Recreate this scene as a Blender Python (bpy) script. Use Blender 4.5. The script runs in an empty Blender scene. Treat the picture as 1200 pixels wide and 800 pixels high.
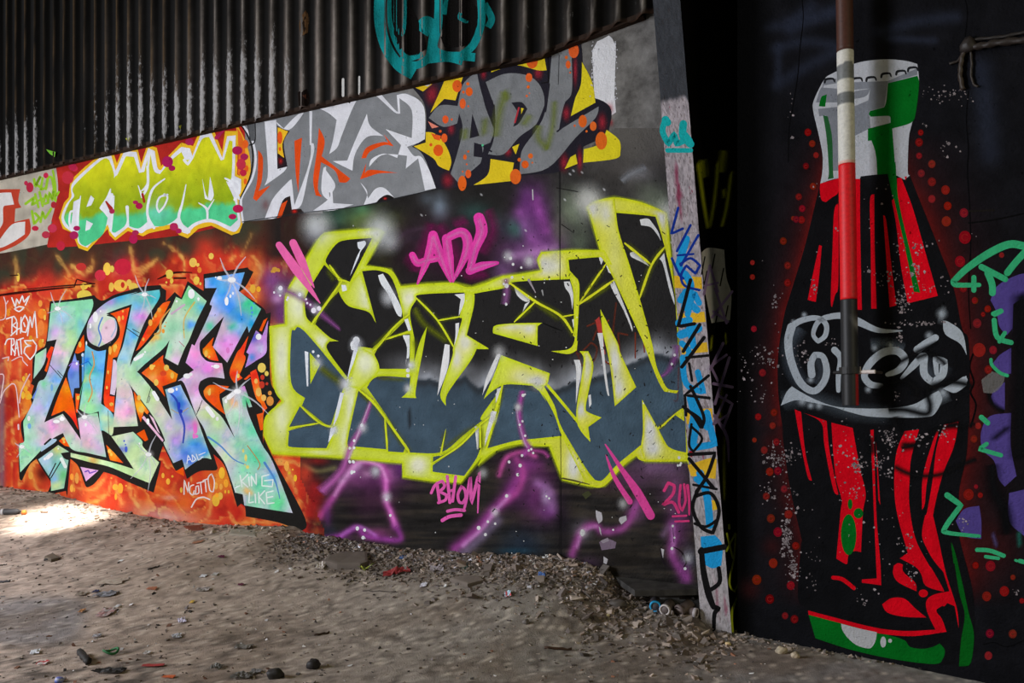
import bpy, math, random
import numpy as np
from mathutils import Vector, noise
from mathutils.geometry import delaunay_2d_cdt

random.seed(7)
RNG = np.random.default_rng(11)
SC = bpy.context.scene
COL = SC.collection

# ------------------------------------------------------------------ camera
FPX = 933.333          # focal length in pixels of a 1200 wide frame (28 mm)
HOR = 470.0            # row of the horizon
CAMH = 1.35
cam_d = bpy.data.cameras.new('camera')
cam_d.lens = 28.0
cam_d.sensor_width = 36.0
cam_d.shift_y = 70.0 / 1200.0
cam_d.clip_start = 0.05
cam = bpy.data.objects.new('camera', cam_d)
cam.location = (0, 0, CAMH)
cam.rotation_euler = (math.pi / 2, 0, 0)
COL.objects.link(cam)
SC.camera = cam
CAM = np.array([0, 0, CAMH])


def ray(u, v):
    return np.array([(u - 600.0) / FPX, 1.0, (HOR - v) / FPX])


class Plane:
    """A flat (or corrugated) surface; measures taken off the photograph are carried onto it."""

    def __init__(self, o, e1, n, fn=None):
        self.o = np.array(o, float)
        self.e1 = np.array(e1, float) / np.linalg.norm(e1)
        self.n = np.array(n, float) / np.linalg.norm(n)
        self.fn = fn

    def at(self, u, v, off=0.0):
        r = ray(u, v)
        k = 0.0
        for _ in range(4 if self.fn else 1):
            q = self.o + self.n * (off + k)
            t = np.dot(q - CAM, self.n) / np.dot(r, self.n)
            p = CAM + r * t
            if self.fn:
                k = self.fn(np.dot(p - self.o, self.e1))
        return p

    def s(self, p):
        return float(np.dot(np.array(p) - self.o, self.e1))


def vp_dir(xv):
    d = np.array([-(xv - 600.0) / FPX, -1.0, 0.0])     # along the wall, towards the right
    return d / np.linalg.norm(d)


def floor_pt(u, v):
    t = CAMH / ((v - HOR) / FPX)
    return np.array([(u - 600) / FPX * t, t, 0.0])


EA = vp_dir(-1070.0)
NA = np.array([EA[1], -EA[0], 0.0])                    # towards the viewer
if NA[1] > 0: NA = -NA
PA = Plane(floor_pt(840, 735), EA, NA)
EB = vp_dir(-500.0)
NB = np.array([EB[1], -EB[0], 0.0])
if NB[1] > 0: NB = -NB
PB_ = Plane(floor_pt(866, 742), EB, NB)

# ------------------------------------------------------------------ tracing frames
FR = {'px': (0, 0, 1.0), 'F1': (0, 150, 4), 'F2': (0, 300, 20 / 3), 'F3': (0, 400, 20 / 3), 'F4': (0, 500, 20 / 3),
      'F5': (150, 300, 20 / 3), 'F6': (150, 400, 20 / 3), 'F7': (150, 500, 5), 'F8': (270, 60, 4),
      'G1': (480, 20, 3.811), 'G2': (300, 220, 4), 'G3': (300, 380, 4), 'G4': (560, 220, 4.4444),
      'G5': (560, 390, 4.4444), 'G6': (340, 520, 4.4444), 'G7': (590, 520, 3.478), 'T1': (270, 0, 2.353),
      'P1': (740, 0, 2.963), 'P2': (740, 230, 2.963), 'P3': (740, 480, 2.963),
      'B1': (900, 0, 4), 'B2': (900, 190, 4), 'B3': (900, 340, 4), 'B4': (900, 460, 4), 'B5': (900, 600, 4)}


def P(s):
    out = []
    f = FR['px']
    for tok in s.split():
        if tok.endswith(':'):
            f = FR[tok[:-1]]
            continue
        a, b = tok.split(',')
        out.append((f[0] + float(a) / f[2], f[1] + float(b) / f[2]))
    return out


def path(p):
    return P(p) if isinstance(p, str) else [tuple(q) for q in p]


def catmull(pts, closed=False, n=6):
    m = len(pts)
    if m < 3: return list(pts)
    out = []
    rng = range(m if closed else m - 1)
    for i in rng:
        if closed:
            p0, p1, p2, p3 = pts[i - 1], pts[i], pts[(i + 1) % m], pts[(i + 2) % m]
        else:
            p0, p1, p2, p3 = pts[max(i - 1, 0)], pts[i], pts[i + 1], pts[min(i + 2, m - 1)]
        for k in range(n):
            t = k / n
            t2, t3 = t * t, t * t * t
            out.append(tuple(0.5 * (2 * p1[j] + (p2[j] - p0[j]) * t + (2 * p0[j] - 5 * p1[j] + 4 * p2[j] - p3[j]) * t2 +
                                    (3 * p1[j] - p0[j] - 3 * p2[j] + p3[j]) * t3) for j in range(len(p1))))
    if not closed: out.append(pts[-1])
    return out


def smooth_poly(pts, lim=52.0, n=5):
    """rounds the gentle bends of a closed outline, keeps its sharp corners"""
    m = len(pts)
    if m < 5: return list(pts)
    sharp = []
    for i in range(m):
        a, b, c = pts[i - 1], pts[i], pts[(i + 1) % m]
        t = math.degrees(math.atan2(c[1] - b[1], c[0] - b[0]) - math.atan2(b[1] - a[1], b[0] - a[0]))
        t = abs((t + 180) % 360 - 180)
        if t > lim: sharp.append(i)
    if not sharp: return catmull(pts, True, n)
    out = []
    for k, i in enumerate(sharp):
        j = sharp[(k + 1) % len(sharp)]
        run = [pts[i]]
        q = i
        while True:
            q = (q + 1) % m
            run.append(pts[q])
            if q == j: break
        r = catmull(run, False, n) if len(run) > 2 else run
        out += r[:-1]
    return out


def smooth_line(pts, n=6, lim=75.0):
    """rounds an open stroke but keeps its sharp turns"""
    out = []; run = [pts[0]]
    for i in range(1, len(pts)):
        run.append(pts[i])
        last = i == len(pts) - 1
        t = 0
        if not last:
            a, b, c = pts[i - 1], pts[i], pts[i + 1]
            t = math.degrees(math.atan2(c[1] - b[1], c[0] - b[0]) - math.atan2(b[1] - a[1], b[0] - a[0])); t = abs((t + 180) % 360 - 180)
        if last or t > lim:
            r = catmull(run, False, n) if len(run) > 2 else [(run[0][0] + (run[-1][0] - run[0][0]) * k / n, run[0][1] + (run[-1][1] - run[0][1]) * k / n) for k in range(n + 1)]
            out += r[:-1]; run = [pts[i]]
    return out + [pts[-1]]


# ------------------------------------------------------------------ colour
def lin(c):
    c = np.asarray(c, float) / 255.0
    return np.where(c <= 0.04045, c / 12.92, ((c + 0.055) / 1.055) ** 2.4)


def LIGHT(u):          # the daylight level found on the walls, from the open left end to the dim right end
    return np.interp(u, [0, 100, 200, 350, 500, 650, 780, 920, 1060, 1200], [.96, 1.12, 1.16, 1.02, .82, .69, .63, .60, .53, .50])


def alb(c, u):
    return np.clip(lin(c) / np.asarray(LIGHT(u))[..., None] if np.ndim(u) else lin(c) / LIGHT(u), 0.0, 0.92)


_perm = RNG.random((256, 256))


def vnoise(x, y):
    xi = np.floor(x).astype(int); yi = np.floor(y).astype(int)
    fx = x - xi; fy = y - yi
    fx = fx * fx * (3 - 2 * fx); fy = fy * fy * (3 - 2 * fy)
    g = lambda a, b: _perm[a & 255, b & 255]
    return (g(xi, yi) * (1 - fx) + g(xi + 1, yi) * fx) * (1 - fy) + (g(xi, yi + 1) * (1 - fx) + g(xi + 1, yi + 1) * fx) * fy


def fbm(x, y, o=4):
    x = np.asarray(x, float); y = np.asarray(y, float)
    r = 0; a = 0.5; t = 0
    for k in range(o):
        r = r + a * vnoise(x + 17.3 * k, y + 9.1 * k); t += a
        x = x * 2; y = y * 2; a *= 0.5
    return r / t


def inside(poly, xs, ys):
    r = np.zeros(xs.shape, bool)
    n = len(poly)
    for i in range(n):
        x1, y1 = poly[i]; x2, y2 = poly[i - 1]
        if y1 == y2: continue
        c = ((y1 > ys) != (y2 > ys)) & (xs < (x2 - x1) * (ys - y1) / (y2 - y1) + x1)
        r ^= c
    return r


# ------------------------------------------------------------------ materials
MATS = {}


def nmat(name):
    m = bpy.data.materials.new(name)
    m.use_nodes = True
    nt = m.node_tree
    b = nt.nodes['Principled BSDF']
    return m, nt, b


def bump_nodes(nt, b, scales=((55, .5), (240, .35)), dist=0.004, strength=.5):
    geo = nt.nodes.new('ShaderNodeNewGeometry')
    prev = None
    for sc, w in scales:
        n = nt.nodes.new('ShaderNodeTexNoise'); n.inputs['Scale'].default_value = sc; n.inputs['Detail'].default_value = 3
        nt.links.new(geo.outputs['Position'], n.inputs['Vector'])
        m = nt.nodes.new('ShaderNodeMath'); m.operation = 'MULTIPLY_ADD'
        nt.links.new(n.outputs['Fac'], m.inputs[0]); m.inputs[1].default_value = w
        if prev is None: m.inputs[2].default_value = 0
        else: nt.links.new(prev.outputs[0], m.inputs[2])
        prev = m
    bp = nt.nodes.new('ShaderNodeBump'); bp.inputs['Strength'].default_value = strength; bp.inputs['Distance'].default_value = dist
    nt.links.new(prev.outputs[0], bp.inputs['Height'])
    nt.links.new(bp.outputs['Normal'], b.inputs['Normal'])
    return geo


def attr_mat(name, alpha=False, rough=.6, var=.16, specks=True, bump=((55, .5), (240, .35)), bstr=.5, spec=.02, bdist=.004, nscale=9.0):
    m, nt, b = nmat(name)
    geo = bump_nodes(nt, b, bump, bdist, bstr)
    at = nt.nodes.new('ShaderNodeAttribute'); at.attribute_name = 'Col'
    n = nt.nodes.new('ShaderNodeTexNoise'); n.inputs['Scale'].default_value = nscale; n.inputs['Detail'].default_value = 6; n.inputs['Roughness'].default_value = .65
    nt.links.new(geo.outputs['Position'], n.inputs['Vector'])
    mr = nt.nodes.new('ShaderNodeMapRange'); mr.inputs[1].default_value = .25; mr.inputs[2].default_value = .75
    mr.inputs[3].default_value = 1 - var; mr.inputs[4].default_value = 1 + var * .6
    nt.links.new(n.outputs['Fac'], mr.inputs[0])
    mul = nt.nodes.new('ShaderNodeVectorMath'); mul.operation = 'SCALE'
    nt.links.new(at.outputs['Color'], mul.inputs[0]); nt.links.new(mr.outputs[0], mul.inputs['Scale'])
    last = mul.outputs[0]
    if specks:                                     # pits and grime in the rough render
        n2 = nt.nodes.new('ShaderNodeTexNoise'); n2.inputs['Scale'].default_value = 42; n2.inputs['Detail'].default_value = 4
        nt.links.new(geo.outputs['Position'], n2.inputs['Vector'])
        m2 = nt.nodes.new('ShaderNodeMapRange'); m2.inputs[1].default_value = .69; m2.inputs[2].default_value = .74
        m2.inputs[3].default_value = 1; m2.inputs[4].default_value = .35
        nt.links.new(n2.outputs['Fac'], m2.inputs[0])
        mul2 = nt.nodes.new('ShaderNodeVectorMath'); mul2.operation = 'SCALE'
        nt.links.new(last, mul2.inputs[0]); nt.links.new(m2.outputs[0], mul2.inputs['Scale'])
        last = mul2.outputs[0]
    nt.links.new(last, b.inputs['Base Color'])
    b.inputs['Roughness'].default_value = rough
    b.inputs['Specular IOR Level'].default_value = spec
    if alpha: nt.links.new(at.outputs['Alpha'], b.inputs['Alpha'])
    MATS[name] = m
    return m


PAINT = attr_mat('spray paint', bump=((28, .5), (90, .6), (330, .4)), bstr=.9, bdist=.011)
SOFT = attr_mat('misted spray paint', alpha=True, bump=((28, .5), (90, .6), (330, .4)), bstr=.9, bdist=.011)
CORR = attr_mat('shaded corrugated steel', rough=.6, var=.35, bump=((14, .6), (120, .4)), bstr=.35, spec=.05, nscale=16)  # its vertex colour carries painted roof and ridge shade besides the wear
def wear_nodes(m):
    """chalky worn flecks, thicker where the wear mask (alpha of Col) is high"""
    nt = m.node_tree; b = nt.nodes['Principled BSDF']
    src = b.inputs['Base Color'].links[0].from_socket
    geo = nt.nodes.new('ShaderNodeNewGeometry'); at = nt.nodes.new('ShaderNodeAttribute'); at.attribute_name = 'Col'
    mp = nt.nodes.new('ShaderNodeMapping'); mp.inputs['Scale'].default_value = (1, 1, .4)
    nt.links.new(geo.outputs['Position'], mp.inputs['Vector'])
    n = nt.nodes.new('ShaderNodeTexNoise'); n.inputs['Scale'].default_value = 48; n.inputs['Detail'].default_value = 8; n.inputs['Roughness'].default_value = .75
    nt.links.new(mp.outputs[0], n.inputs['Vector'])
    s = nt.nodes.new('ShaderNodeMath'); s.operation = 'MULTIPLY_ADD'; s.inputs[1].default_value = .36; s.inputs[2].default_value = 0
    nt.links.new(at.outputs['Alpha'], s.inputs[0])
    ad = nt.nodes.new('ShaderNodeMath'); ad.operation = 'ADD'; nt.links.new(n.outputs['Fac'], ad.inputs[0]); nt.links.new(s.outputs[0], ad.inputs[1])
    mr = nt.nodes.new('ShaderNodeMapRange'); mr.inputs[1].default_value = .70; mr.inputs[2].default_value = .86; mr.inputs[3].default_value = 0; mr.inputs[4].default_value = .85
    nt.links.new(ad.outputs[0], mr.inputs[0])
    mx = nt.nodes.new('ShaderNodeMix'); mx.data_type = 'RGBA'; mx.inputs[7].default_value = (.34, .33, .33, 1)
    nt.links.new(mr.outputs[0], mx.inputs[0]); nt.links.new(src, mx.inputs[6])
    nt.links.new(mx.outputs[2], b.inputs['Base Color'])


wear_nodes(CORR)
PLAINA = attr_mat('weathered surface', rough=.8, var=.2, spec=.2)
GROUNDM = attr_mat('dirt', rough=.95, var=.3, bump=((30, .25), (110, .5), (300, .4)), bstr=.9, bdist=.010, spec=.15, nscale=14)
CHIPM = attr_mat('rubble', rough=.9, var=.25, specks=False, spec=.2)


# ------------------------------------------------------------------ objects
def fill_mesh(o, verts, faces, cols=None, mat=None, smooth=False):
    me = o.data
    base = np.array(ROOTLOC.get(o.parent.name, (0, 0, 0))) if o.parent else np.zeros(3)
    V = np.asarray(verts, float) - base
    me.from_pydata([tuple(p) for p in V], [], [tuple(int(i) for i in f) for f in faces])
    if cols is not None:
        ca = me.color_attributes.new('Col', 'FLOAT_COLOR', 'POINT')
        cc = np.ones((len(V), 4), np.float32)
        c = np.asarray(cols, np.float32)
        cc[:, :c.shape[1]] = c
        ca.data.foreach_set('color', cc.ravel())
    if mat: me.materials.append(mat)
    if smooth:
        me.polygons.foreach_set('use_smooth', [True] * len(me.polygons))
    me.update()


def mesh_obj(name, verts, faces, cols=None, mat=None, parent=None, smooth=False):
    o = bpy.data.objects.new(name, bpy.data.meshes.new(name))
    COL.objects.link(o)
    if parent:
        o.parent = parent
        ROOTLOC[o.name] = tuple(ROOTLOC.get(parent.name, (0, 0, 0)))
    if verts is not None: fill_mesh(o, verts, faces, cols, mat, smooth)
    return o


ROOTLOC = {}


def root(name, loc, label, cat, group=None):
    o = bpy.data.objects.new(name, None)
    o.empty_display_size = .1
    COL.objects.link(o)
    o.location = tuple(loc)
    ROOTLOC[o.name] = tuple(loc)
    tag(o, label, cat, group)
    return o


def tag(o, label=None, cat=None, group=None, kind=None):
    if label: o['label'] = label
    if cat: o['category'] = cat
    if group: o['group'] = group
    if kind: o['kind'] = kind
    return o


SHAPES = []            # every painted shape: plane, nominal order, pixel outline, faces, colours, owner
LAYER0, LAYER = .0011, 4.5e-5


class Paint:
    """Coats of paint on one surface; the coats are stacked thinly, in order, by finish_paint()."""

    def __init__(self, plane, off=0.001, inc=6e-5, gain=1.0):
        self.pl = plane; self.off = off; self.inc = inc; self.gain = gain
        self.shapes = []
        self.soft = False

    def _add(self, pts, faces, cols):
        self.off += self.inc
        if self.gain != 1: cols = [tuple(min(.9, q * self.gain) for q in c_[:3]) + (c_[3],) for c_ in cols]
        d = dict(pl=self.pl, off=self.off, n=len(SHAPES), p=list(pts), f=faces, c=list(cols), soft=min(c_[3] for c_ in cols) < .999)
        xs = [q[0] for q in pts]; ys = [q[1] for q in pts]
        d['bb'] = (min(xs), min(ys), max(xs), max(ys))
        SHAPES.append(d); self.shapes.append(d)

    def build(self, name, parent=None, label=None, split=0):
        def one(lst):
            o = mesh_obj(name, None, None, parent=parent)
            for d in lst: d['o'] = o
            return o
        sh = self.shapes
        if split:                                      # every shape a part of its own, at most `split` of them
            last = None
            for d in sh[:split]: last = one([d])
            if len(sh) > split:
                last = one(sh[split:]); last['kind'] = 'stuff'
            return last
        return one(sh)

    def poly(self, p, c, a=1.0, sm=True, step=None, cf=None):
        pts = path(p)
        if sm: pts = smooth_poly(pts)
        if step:
            q = []
            for i, A in enumerate(pts):
                B = pts[(i + 1) % len(pts)]
                n = max(1, int(math.hypot(B[0] - A[0], B[1] - A[1]) / step))
                q += [(A[0] + (B[0] - A[0]) * k / n, A[1] + (B[1] - A[1]) * k / n) for k in range(n)]
            pts = q
        nb = len(pts)
        allp = list(pts)
        if step:
            xs = np.array([q[0] for q in pts]); ys = np.array([q[1] for q in pts])
            gx, gy = np.meshgrid(np.arange(xs.min() + step / 2, xs.max(), step), np.arange(ys.min() + step / 2, ys.max(), step))
            ins = inside(pts, gx, gy)
            allp += list(zip(gx[ins], gy[ins]))
        r = delaunay_2d_cdt([Vector(q) for q in allp], [], [list(range(nb))], 1, 1e-5)
        vv = [(q.x, q.y) for q in r[0]]
        ff = [tuple(f) for f in r[2]]
        U = np.array([q[0] for q in vv]); W = np.array([q[1] for q in vv])
        if cf is not None:
            rgb = cf(U, W)
            A = alb(rgb, U)
            cols = [tuple(x) + (a,) for x in A]
        else:
            cc = tuple(alb(c, float(U.mean())))
            cols = [cc + (a,)] * len(vv)
        if a < 1: self.soft = True
        self._add(vv, ff, cols)

    def blob(self, u, v, rx, ry, c, a=1.0, soft=0.0, rot=0.0, n=20):
        cc = tuple(alb(c, u))
        pts = [(u, v)]; cols = [cc + (a,)]; faces = []
        rings = [(1.0, a)] if not soft else [(r_, a * math.exp(-4.2 * r_ * r_) * (1 if r_ < .99 else 0)) for r_ in (.15, .3, .45, .6, .75, .9, 1.0)]
        if soft: self.soft = True
        cr, sr = math.cos(rot), math.sin(rot)
        for k, (rr, aa) in enumerate(rings):
            for i in range(n):
                t = 2 * math.pi * i / n
                x, y = rx * rr * math.cos(t), ry * rr * math.sin(t)
                pts.append((u + x * cr - y * sr, v + x * sr + y * cr)); cols.append(cc + (aa,))
            for i in range(n):
                j = (i + 1) % n
                if k == 0: faces.append((0, 1 + i, 1 + j))
                else:
                    b0 = 1 + (k - 1) * n; b1 = 1 + k * n
                    faces.append((b0 + i, b1 + i, b1 + j, b0 + j))
        if a < 1: self.soft = True
        self._add(pts, faces, cols)

    def dots(self, fr, lst, c, jit=0):
        f = FR[fr]
        for d in lst:
            rx = d[2] / f[2]; ry = (d[3] if len(d) > 3 else d[2] * 1.1) / f[2]
            cc = tuple(min(255, max(0, x + random.uniform(-jit, jit))) for x in c)
            self.blob(f[0] + d[0] / f[2], f[1] + d[1] / f[2], rx, ry, cc)

    def stroke(self, p, w, c, a=1.0, soft=False, sm=True, n=6):
        """w: width in photo pixels, one number or a list spread along the stroke."""
        pts = path(p)
        ws = list(w) if isinstance(w, (list, tuple)) else [w, w]
        q = (catmull(pts, False, n) if soft else smooth_line(pts, n)) if sm and len(pts) > 2 else pts
        if len(q) == 2:
            A, B = q
            q = [(A[0] + (B[0] - A[0]) * k / 4, A[1] + (B[1] - A[1]) * k / 4) for k in range(5)]
        q = np.array(q)
        m = len(q)
        wd = np.interp(np.linspace(0, 1, m), np.linspace(0, 1, len(ws)), ws) / 2
        d = np.gradient(q, axis=0)
        d /= np.maximum(np.linalg.norm(d, axis=1, keepdims=True), 1e-6)
        nn = np.stack([-d[:, 1], d[:, 0]], 1)
        cc = tuple(alb(c, float(q[:, 0].mean())))
        if soft:
            self.soft = True
            prof = [(-1.5, 0), (-.8, .35), (0, 1), (.8, .35), (1.5, 0)]
        else:
            prof = [(-1, 1), (1, 1)]
        k = len(prof)
        pts2 = []; cols = []; faces = []
        for i in range(m):
            e = 1.0
            if soft and (i == 0 or i == m - 1): e = 0.0
            for (t, aa) in prof:
                pts2.append(tuple(q[i] + nn[i] * wd[i] * t)); cols.append(cc + (a * aa * e,))
        for i in range(m - 1):
            for j in range(k - 1):
                faces.append((i * k + j, i * k + j + 1, (i + 1) * k + j + 1, (i + 1) * k + j))
        if not soft:                                  # round ends
            for i, sg in ((0, -1), (m - 1, 1)):
                if wd[i] < .3: continue
                b = len(pts2)
                ang = math.atan2(d[i][1] * sg, d[i][0] * sg)
                pts2.append(tuple(q[i])); cols.append(cc + (a,))
                for z in range(7):
                    t = ang - math.pi / 2 + math.pi * z / 6
                    pts2.append((q[i][0] + wd[i] * math.cos(t), q[i][1] + wd[i] * math.sin(t))); cols.append(cc + (a,))
                for z in range(6): faces.append((b, b + 1 + z, b + 2 + z))
        if a < 1: self.soft = True
        self._add(pts2, faces, cols)


def finish_paint():
    for pl in {id(d['pl']): d['pl'] for d in SHAPES}.values():
        lst = sorted((d for d in SHAPES if d['pl'] is pl and 'o' in d), key=lambda d: (d['off'], d['n']))
        B = np.array([d['bb'] for d in lst]); lev = np.zeros(len(lst))
        for i in range(len(lst)):
            if i:
                hit = (B[:i, 0] < B[i, 2]) & (B[:i, 2] > B[i, 0]) & (B[:i, 1] < B[i, 3]) & (B[:i, 3] > B[i, 1])
                if hit.any(): lev[i] = lev[:i][hit].max() + 1
            d = lst[i]
            d['v'] = [pl.at(u, v, LAYER0 + LAYER * lev[i]) for u, v in d['p']]
    own = {}
    for d in SHAPES:
        if 'o' in d: own.setdefault(d['o'].name, []).append(d)
    for nm, lst in own.items():
        V = []; F = []; C = []
        for d in lst:
            b = len(V); V += d['v']; C += d['c']; F += [tuple(b + i for i in f) for f in d['f']]
        fill_mesh(lst[0]['o'], V, F, C, SOFT if any(d['soft'] for d in lst) else PAINT)


class Canvas:
    """A sprayed ground: colours mixed with soft brushes on a grid lying on the wall."""

    def __init__(self, x0, y0, x1, y1, st=2.0):
        self.xs = np.arange(x0, x1 + .01, st); self.ys = np.arange(y0, y1 + .01, st)
        self.X, self.Y = np.meshgrid(self.xs, self.ys)
        self.C = np.zeros(self.X.shape + (3,)); self.A = np.ones(self.X.shape)

    def mix(self, m, c):
        m = np.clip(m, 0, 1)[..., None]
        self.C = self.C * (1 - m) + np.asarray(c, float) * m

    def blob(self, x, y, rx, ry, c, a=1.0, nz=0.0):
        d = ((self.X - x) / rx) ** 2 + ((self.Y - y) / ry) ** 2
        if nz: d = d * (1 + nz * (fbm(self.X / 14, self.Y / 14) - .5) * 2)
        self.mix(a * np.exp(-d * 1.2), c)

    def dist(self, p, sm=True, closed=False):
        q = path(p)
        q = catmull(q, closed, 8) if sm and len(q) > 2 else q
        if closed: q = q + [q[0]]
        D = np.full(self.X.shape, 1e9); T = np.zeros(self.X.shape)
        n = len(q) - 1
        for i in range(n):
            ax, ay = q[i]; bx, by = q[i + 1]
            L2 = (bx - ax) ** 2 + (by - ay) ** 2 + 1e-9
            t = np.clip(((self.X - ax) * (bx - ax) + (self.Y - ay) * (by - ay)) / L2, 0, 1)
            d = np.hypot(self.X - ax - t * (bx - ax), self.Y - ay - t * (by - ay))
            T = np.where(d < D, (i + t) / n, T)
            D = np.minimum(D, d)
        return D, T

    def line(self, p, w, c, a=1.0, sm=True):
        D, T = self.dist(p, sm)
        self.mix(a * np.exp(-(D / w) ** 2), c)

    def build(self, name, plane, off, region, parent=None, mat=None):
        cx = self.X[:-1, :-1] + (self.xs[1] - self.xs[0]) / 2; cy = self.Y[:-1, :-1] + (self.ys[1] - self.ys[0]) / 2
        keep = inside(path(region), cx, cy) if region is not None else np.ones(cx.shape, bool)
        h, w = self.X.shape
        used = np.zeros((h, w), bool)
        used[:-1, :-1] |= keep; used[1:, :-1] |= keep; used[:-1, 1:] |= keep; used[1:, 1:] |= keep
        idx = -np.ones((h, w), int); idx[used] = np.arange(used.sum())
        ii, jj = np.nonzero(used)
        V = [plane.at(self.X[i, j], self.Y[i, j], off) for i, j in zip(ii, jj)]
        A = alb(np.clip(self.C[used], 0, 255), self.X[used])
        A = np.concatenate([A, self.A[used][:, None]], 1)
        F = [(idx[i, j], idx[i, j + 1], idx[i + 1, j + 1], idx[i + 1, j]) for i, j in zip(*np.nonzero(keep))]
        return mesh_obj(name, V, F, A, mat or PAINT, parent)
# ================================================================== the setting
def box_pts(plane, s0, s1, z0, z1, o0, o1):
    """corners of a slab along a wall plane between two offsets"""
    r = []
    for o in (o0, o1):
        for s, z in ((s0, z0), (s1, z0), (s1, z1), (s0, z1)):
            q = plane.o + plane.e1 * s + plane.n * o
            r.append((q[0], q[1], z))
    return r


BOXF = [(0, 1, 2, 3), (7, 6, 5, 4), (0, 4, 5, 1), (1, 5, 6, 2), (2, 6, 7, 3), (3, 7, 4, 0)]


def concrete_mat(name, c1, c2, rough=.85, scale=3.0):
    m, nt, b = nmat(name)
    geo = bump_nodes(nt, b, ((40, .5), (200, .4)), .006, .6)
    n = nt.nodes.new('ShaderNodeTexNoise'); n.inputs['Scale'].default_value = scale; n.inputs['Detail'].default_value = 10; n.inputs['Roughness'].default_value = .7
    nt.links.new(geo.outputs['Position'], n.inputs['Vector'])
    r = nt.nodes.new('ShaderNodeValToRGB')
    r.color_ramp.elements[0].position = .32; r.color_ramp.elements[0].color = (*c1, 1)
    r.color_ramp.elements[1].position = .68; r.color_ramp.elements[1].color = (*c2, 1)
    nt.links.new(n.outputs['Fac'], r.inputs[0])
    nt.links.new(r.outputs[0], b.inputs['Base Color'])
    b.inputs['Roughness'].default_value = rough
    b.inputs['Specular IOR Level'].default_value = .06
    return m


CONC = concrete_mat('grey concrete', (.06, .056, .053), (.27, .26, .25), scale=5)
SHADEC = concrete_mat('shaded gap concrete', (.0008, .0008, .0007), (.004, .0035, .003))  # near black: shade of the gap put into the concrete colour
ZTOP = 8.5

wv = box_pts(PA, -15, .12, -.4, ZTOP, -.3, 0)
q0 = PA.at(846, 735); q1 = PA.at(784, 0)                 # the wall's end leans like the pillar that covers it
for k in (1, 2, 5, 6):
    z = wv[k][2]; t = (z - q0[2]) / (q1[2] - q0[2]); s = PA.s(q0) + (PA.s(q1) - PA.s(q0)) * t
    q = PA.o + PA.e1 * s + PA.n * (-.3 if k < 4 else 0)
    wv[k] = (q[0], q[1], z)
wall = mesh_obj('wall_left', wv, BOXF, None, CONC)
tag(wall, kind='structure')

# ---- upper corrugated cladding, hung in front of the concrete
CPL = Plane(PA.o + PA.n * .06, EA, NA)
pitch = CPL.s(CPL.at(25.4, 150)) - CPL.s(CPL.at(14.7, 150))
s_ref = CPL.s(CPL.at(20, 150))
CAMP = .017


def corr(s):
    ph = 2 * math.pi * (s - s_ref) / pitch
    return CAMP * (math.cos(ph) + .22 * math.cos(2 * ph))


CPL.fn = corr
ZC0 = CPL.at(400, 108.6)[2]          # bottom edge
s_end = CPL.s(CPL.at(772, 10))
cols_n = 14
ss = np.arange(s_ref - pitch * 40, s_end, pitch / cols_n)
EDGE = [(-500, 325), (0, 207), (457, 104), (646, 62), (648, 58), (775, 11)]
es = [CPL.s(CPL.at(*q)) for q in EDGE]; ez = [CPL.at(*q)[2] for q in EDGE]
edge_z = lambda s: float(np.interp(s, es, ez))
zz = np.concatenate([np.linspace(ZC0, ZC0 + .5, 16), np.linspace(ZC0 + .55, ZTOP, 24)])
V = []; C = []; F = []
for j, z in enumerate(zz):
    for i, s in enumerate(ss):
        k = corr(s)
        zj = z + (edge_z(s) - ZC0) * max(0., 1 - (z - ZC0) / (ZTOP - ZC0))
        if j == 0: zj = zj + .006 * math.sin(s * 40) + .005 * math.sin(s * 17)
        q = CPL.o + CPL.e1 * s + CPL.n * k
        V.append((q[0], q[1], zj))
V = np.array(V)
U = 600 + FPX * V[:, 0] / np.maximum(V[:, 1], .2); W = HOR - FPX * (V[:, 2] - CAMH) / np.maximum(V[:, 1], .2)
S = np.tile(ss, len(zz)); Zf = V[:, 2] - np.interp(S, es, ez) + ZC0
kk = np.array([corr(s) for s in ss]); kk = np.tile(kk, len(zz)) / CAMP
n1 = fbm(S * 9, Zf * 1.6, 4); n2 = fbm(S * 40 + 5, Zf * 6, 3); n3 = fbm(S * 2.2 + 3, Zf * 1.1 + 8, 3)
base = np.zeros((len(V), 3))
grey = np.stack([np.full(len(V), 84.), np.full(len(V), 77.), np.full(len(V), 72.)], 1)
roof_shade = np.stack([np.full(len(V), 6.), np.full(len(V), 5.), np.full(len(V), 4.)], 1)  # roof shadow over the left and top, put into the sheet colour
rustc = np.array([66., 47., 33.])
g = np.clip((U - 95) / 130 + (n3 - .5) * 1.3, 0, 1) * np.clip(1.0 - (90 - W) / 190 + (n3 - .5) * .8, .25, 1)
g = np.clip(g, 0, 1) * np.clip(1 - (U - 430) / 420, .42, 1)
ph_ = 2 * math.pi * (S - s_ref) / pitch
side_light = np.clip(.5 + .75 * np.sin(ph_ + 2.2), 0, 1)[:, None]  # bright and shaded sides of each ridge, painted into the colour
base = roof_shade + (grey * (.22 + 1.05 * side_light) - roof_shade) * g[:, None]
wear = np.clip((n2 - .40) * 5, 0, 1) * np.clip(1.25 - np.abs(Zf - ZC0 - .28) / (.12 + .75 * n1 * n3 * 2), 0, 1) * np.where(U < 45, 1, np.clip((U - 80) / 60, .1, 1)) * np.clip((380 - U) / 60, 0, 1)
wear = np.clip(1.25 - np.abs(Zf - ZC0 - .22) / (.10 + .8 * n1 * n3 * 2), 0, 1) * np.where(U < 45, 1, np.clip((U - 80) / 60, .1, 1)) * np.clip((380 - U) / 60, .25, 1) * np.clip(.45 + 1.1 * (side_light[:, 0] - .3), .2, 1)
bl = np.clip((n1 - .5) * 3, 0, 1)
base = base * (1 - .55 * bl)[:, None] 
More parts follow.
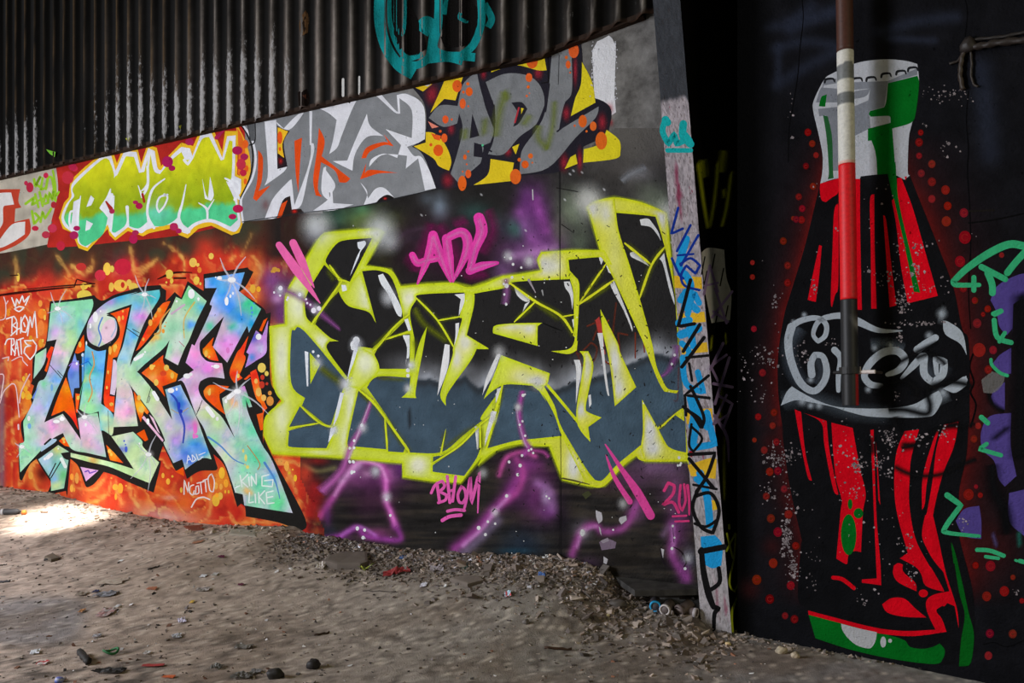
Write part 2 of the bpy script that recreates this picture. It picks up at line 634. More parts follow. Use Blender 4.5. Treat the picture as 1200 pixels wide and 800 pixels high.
ridge = np.clip(kk - .80, 0, 1) * 1.9 * np.clip((n2 - .25) * 3, .2, 1)
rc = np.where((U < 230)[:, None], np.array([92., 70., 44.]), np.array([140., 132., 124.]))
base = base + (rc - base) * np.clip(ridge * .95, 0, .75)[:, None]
edge = np.clip(1 - (Zf - ZC0) / .022, 0, 1)
base = base + (np.array([52., 36., 28.]) - base) * edge[:, None] * .85
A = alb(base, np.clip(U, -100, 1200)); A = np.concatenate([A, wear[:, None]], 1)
nS = len(ss)
for j in range(len(zz) - 1):
    for i in range(nS - 1):
        F.append((j * nS + i, j * nS + i + 1, (j + 1) * nS + i + 1, (j + 1) * nS + i))
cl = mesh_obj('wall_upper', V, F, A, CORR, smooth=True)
sol = cl.modifiers.new('sheet', 'SOLIDIFY'); sol.thickness = .004; sol.offset = -1
tag(cl, kind='structure')
pb = Paint(CPL, .003)
for p, c in (("px: 352,22 358,12 362,20 361,38 354,42 351,34", (92, 66, 42)), ("px: 354,27 358,18 360,30 356,38", (40, 30, 22)),
             ("px: 349,108 360,104 363,116 361,124 350,124", (22, 15, 12)), ("px: 353,112 359,110 359,116", (70, 40, 28))):
    pb.poly(p, c, step=3)
pb.stroke("px: 402,112 402,93", 3, (205, 203, 200)); pb.stroke("px: 421,110 421,90", 2.2, (205, 203, 200))
pb.poly("px: 54,175 65,178 64,184 58,180", (120, 190, 60)); pb.poly("px: 209,148 213,146 212,152", (190, 190, 60)); pb.poly("px: 147,162 152,161 150,166", (180, 185, 60))
tag(pb.build('rust_holes', cl))
tv = []; tf = []
for k in range(60):
    s = -15 + (s_end + 14.9) * k / 59; z = edge_z(s)
    for o_, dz in ((0, 0), (.05, 0), (.05, .03), (0, .03)):
        q = PA.o + PA.e1 * s + PA.n * o_; tv.append((q[0], q[1], z + dz - .002))
    if k: tf += [(4 * k - 4 + i, 4 * k - 4 + (i + 1) % 4, 4 * k + (i + 1) % 4, 4 * k + i) for i in range(4)]
tf += [(0, 1, 2, 3), (239, 238, 237, 236)]
tr = mesh_obj('trim_1', tv, tf, None, concrete_mat('rusty edge', (.012, .009, .007), (.05, .03, .022)))
tag(tr, kind='structure')

# ---- thin strap hanging from the sheet and the wall's vertical joint
jn = Paint(PA, .0065)
jn.stroke("px: 656,190 656.5,420 658,660", .9, (24, 22, 24)); jn.stroke("px: 645,60 650,190", 1.2, (40, 38, 36))
tag(jn.build('trim_2'), kind='structure')

# ---- leaning pillar
PF = Plane(PA.o + PA.n * .10, EA, NA)


def pil(u0, u1, v):
    return PF.at(u0 + (u1 - u0) * v / 737.0, v)


LT, LB = pil(765, 822, -260), pil(765, 822, 765)
RT, RB = pil(797, 857, -260), pil(797, 857, 765)
inw = -NA * 1.15
pv = [LB, RB, RT, LT] + [q + inw for q in (LB, RB, RT, LT)]
pillar = mesh_obj('pillar', pv, BOXF, None, SHADEC)
tag(pillar, kind='structure')
sd = (RT - RB) / np.linalg.norm(RT - RB)
nS_ = np.cross(-NA, sd); nS_ /= np.linalg.norm(nS_)
if np.dot(nS_, EA) < 0: nS_ = -nS_
PS = Plane(RB, -NA, nS_)             # the pillar's flank, in the gap

cv = Canvas(755, -4, 866, 750, 1.6)
n = fbm(cv.X / 9, cv.Y / 9); nb = fbm(cv.X / 40, cv.Y / 40)
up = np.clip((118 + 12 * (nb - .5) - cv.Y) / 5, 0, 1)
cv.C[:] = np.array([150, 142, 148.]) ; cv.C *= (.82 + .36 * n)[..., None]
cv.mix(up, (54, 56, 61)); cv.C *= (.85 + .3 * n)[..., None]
for (x, y, rx, ry) in ((795, 205, 7, 14), (793, 232, 8, 7), (801, 228, 8, 5), (800, 250, 6, 9), (822, 700, 5, 14), (850, 705, 5, 9), (812, 535, 3, 4)):
    cv.blob(x, y, rx, ry, (112, 32, 58), .75, 1.5)
cv.mix(np.clip((n - .63) * 12, 0, 1) * .55 * (cv.Y > 110), (74, 66, 64))
cv.mix(np.clip((fbm(cv.X / 3.5 + 9, cv.Y / 3.5) - .66) * 10, 0, 1) * .6, (50, 46, 46))
cv.mix(np.clip((cv.Y - 560) / 60, 0, 1) * .3, (165, 165, 162))
fr_ = (cv.X - 755) / 111.0
cv.X = (765 + 57 * cv.Y / 737) * (1 - fr_) + (797.2 + 60 * cv.Y / 737) * fr_
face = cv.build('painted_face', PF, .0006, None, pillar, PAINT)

# ---- black gap behind the pillar, right wall
gap = mesh_obj('wall_back', box_pts(PA, -.4, 3.2, -.4, ZTOP, -1.3, -1.2), BOXF, None, SHADEC)
tag(gap, kind='structure')
WBK = concrete_mat('black painted render', (.004, .0045, .006), (.010, .011, .014), .7)
wr = mesh_obj('wall_right', box_pts(PB_, 0, 7, -.4, ZTOP, -.3, 0), BOXF, None, WBK)
tag(wr, kind='structure')
cv = Canvas(864, -12, 1212, 822, 2.5)
n = fbm(cv.X / 22, cv.Y / 22); nf = fbm(cv.X / 4, cv.Y / 4)
cv.C[:] = (16, 16, 19); cv.C *= (.75 + .5 * n)[..., None]
for p, w in (("B1: 0,130 150,100 320,60", 7), ("B1: 30,230 180,195 320,215", 7), ("B1: 530,150 700,100 880,80", 8), ("B1: 50,220 45,380", 5),
             ("B1: 200,30 100,130", 9), ("B1: 40,400 150,330 300,250", 8), ("B1: 560,180 780,190", 5), ("px: 1150,80 1160,180", 14), ("px: 930,30 985,10", 9)):
    cv.line(p, w, (32, 36, 48), .75)
LE = "B2: 245,95 210,230 175,385 110,600 75,720; B3:".replace(';', '') + " 50,300 52,460 75,700 B4: 100,430 140,600 158,700 B5: 155,150 150,300 140,400"
RE = "B2: 665,65 720,200 760,280 860,560 910,780 B3: 938,300 945,560 B4: 935,260 900,440 905,640 B5: 900,130 930,260 960,370"
Lp = catmull(P(LE), False, 6); Rp = catmull(P(RE), False, 6)
lx = np.interp(cv.Y, [q[1] for q in Lp], [q[0] for q in Lp]); rx_ = np.interp(cv.Y, [q[1] for q in Rp], [q[0] for q in Rp])
inY = np.clip((cv.Y - 150) / 80, 0, 1) * np.clip((712 - cv.Y) / 40, 0, 1)
dl = lx - cv.X; dr = cv.X - rx_
hl = np.where(dl > 0, np.exp(-dl / 13), np.where(dl > -14, 1, 0)) * inY * np.clip(1 - .35 * (cv.Y > 500), 0, 1)
hr = np.where(dr > 0, np.exp(-dr / 22), np.where(dr > -14, 1, 0)) * inY
cv.mix(hl * .85, (92, 17, 16)); cv.mix(hr * .85, (82, 16, 15))
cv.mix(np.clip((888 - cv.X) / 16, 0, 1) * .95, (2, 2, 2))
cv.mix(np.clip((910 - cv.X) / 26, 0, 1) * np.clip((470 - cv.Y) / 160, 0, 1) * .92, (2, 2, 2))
for (x, y, r_) in ((904, 520, 12), (925, 585, 12), (905, 640, 12), (880, 690, 13), (1165, 640, 30), (1010, 480, 0)):
    if r_: cv.blob(x, y, r_, r_, (60, 16, 16), .5)
cv.C *= (.88 + .24 * nf)[..., None]
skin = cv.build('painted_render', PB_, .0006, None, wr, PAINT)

# ---- cracks in the right wall, flakes of lost paint
ck = Paint(PB_, .004)
ck.stroke("B1: 160,0 165,90 150,220 140,350 120,480 100,600 95,760", 1.1, (6, 6, 7))
ck.stroke("B1: 925,0 935,60 925,170", 1.3, (6, 6, 7)); ck.stroke("B1: 940,430 930,560 940,700 935,800 B2: 945,200 950,400 940,600 950,780", 1.3, (6, 6, 7))
ck.stroke("B3: 960,300 945,360 965,430 950,480 975,540 950,640", 2.2, (7, 6, 7)); ck.stroke("B2: 940,285 1060,270 1200,240", 1.8, (8, 8, 8))
ck.stroke("B5: 1010,620 1060,610 1120,630 1200,600", 1.2, (7, 7, 8)); ck.stroke("B2: 930,230 1060,225", 2.0, (22, 19, 17))
ck.stroke("px: 1100,395 1100,390 1101,345", .9, (120, 112, 112))
tag(ck.build('cracks', wr))
FLAKES = Paint(PB_, .0125, 1e-6)


FL = []


def flakes(fr, cx, cy, rx, ry, n, c=(128, 118, 120), big=1.0):
    f = FR[fr]
    for _ in range(n):
        a = random.gauss(0, .5); b = random.gauss(0, .5)
        x = f[0] + (cx + a * rx) / f[2]; y = f[1] + (cy + b * ry) / f[2]
        r = (.35 + abs(random.gauss(0, .7))) * big
        k = random.randint(4, 7); t0 = random.random() * 6
        pts = [(x + r * random.uniform(.5, 1.3) * math.cos(t0 + 6.283 * i / k), y + r * random.uniform(.5, 1.2) * math.sin(t0 + 6.283 * i / k)) for i in range(k)]
        k2 = random.uniform(.7, 1.12); cc = tuple(alb(tuple(q * k2 for q in c), x))
        FL.append((pts, cc))


for a in (('B1', 820, 445, 110, 40, 34), ('B1', 900, 440, 60, 60, 12), ('B1', 880, 710, 60, 20, 6), ('B1', 820, 680, 40, 30, 5), ('B1', 110, 520, 20, 120, 8),
          ('B1', 730, 590, 30, 20, 4), ('B2', 700, 400, 35, 35, 22), ('B2', 620, 405, 30, 45, 16), ('B2', 690, 510, 40, 35, 34), ('B2', 565, 540, 90, 60, 36),
          ('B2', 630, 650, 40, 70, 44), ('B2', 720, 590, 110, 25, 24), ('B2', 830, 580, 30, 60, 8), ('B2', 210, 600, 25, 40, 14), ('B2', 30, 660, 15, 15, 8),
          ('B3', 630, 50, 30, 60, 38), ('B3', 690, 155, 160, 12, 40), ('B3', 620, 220, 12, 60, 16), ('B3', 165, 300, 50, 60, 26), ('B3', 300, 250, 60, 30, 12),
          ('B3', 570, 690, 45, 55, 50), ('B3', 700, 690, 60, 40, 24), ('B3', 605, 490, 20, 40, 10), ('B3', 15, 320, 20, 40, 16), ('B3', 820, 680, 50, 40, 16),
          ('B4', 425, 345, 45, 45, 60), ('B4', 520, 330, 30, 45, 44), ('B4', 400, 460, 50, 40, 30), ('B4', 50, 310, 80, 50, 64), ('B4', 15, 460, 40, 50, 26),
          ('B4', 130, 275, 60, 40, 18), ('B4', 575, 390, 20, 90, 14), ('B4', 340, 270, 50, 90, 16), ('B4', 665, 670, 20, 40, 10), ('B4', 915, 605, 35, 20, 12),
          ('B4', 110, 545, 60, 30, 20), ('B4', 200, 740, 60, 60, 8), ('B5', 85, 130, 25, 90, 80), ('B5', 120, 250, 30, 70, 60), ('B5', 215, 335, 30, 40, 10),
          ('B5', 670, 290, 30, 50, 18), ('B5', 450, 390, 50, 50, 14), ('B5', 640, 150, 30, 60, 10), ('B5', 1160, 365, 25, 25, 8), ('B5', 500, 100, 300, 200, 40),
          ('B4', 600, 250, 400, 200, 50), ('B2', 500, 300, 500, 300, 30), ('P2', 500, 370, 20, 60, 14), ('P2', 460, 560, 70, 60, 34), ('P2', 440, 690, 60, 40, 14),
          ('P3', 510, 180, 40, 60, 44), ('P3', 540, 300, 30, 60, 16), ('P3', 540, 440, 25, 90, 50), ('P3', 560, 560, 20, 60, 26), ('P2', 400, 590, 40, 60, 14)):
    flakes(*a)
pf = []; ff = []; fcol = []
for pts, cc in FL:
    ff.append(tuple(range(len(pf), len(pf) + len(pts)))); pf += pts; fcol += [cc + (1,)] * len(pts)
FLAKES._add(pf, ff, fcol)
fl = FLAKES.build('paint_flakes', wr)

# ---- footing ledge at the foot of the wall beside the pillar
zl = PA.at(817, 686)[2]


def hpt(u, v, z):
    r = ray(u, v); t = (z - CAMH) / r[2]
    return CAM + r * t


lf = [hpt(722, 676, zl), hpt(744, 691.5, zl), hpt(826, 690, zl)]
back = [PA.at(830, 686) - NA * .05, PA.at(700, 664) - NA * .05]
top = [np.array([q[0], q[1], zl]) for q in lf + back]
bot = [np.array([q[0], q[1], zl - .035]) for q in top]
k = len(top)
led = mesh_obj('footing', top + bot, [tuple(range(k)), tuple(range(2 * k - 1, k - 1, -1))] + [(i, i + k, (i + 1) % k + k, (i + 1) % k) for i in range(k)], None,
               concrete_mat('dusty footing', (.035, .033, .032), (.09, .085, .08), scale=9))
tag(led, kind='structure')

# ---- ground: dirt banked up against the left wall
ctl = [(-900, 528), (-300, 556), (0, 570), (60, 577), (130, 597), (200, 610), (260, 615), (320, 616), (345, 616), (360, 625), (420, 636), (480, 645), (560, 650), (650, 652), (690, 662), (715, 672),
       (745, 694), (770, 705), (800, 711), (822, 717), (840, 731)]
cs = []; cz = []
for (u, v) in ctl:
    p = PA.at(u, v); cs.append(PA.s(p)); cz.append(p[2])
cz[0] = cz[1] = cz[2]
cu = [c_[0] for c_ in ctl]


def height(x, y, detail=True):
    x = np.asarray(x, float); y = np.asarray(y, float)
    dx = x - PA.o[0]; dy = y - PA.o[1]
    s = dx * EA[0] + dy * EA[1]; t = dx * NA[0] + dy * NA[1]
    zc = np.interp(s, cs, cz, right=0)
    Ls = np.interp(s, [cs[2], cs[8], cs[11], cs[14], cs[16]], [1.5, 1.2, .9, .7, .5])
    h = zc * np.exp(-(np.maximum(t, 0) / Ls) ** 1.6)
    rb = np.clip((s - cs[9]) / .3, 0, 1) * np.clip(1 - t / .9, 0, 1) * np.clip((.1 - s) / .3, 0, 1)
    if detail:
        h = h + .014 * (fbm(x * 1.7, y * 1.7, 3) - .5) * np.clip(t / .3, 0, 1) + .0035 * (fbm(x * 7 + 3, y * 7, 3) - .5) + (.007 + .03 * rb) * (fbm(x * 28, y * 28, 2) - .5)
    return h


def ground_hit(u, v):
    r = ray(u, v)
    t = 1.5
    for _ in range(400):
        p = CAM + r * t
        h = float(height(p[0], p[1]))
        if p[2] <= h: break
        t += max(.004, (p[2] - h) * .4)
    return np.array([p[0], p[1], h])


gx = np.arange(-9.5, 5.6, .03); gy = np.arange(.4, 11, .03)
GX, GY = np.meshgrid(gx, gy)
dA = (GX - PA.o[0]) * NA[0] + (GY - PA.o[1]) * NA[1]; sA = (GX - PA.o[0]) * EA[0] + (GY - PA.o[1]) * EA[1]
dB = (GX - PB_.o[0]) * NB[0] + (GY - PB_.o[1]) * NB[1]; sB = (GX - PB_.o[0]) * EB[0] + (GY - PB_.o[1]) * EB[1]
ok = np.where(sB > .05, dB > -.06, np.where(sA > -.05, dA > -1.2, dA > -.06))
H = height(GX, GY)
U = 600 + FPX * GX / GY; W = HOR + FPX * (CAMH - H) / GY
n1 = fbm(GX * 2.1, GY * 2.1, 4); n2 = fbm(GX * 16, GY * 16, 3); n3 = fbm(GX * 50, GY * 50, 2)
c = np.zeros(GX.shape + (3,))
seen = [0, 200, 450, 650, 850, 1200]
for i, vals in enumerate(((166, 158, 132, 110, 98, 98), (148, 140, 122, 105, 94, 95), (136, 126, 113, 99, 92, 94))):
    c[..., i] = np.interp(U, seen, vals)


def gmix(m, col):
    global c
    m = np.clip(m, 0, 1)[..., None]; c = c * (1 - m) + np.array(col, float) * m


d_ = np.hypot((U - 30) / 75, (W - 725) / 34)
gmix(np.clip((1.15 - d_ + (n1 - .5) * .9) * 3, 0, 1) * .8, (118, 113, 113))
gmix(np.clip((n1 - .52) * 5, 0, 1) * .45, (92, 78, 66))
gmix(np.clip((W - 745) / 40, 0, 1) * np.clip((330 - U) / 200, 0, 1) * np.clip((n2 - .4) * 4, 0, 1) * .7, (74, 68, 63))
rbm = np.clip((sA - cs[9]) / .3, 0, 1) * np.clip(1.15 - dA / .62, 0, 1) * np.clip((.15 - sA) / .2, 0, 1)
gmix(rbm * .7, (82, 74, 68))
gmix(np.clip((n2 - .58) * 7, 0, 1) * .45, (66, 58, 52)); gmix(np.clip((n3 - .66) * 7, 0, 1) * .4, (176, 166, 154))
c *= (.82 + .36 * n3)[..., None]
Ac = np.clip(lin(np.clip(c, 0, 255)) / (LIGHT(np.clip(U, -100, 1200)) * .66)[..., None], 0, .8)
okc = ok[:-1, :-1] & ok[1:, 1:] & ok[:-1, 1:] & ok[1:, :-1]
used = np.zeros(GX.shape, bool)
used[:-1, :-1] |= okc; used[1:, :-1] |= okc; used[:-1, 1:] |= okc; used[1:, 1:] |= okc
idx = -np.ones(GX.shape, int); idx[used] = np.arange(used.sum())
Fg = [(idx[i, j], idx[i, j + 1], idx[i + 1, j + 1], idx[i + 1, j]) for i, j in zip(*np.nonzero(okc))]
floor = mesh_obj('floor', np.stack([GX[used], GY[used], H[used]], 1), Fg, Ac[used], GROUNDM, smooth=True)
tag(floor, kind='structure')

# ---- loose rubble: far too many crumbs to count
V = []; F = []; C = []
hexf = [(0, 3, 2, 1), (4, 5, 6, 7), (0, 1, 5, 4), (1, 2, 6, 5), (2, 3, 7, 6), (3, 0, 4, 7)]


def chip(p, sx, sy, sz, c_):
    yaw = random.uniform(0, 6.28); tx, ty = random.gauss(0, .35), random.gauss(0, .35)
    b = len(V)
    for z in (-1, 1):
        for (x, y) in ((-1, -1), (1, -1), (1, 1), (-1, 1)):
            k_ = random.uniform(.55, 1.1)
            X, Y, Z = x * sx * k_, y * sy * k_, z * sz * random.uniform(.6, 1)
            Z2 = Z + X * tx + Y * ty
            V.append((p[0] + X * math.cos(yaw) - Y * math.sin(yaw), p[1] + X * math.sin(yaw) + Y * math.cos(yaw), p[2] + Z2 + sz * .3))
            C.append(c_)
    F.extend([tuple(b + i for i in f) for f in hexf])


def chips(n, pick, size, pal):
    m = 0
    while m < n:
        s, t = pick()
        q = PA.o + EA * s + NA * t
        m += 1
        u = 600 + FPX * q[0] / q[1]
        if not (-60 < u < 1260): continue
        z = float(height(q[0], q[1]))
        r = size * min(2.6, math.exp(random.gauss(0, .5)))
        k_ = random.choice(pal); f_ = random.uniform(.7, 1.15)
        cc = np.clip(alb(tuple(min(255, x * f_) for x in k_), u) * 1.35, 0, .9)
        chip((q[0], q[1], z), r, r * random.uniform(.4, .9), r * random.uniform(.2, .5), tuple(cc) + (1,))


grey = [(110, 98, 90), (96, 87, 81), (124, 112, 102), (84, 78, 74), (116, 102, 92), (102, 94, 92), (140, 128, 118)]
brt = grey + [(186, 184, 196), (206, 204, 216), (196, 194, 204), (150, 110, 90), (140, 122, 110)]
chips(8500, lambda: (random.uniform(cs[9], cs[16] + .1), abs(random.gauss(0, .25))), .0085, grey)
chips(1900, lambda: (random.uniform(cs[9], cs[15]), abs(random.gauss(0, .14))), .0075, brt)
chips(130, lambda: (random.uniform(cs[12], cs[16]), abs(random.gauss(.1, .2))), .02, grey)
chips(700, lambda: (random.uniform(cs[2] - .3, cs[10]), abs(random.gauss(0, .22))), .011, [(130, 112, 98), (150, 130, 112), (112, 98, 86), (176, 160, 146)])
chips(4200, lambda: (random.uniform(cs[2] - 1, .4), random.uniform(.1, 3.4)), .0058, grey + [(60, 54, 50), (50, 44, 42), (150, 135, 120), (120, 84, 66), (180, 176, 174)])
chips(500, lambda: (random.uniform(-.6, .2), abs(random.gauss(.3, .25))), .012, grey)
chips(260, lambda: (random.uniform(.0, 1.2), random.uniform(.0, .25)), .009, grey)
rub = mesh_obj('rubble', V, F, C, CHIPM)
tag(rub, 'grey brown crumbs of rubble strewn over the dirt and banked against the painted wall', 'rubble', kind='stuff')

# ------------------------------------------------------------------ light
w = bpy.data.worlds.new('sky'); SC.world = w; w.use_nodes = True
w.node_tree.nodes['Background'].inputs[0].default_value = (1.0, .93, .62, 1)
w.node_tree.nodes['Background'].inputs[1].default_value = .30


def aim(o, tgt):
    d = Vector(tgt) - o.location
    o.rotation_euler = d.to_track_quat('-Z', 'Y').to_euler()


SUN_E, AREA_E, WORLD_E = 0.41, 470, .085
w.node_tree.nodes['Background'].inputs[1].default_value = WORLD_E
LDIR = -EB * .72 + NB * .74 + np.array([0, 0, .42])
sun = bpy.data.lights.new('daylight', 'SUN'); sun.energy = SUN_E; sun.angle = math.radians(11); sun.color = (.95, .98, 1.06)
so = bpy.data.objects.new('daylight', sun); COL.objects.link(so); so.location = (-6, 0, 6)
aim(so, tuple(np.array([-6, 0, 6]) - LDIR))
ar = bpy.data.lights.new('open doorway', 'AREA'); ar.shape = 'RECTANGLE'; ar.size = 2.0; ar.size_y = 3.4; ar.energy = AREA_E; ar.color = (.95, .98, 1.06)
ao = bpy.data.objects.new('open doorway', ar); COL.objects.link(ao); ao.location = (-7.4, 2.2, 2.7); aim(ao, (-1.0, 6.2, 1.3))
fl_l = bpy.data.lights.new('warm fill', 'AREA'); fl_l.shape = 'RECTANGLE'; fl_l.size = 3.0; fl_l.size_y = 2.5; fl_l.energy = 75; fl_l.color = (1, .92, .62)  # added fill lamp behind the camera, lifts the pillar flank and warms shadows
flo = bpy.data.objects.new('warm fill', fl_l); COL.objects.link(flo); flo.location = (5.2, -2.5, 3.0); aim(flo, (1.6, 4.8, 1.4))
sp = bpy.data.lights.new('sun through roof gap', 'SPOT'); sp.energy = 19000; sp.spot_size = math.radians(8.0); sp.spot_blend = 1.0; sp.shadow_soft_size = .1; sp.color = (1, .96, .90)
spo = bpy.data.objects.new('sun through roof gap', sp); COL.objects.link(spo)
tgt = ground_hit(70, 606)
spo.location = (tgt[0] + 1.6, tgt[1] - 2.6, 7.5); aim(spo, tuple(tgt))
vs = SC.view_settings
SC.display_settings.display_device = 'sRGB'
vs.view_transform = 'Standard'; vs.look = 'None'; vs.exposure = 0; vs.gamma = 1
try: vs.use_curve_mapping = False
except Exception: pass
SC.cycles.transparent_max_bounces = 64
SC.cycles.max_bounces = 6
# ================================================================== graffiti
def piece(plane, u, v, label, name='graffiti_lettering', cat='graffiti', group=None):
    return root(name, plane.at(u, v, 0), label, cat, group)


def splat(base, lst, nz=.0, seed=0.0, sc=11.0):
    """colour that flows between sprayed patches: (x, y, r, colour)"""
    def f(u, v):
        wx = u + (fbm(u / sc + seed, v / sc, 3) - .5) * nz; wy = v + (fbm(u / sc + 40 + seed, v / sc + 7, 3) - .5) * nz
        c = np.tile(np.array(base, float), (len(u), 1))
        for (x, y, r, col) in lst:
            m = np.exp(-(((wx - x) ** 2 + (wy - y) ** 2) / (r * r)))[:, None]
            c = c * (1 - m) + np.array(col, float) * m
        k = fbm(u / 7 + seed, v / 9 + 3, 3)[:, None]
        if nz:
            w_ = fbm(wx / 13 + seed * 3, wy / 17 + 31, 3)
            ve = np.exp(-((w_ - .5) / .022) ** 2)[:, None] * .34
            c = c * (1 - ve) + (c * np.array((.72, .80, .98))) * ve
            c = c + (np.clip((w_ - .5) * 14, -1, 1)[:, None] * np.array((10, 2, 9.)))
            if nz < 14 and len(lst) > 10:
                g_ = c.mean(1, keepdims=True); c = g_ + (c - g_) * 1.22
        return np.clip(c * (.93 + .14 * k), 0, 255)
    return f


# ------------------------------------------------------------------ the flame coloured piece at the left
lk = piece(PA, 180, 600, 'large pastel LIKE lettering with thick black outlines on red and orange flames', group=None)
fc = Canvas(-160, 250, 396, 664, 2)
X, Y = fc.X, fc.Y
wx = X + 26 * (fbm(X / 40, Y / 40) - .5); wy = Y + 26 * (fbm(X / 40 + 20, Y / 40) - .5)
n1 = fbm(X / 34, Y / 46, 4); n2 = fbm(X / 13, Y / 15 + 5, 3)
fc.C[:] = (204, 50, 36)
fc.mix(np.clip((n1 - .5) * 6, 0, 1) * .5, (236, 118, 44))
fc.mix(np.clip((fbm(X / 22 + 50, Y / 34, 3) - .60) * 9, 0, 1) * .7, (246, 168, 70))
fl_ = fbm(wx / 52 + 3, wy / 70 + 11, 3) * 7.0; fr = fl_ - np.floor(fl_)
fc.mix(np.clip(fr - .3, 0, 1) * .55, (238, 116, 40)); fc.mix(np.clip((fr - .74) / .22, 0, 1) ** 2 * .75, (247, 186, 92)); fc.mix(np.clip((.2 - fr) / .2, 0, 1) * .5, (168, 30, 28))
fc.mix(np.clip((n2 - .62) * 9, 0, 1) * .55, (150, 24, 26))
fc.mix(np.clip((fbm(X / 18 + 5, Y / 18 + 70, 3) - .6) * 8, 0, 1) * .5, (232, 90, 60))
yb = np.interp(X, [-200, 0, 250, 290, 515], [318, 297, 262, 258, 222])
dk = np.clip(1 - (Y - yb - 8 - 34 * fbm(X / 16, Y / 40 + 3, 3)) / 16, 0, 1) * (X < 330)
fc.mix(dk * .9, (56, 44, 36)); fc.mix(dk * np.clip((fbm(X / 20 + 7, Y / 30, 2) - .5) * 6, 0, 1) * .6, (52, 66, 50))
for (x, y, r, c_) in ((55, 330, 16, (214, 50, 40)), (95, 320, 10, (226, 70, 56)), (145, 315, 16, (205, 44, 66)), (105, 325, 10, (120, 22, 30)), (175, 320, 10, (60, 28, 22)),
                      (180, 318, 9, (190, 50, 36)), (20, 380, 16, (220, 90, 44)), (10, 470, 14, (160, 34, 24)), (50, 385, 8, (240, 130, 40)), (22, 420, 16, (222, 60, 42)),
                      (15, 520, 12, (206, 52, 32)), (36, 470, 10, (244, 150, 40)), (40, 560, 12, (235, 120, 50)), (50, 555, 8, (60, 10, 14)), (110, 570, 20, (226, 90, 50)), (140, 600, 22, (222, 70, 44)),
                      (95, 545, 14, (238, 130, 50)), (185, 570, 16, (236, 110, 40)), (215, 590, 14, (238, 120, 44)), (262, 560, 10, (240, 140, 40)), (257, 565, 14, (242, 150, 50)),
                      (280, 600, 16, (200, 40, 32)), (250, 605, 10, (214, 60, 40)), (330, 600, 12, (226, 96, 50)), (340, 560, 8, (240, 150, 70)), (352, 575, 12, (206, 44, 34)), (365, 600, 14, (206, 36, 34)),
                      (310, 290, 20, (90, 40, 30)), (285, 310, 16, (222, 74, 44)), (255, 305, 16, (218, 60, 40)), (300, 320, 9, (238, 150, 60)), (240, 290, 16, (216, 58, 40)), (300, 345, 9, (240, 140, 50)), (315, 365, 12, (50, 20, 18))):
    fc.blob(x, y, r, r * 1.1, c_, .8, .6)
for p in ("F2: 115,0 130,150 120,280", "F2: 440,0 530,130 510,260 450,380 380,420", "F2: 560,60 650,130 720,80 725,0", "F2: 1040,0 1060,100 1180,60 1200,40",
          "F1: 335,640 400,690 435,620", "F1: 610,560 640,690 740,610", "F1: 770,540 860,610 850,670", "F1: 1130,600 1180,500", "F4: 270,250 230,330 270,420 300,490 370,500",
          "F4: 560,450 620,480 720,490 790,440 830,370", "F4: 880,380 840,520 780,570 700,590", "F4: 900,390 920,520 950,600", "F4: 1000,430 1030,560 1090,630",
          "F7: 70,330 40,420 60,470", "F7: 130,420 180,400 240,430", "F7: 480,340 485,430 465,540", "F7: 590,500 640,560 760,560 880,560 960,590", "F3: 60,150 70,280 50,420", "F3: 155,170 160,330 180,400",
          "F3: 240,540 180,560 50,660 20,800", "F3: 100,700 110,800", "F2: 300,420 250,440 210,410", "F2: 330,600 260,660 200,700", "F5: 420,0 440,120 380,180", "F5: 980,0 1040,120 1000,220 950,260",
          "F5: 840,0 780,50 700,110", "F7: 870,200 940,240 980,360 1010,440", "F7: 880,190 1000,220 1050,260", "F6: 130,240 220,260 320,310"):
    D, T = fc.dist(p)
    D = D + 6 * (fbm(X / 7, Y / 7, 2) - .5)
    fc.mix(np.exp(-(D / 5.5) ** 2) * .16, (236, 120, 50)); fc.mix(np.exp(-(D / 1.6) ** 2) * .55, (244, 192, 96))
fc.mix(np.exp(-((X - 2) / 4) ** 2) * np.clip((Y - 400) / 60, 0, 1) * .8, (120, 100, 120))
cl_ = np.interp(X, [-100, 0, 130, 200, 260, 345, 400], [555, 570, 597, 610, 615, 616, 630])
fc.mix(np.clip(1 - np.abs(Y - cl_ + 4) / 16, 0, 1) * np.clip(1 - np.abs(X - 195) / 60, 0, 1) * .75, (226, 205, 195))
fc.blob(198, 583, 10, 3, (240, 190, 170), .6)
fc.mix(np.clip((X - 352) / 24, 0, 1) * np.clip((n2 - .2) * 2, .5, 1), (36, 30, 32))
fc.mix(np.clip((X - 300) / 26, 0, 1) * np.clip((395 - Y) / 30, 0, 1) * np.clip((Y - 300) / 30, 0, 1) * .9, (90, 60, 92))
fc.mix(np.clip((X - 305) / 20, 0, 1) * np.clip((312 - Y) / 14, 0, 1) * .9, (36, 32, 31))
for (x, y, rx, ry, c_) in ((318, 328, 12, 16, (132, 74, 136)), (330, 346, 14, 9, (126, 66, 130)), (348, 348, 12, 8, (160, 100, 158)), (330, 368, 8, 20, (112, 58, 116)), (325, 350, 7, 6, (190, 140, 186))):
    fc.blob(x, y, rx, ry, c_, .9, .4)
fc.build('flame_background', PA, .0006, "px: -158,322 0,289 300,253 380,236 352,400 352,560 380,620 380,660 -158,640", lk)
bb = Paint(PA, .003)
YB = (244, 200, 84); OB = (240, 140, 52)
bb.dots('F1', [(502, 660, 18, 30), (525, 660, 10, 16), (793, 685, 18, 22), (905, 630, 18, 22), (928, 640, 7), (990, 600, 12, 15), (395, 740, 18, 16), (395, 785, 35, 26), (522, 745, 12, 22),
                (565, 738, 32, 28), (605, 725, 12, 16), (625, 745, 22, 20), (920, 715, 14, 20), (805, 715, 8, 12), (420, 735, 10), (85, 700, 7, 20)], YB, 10)
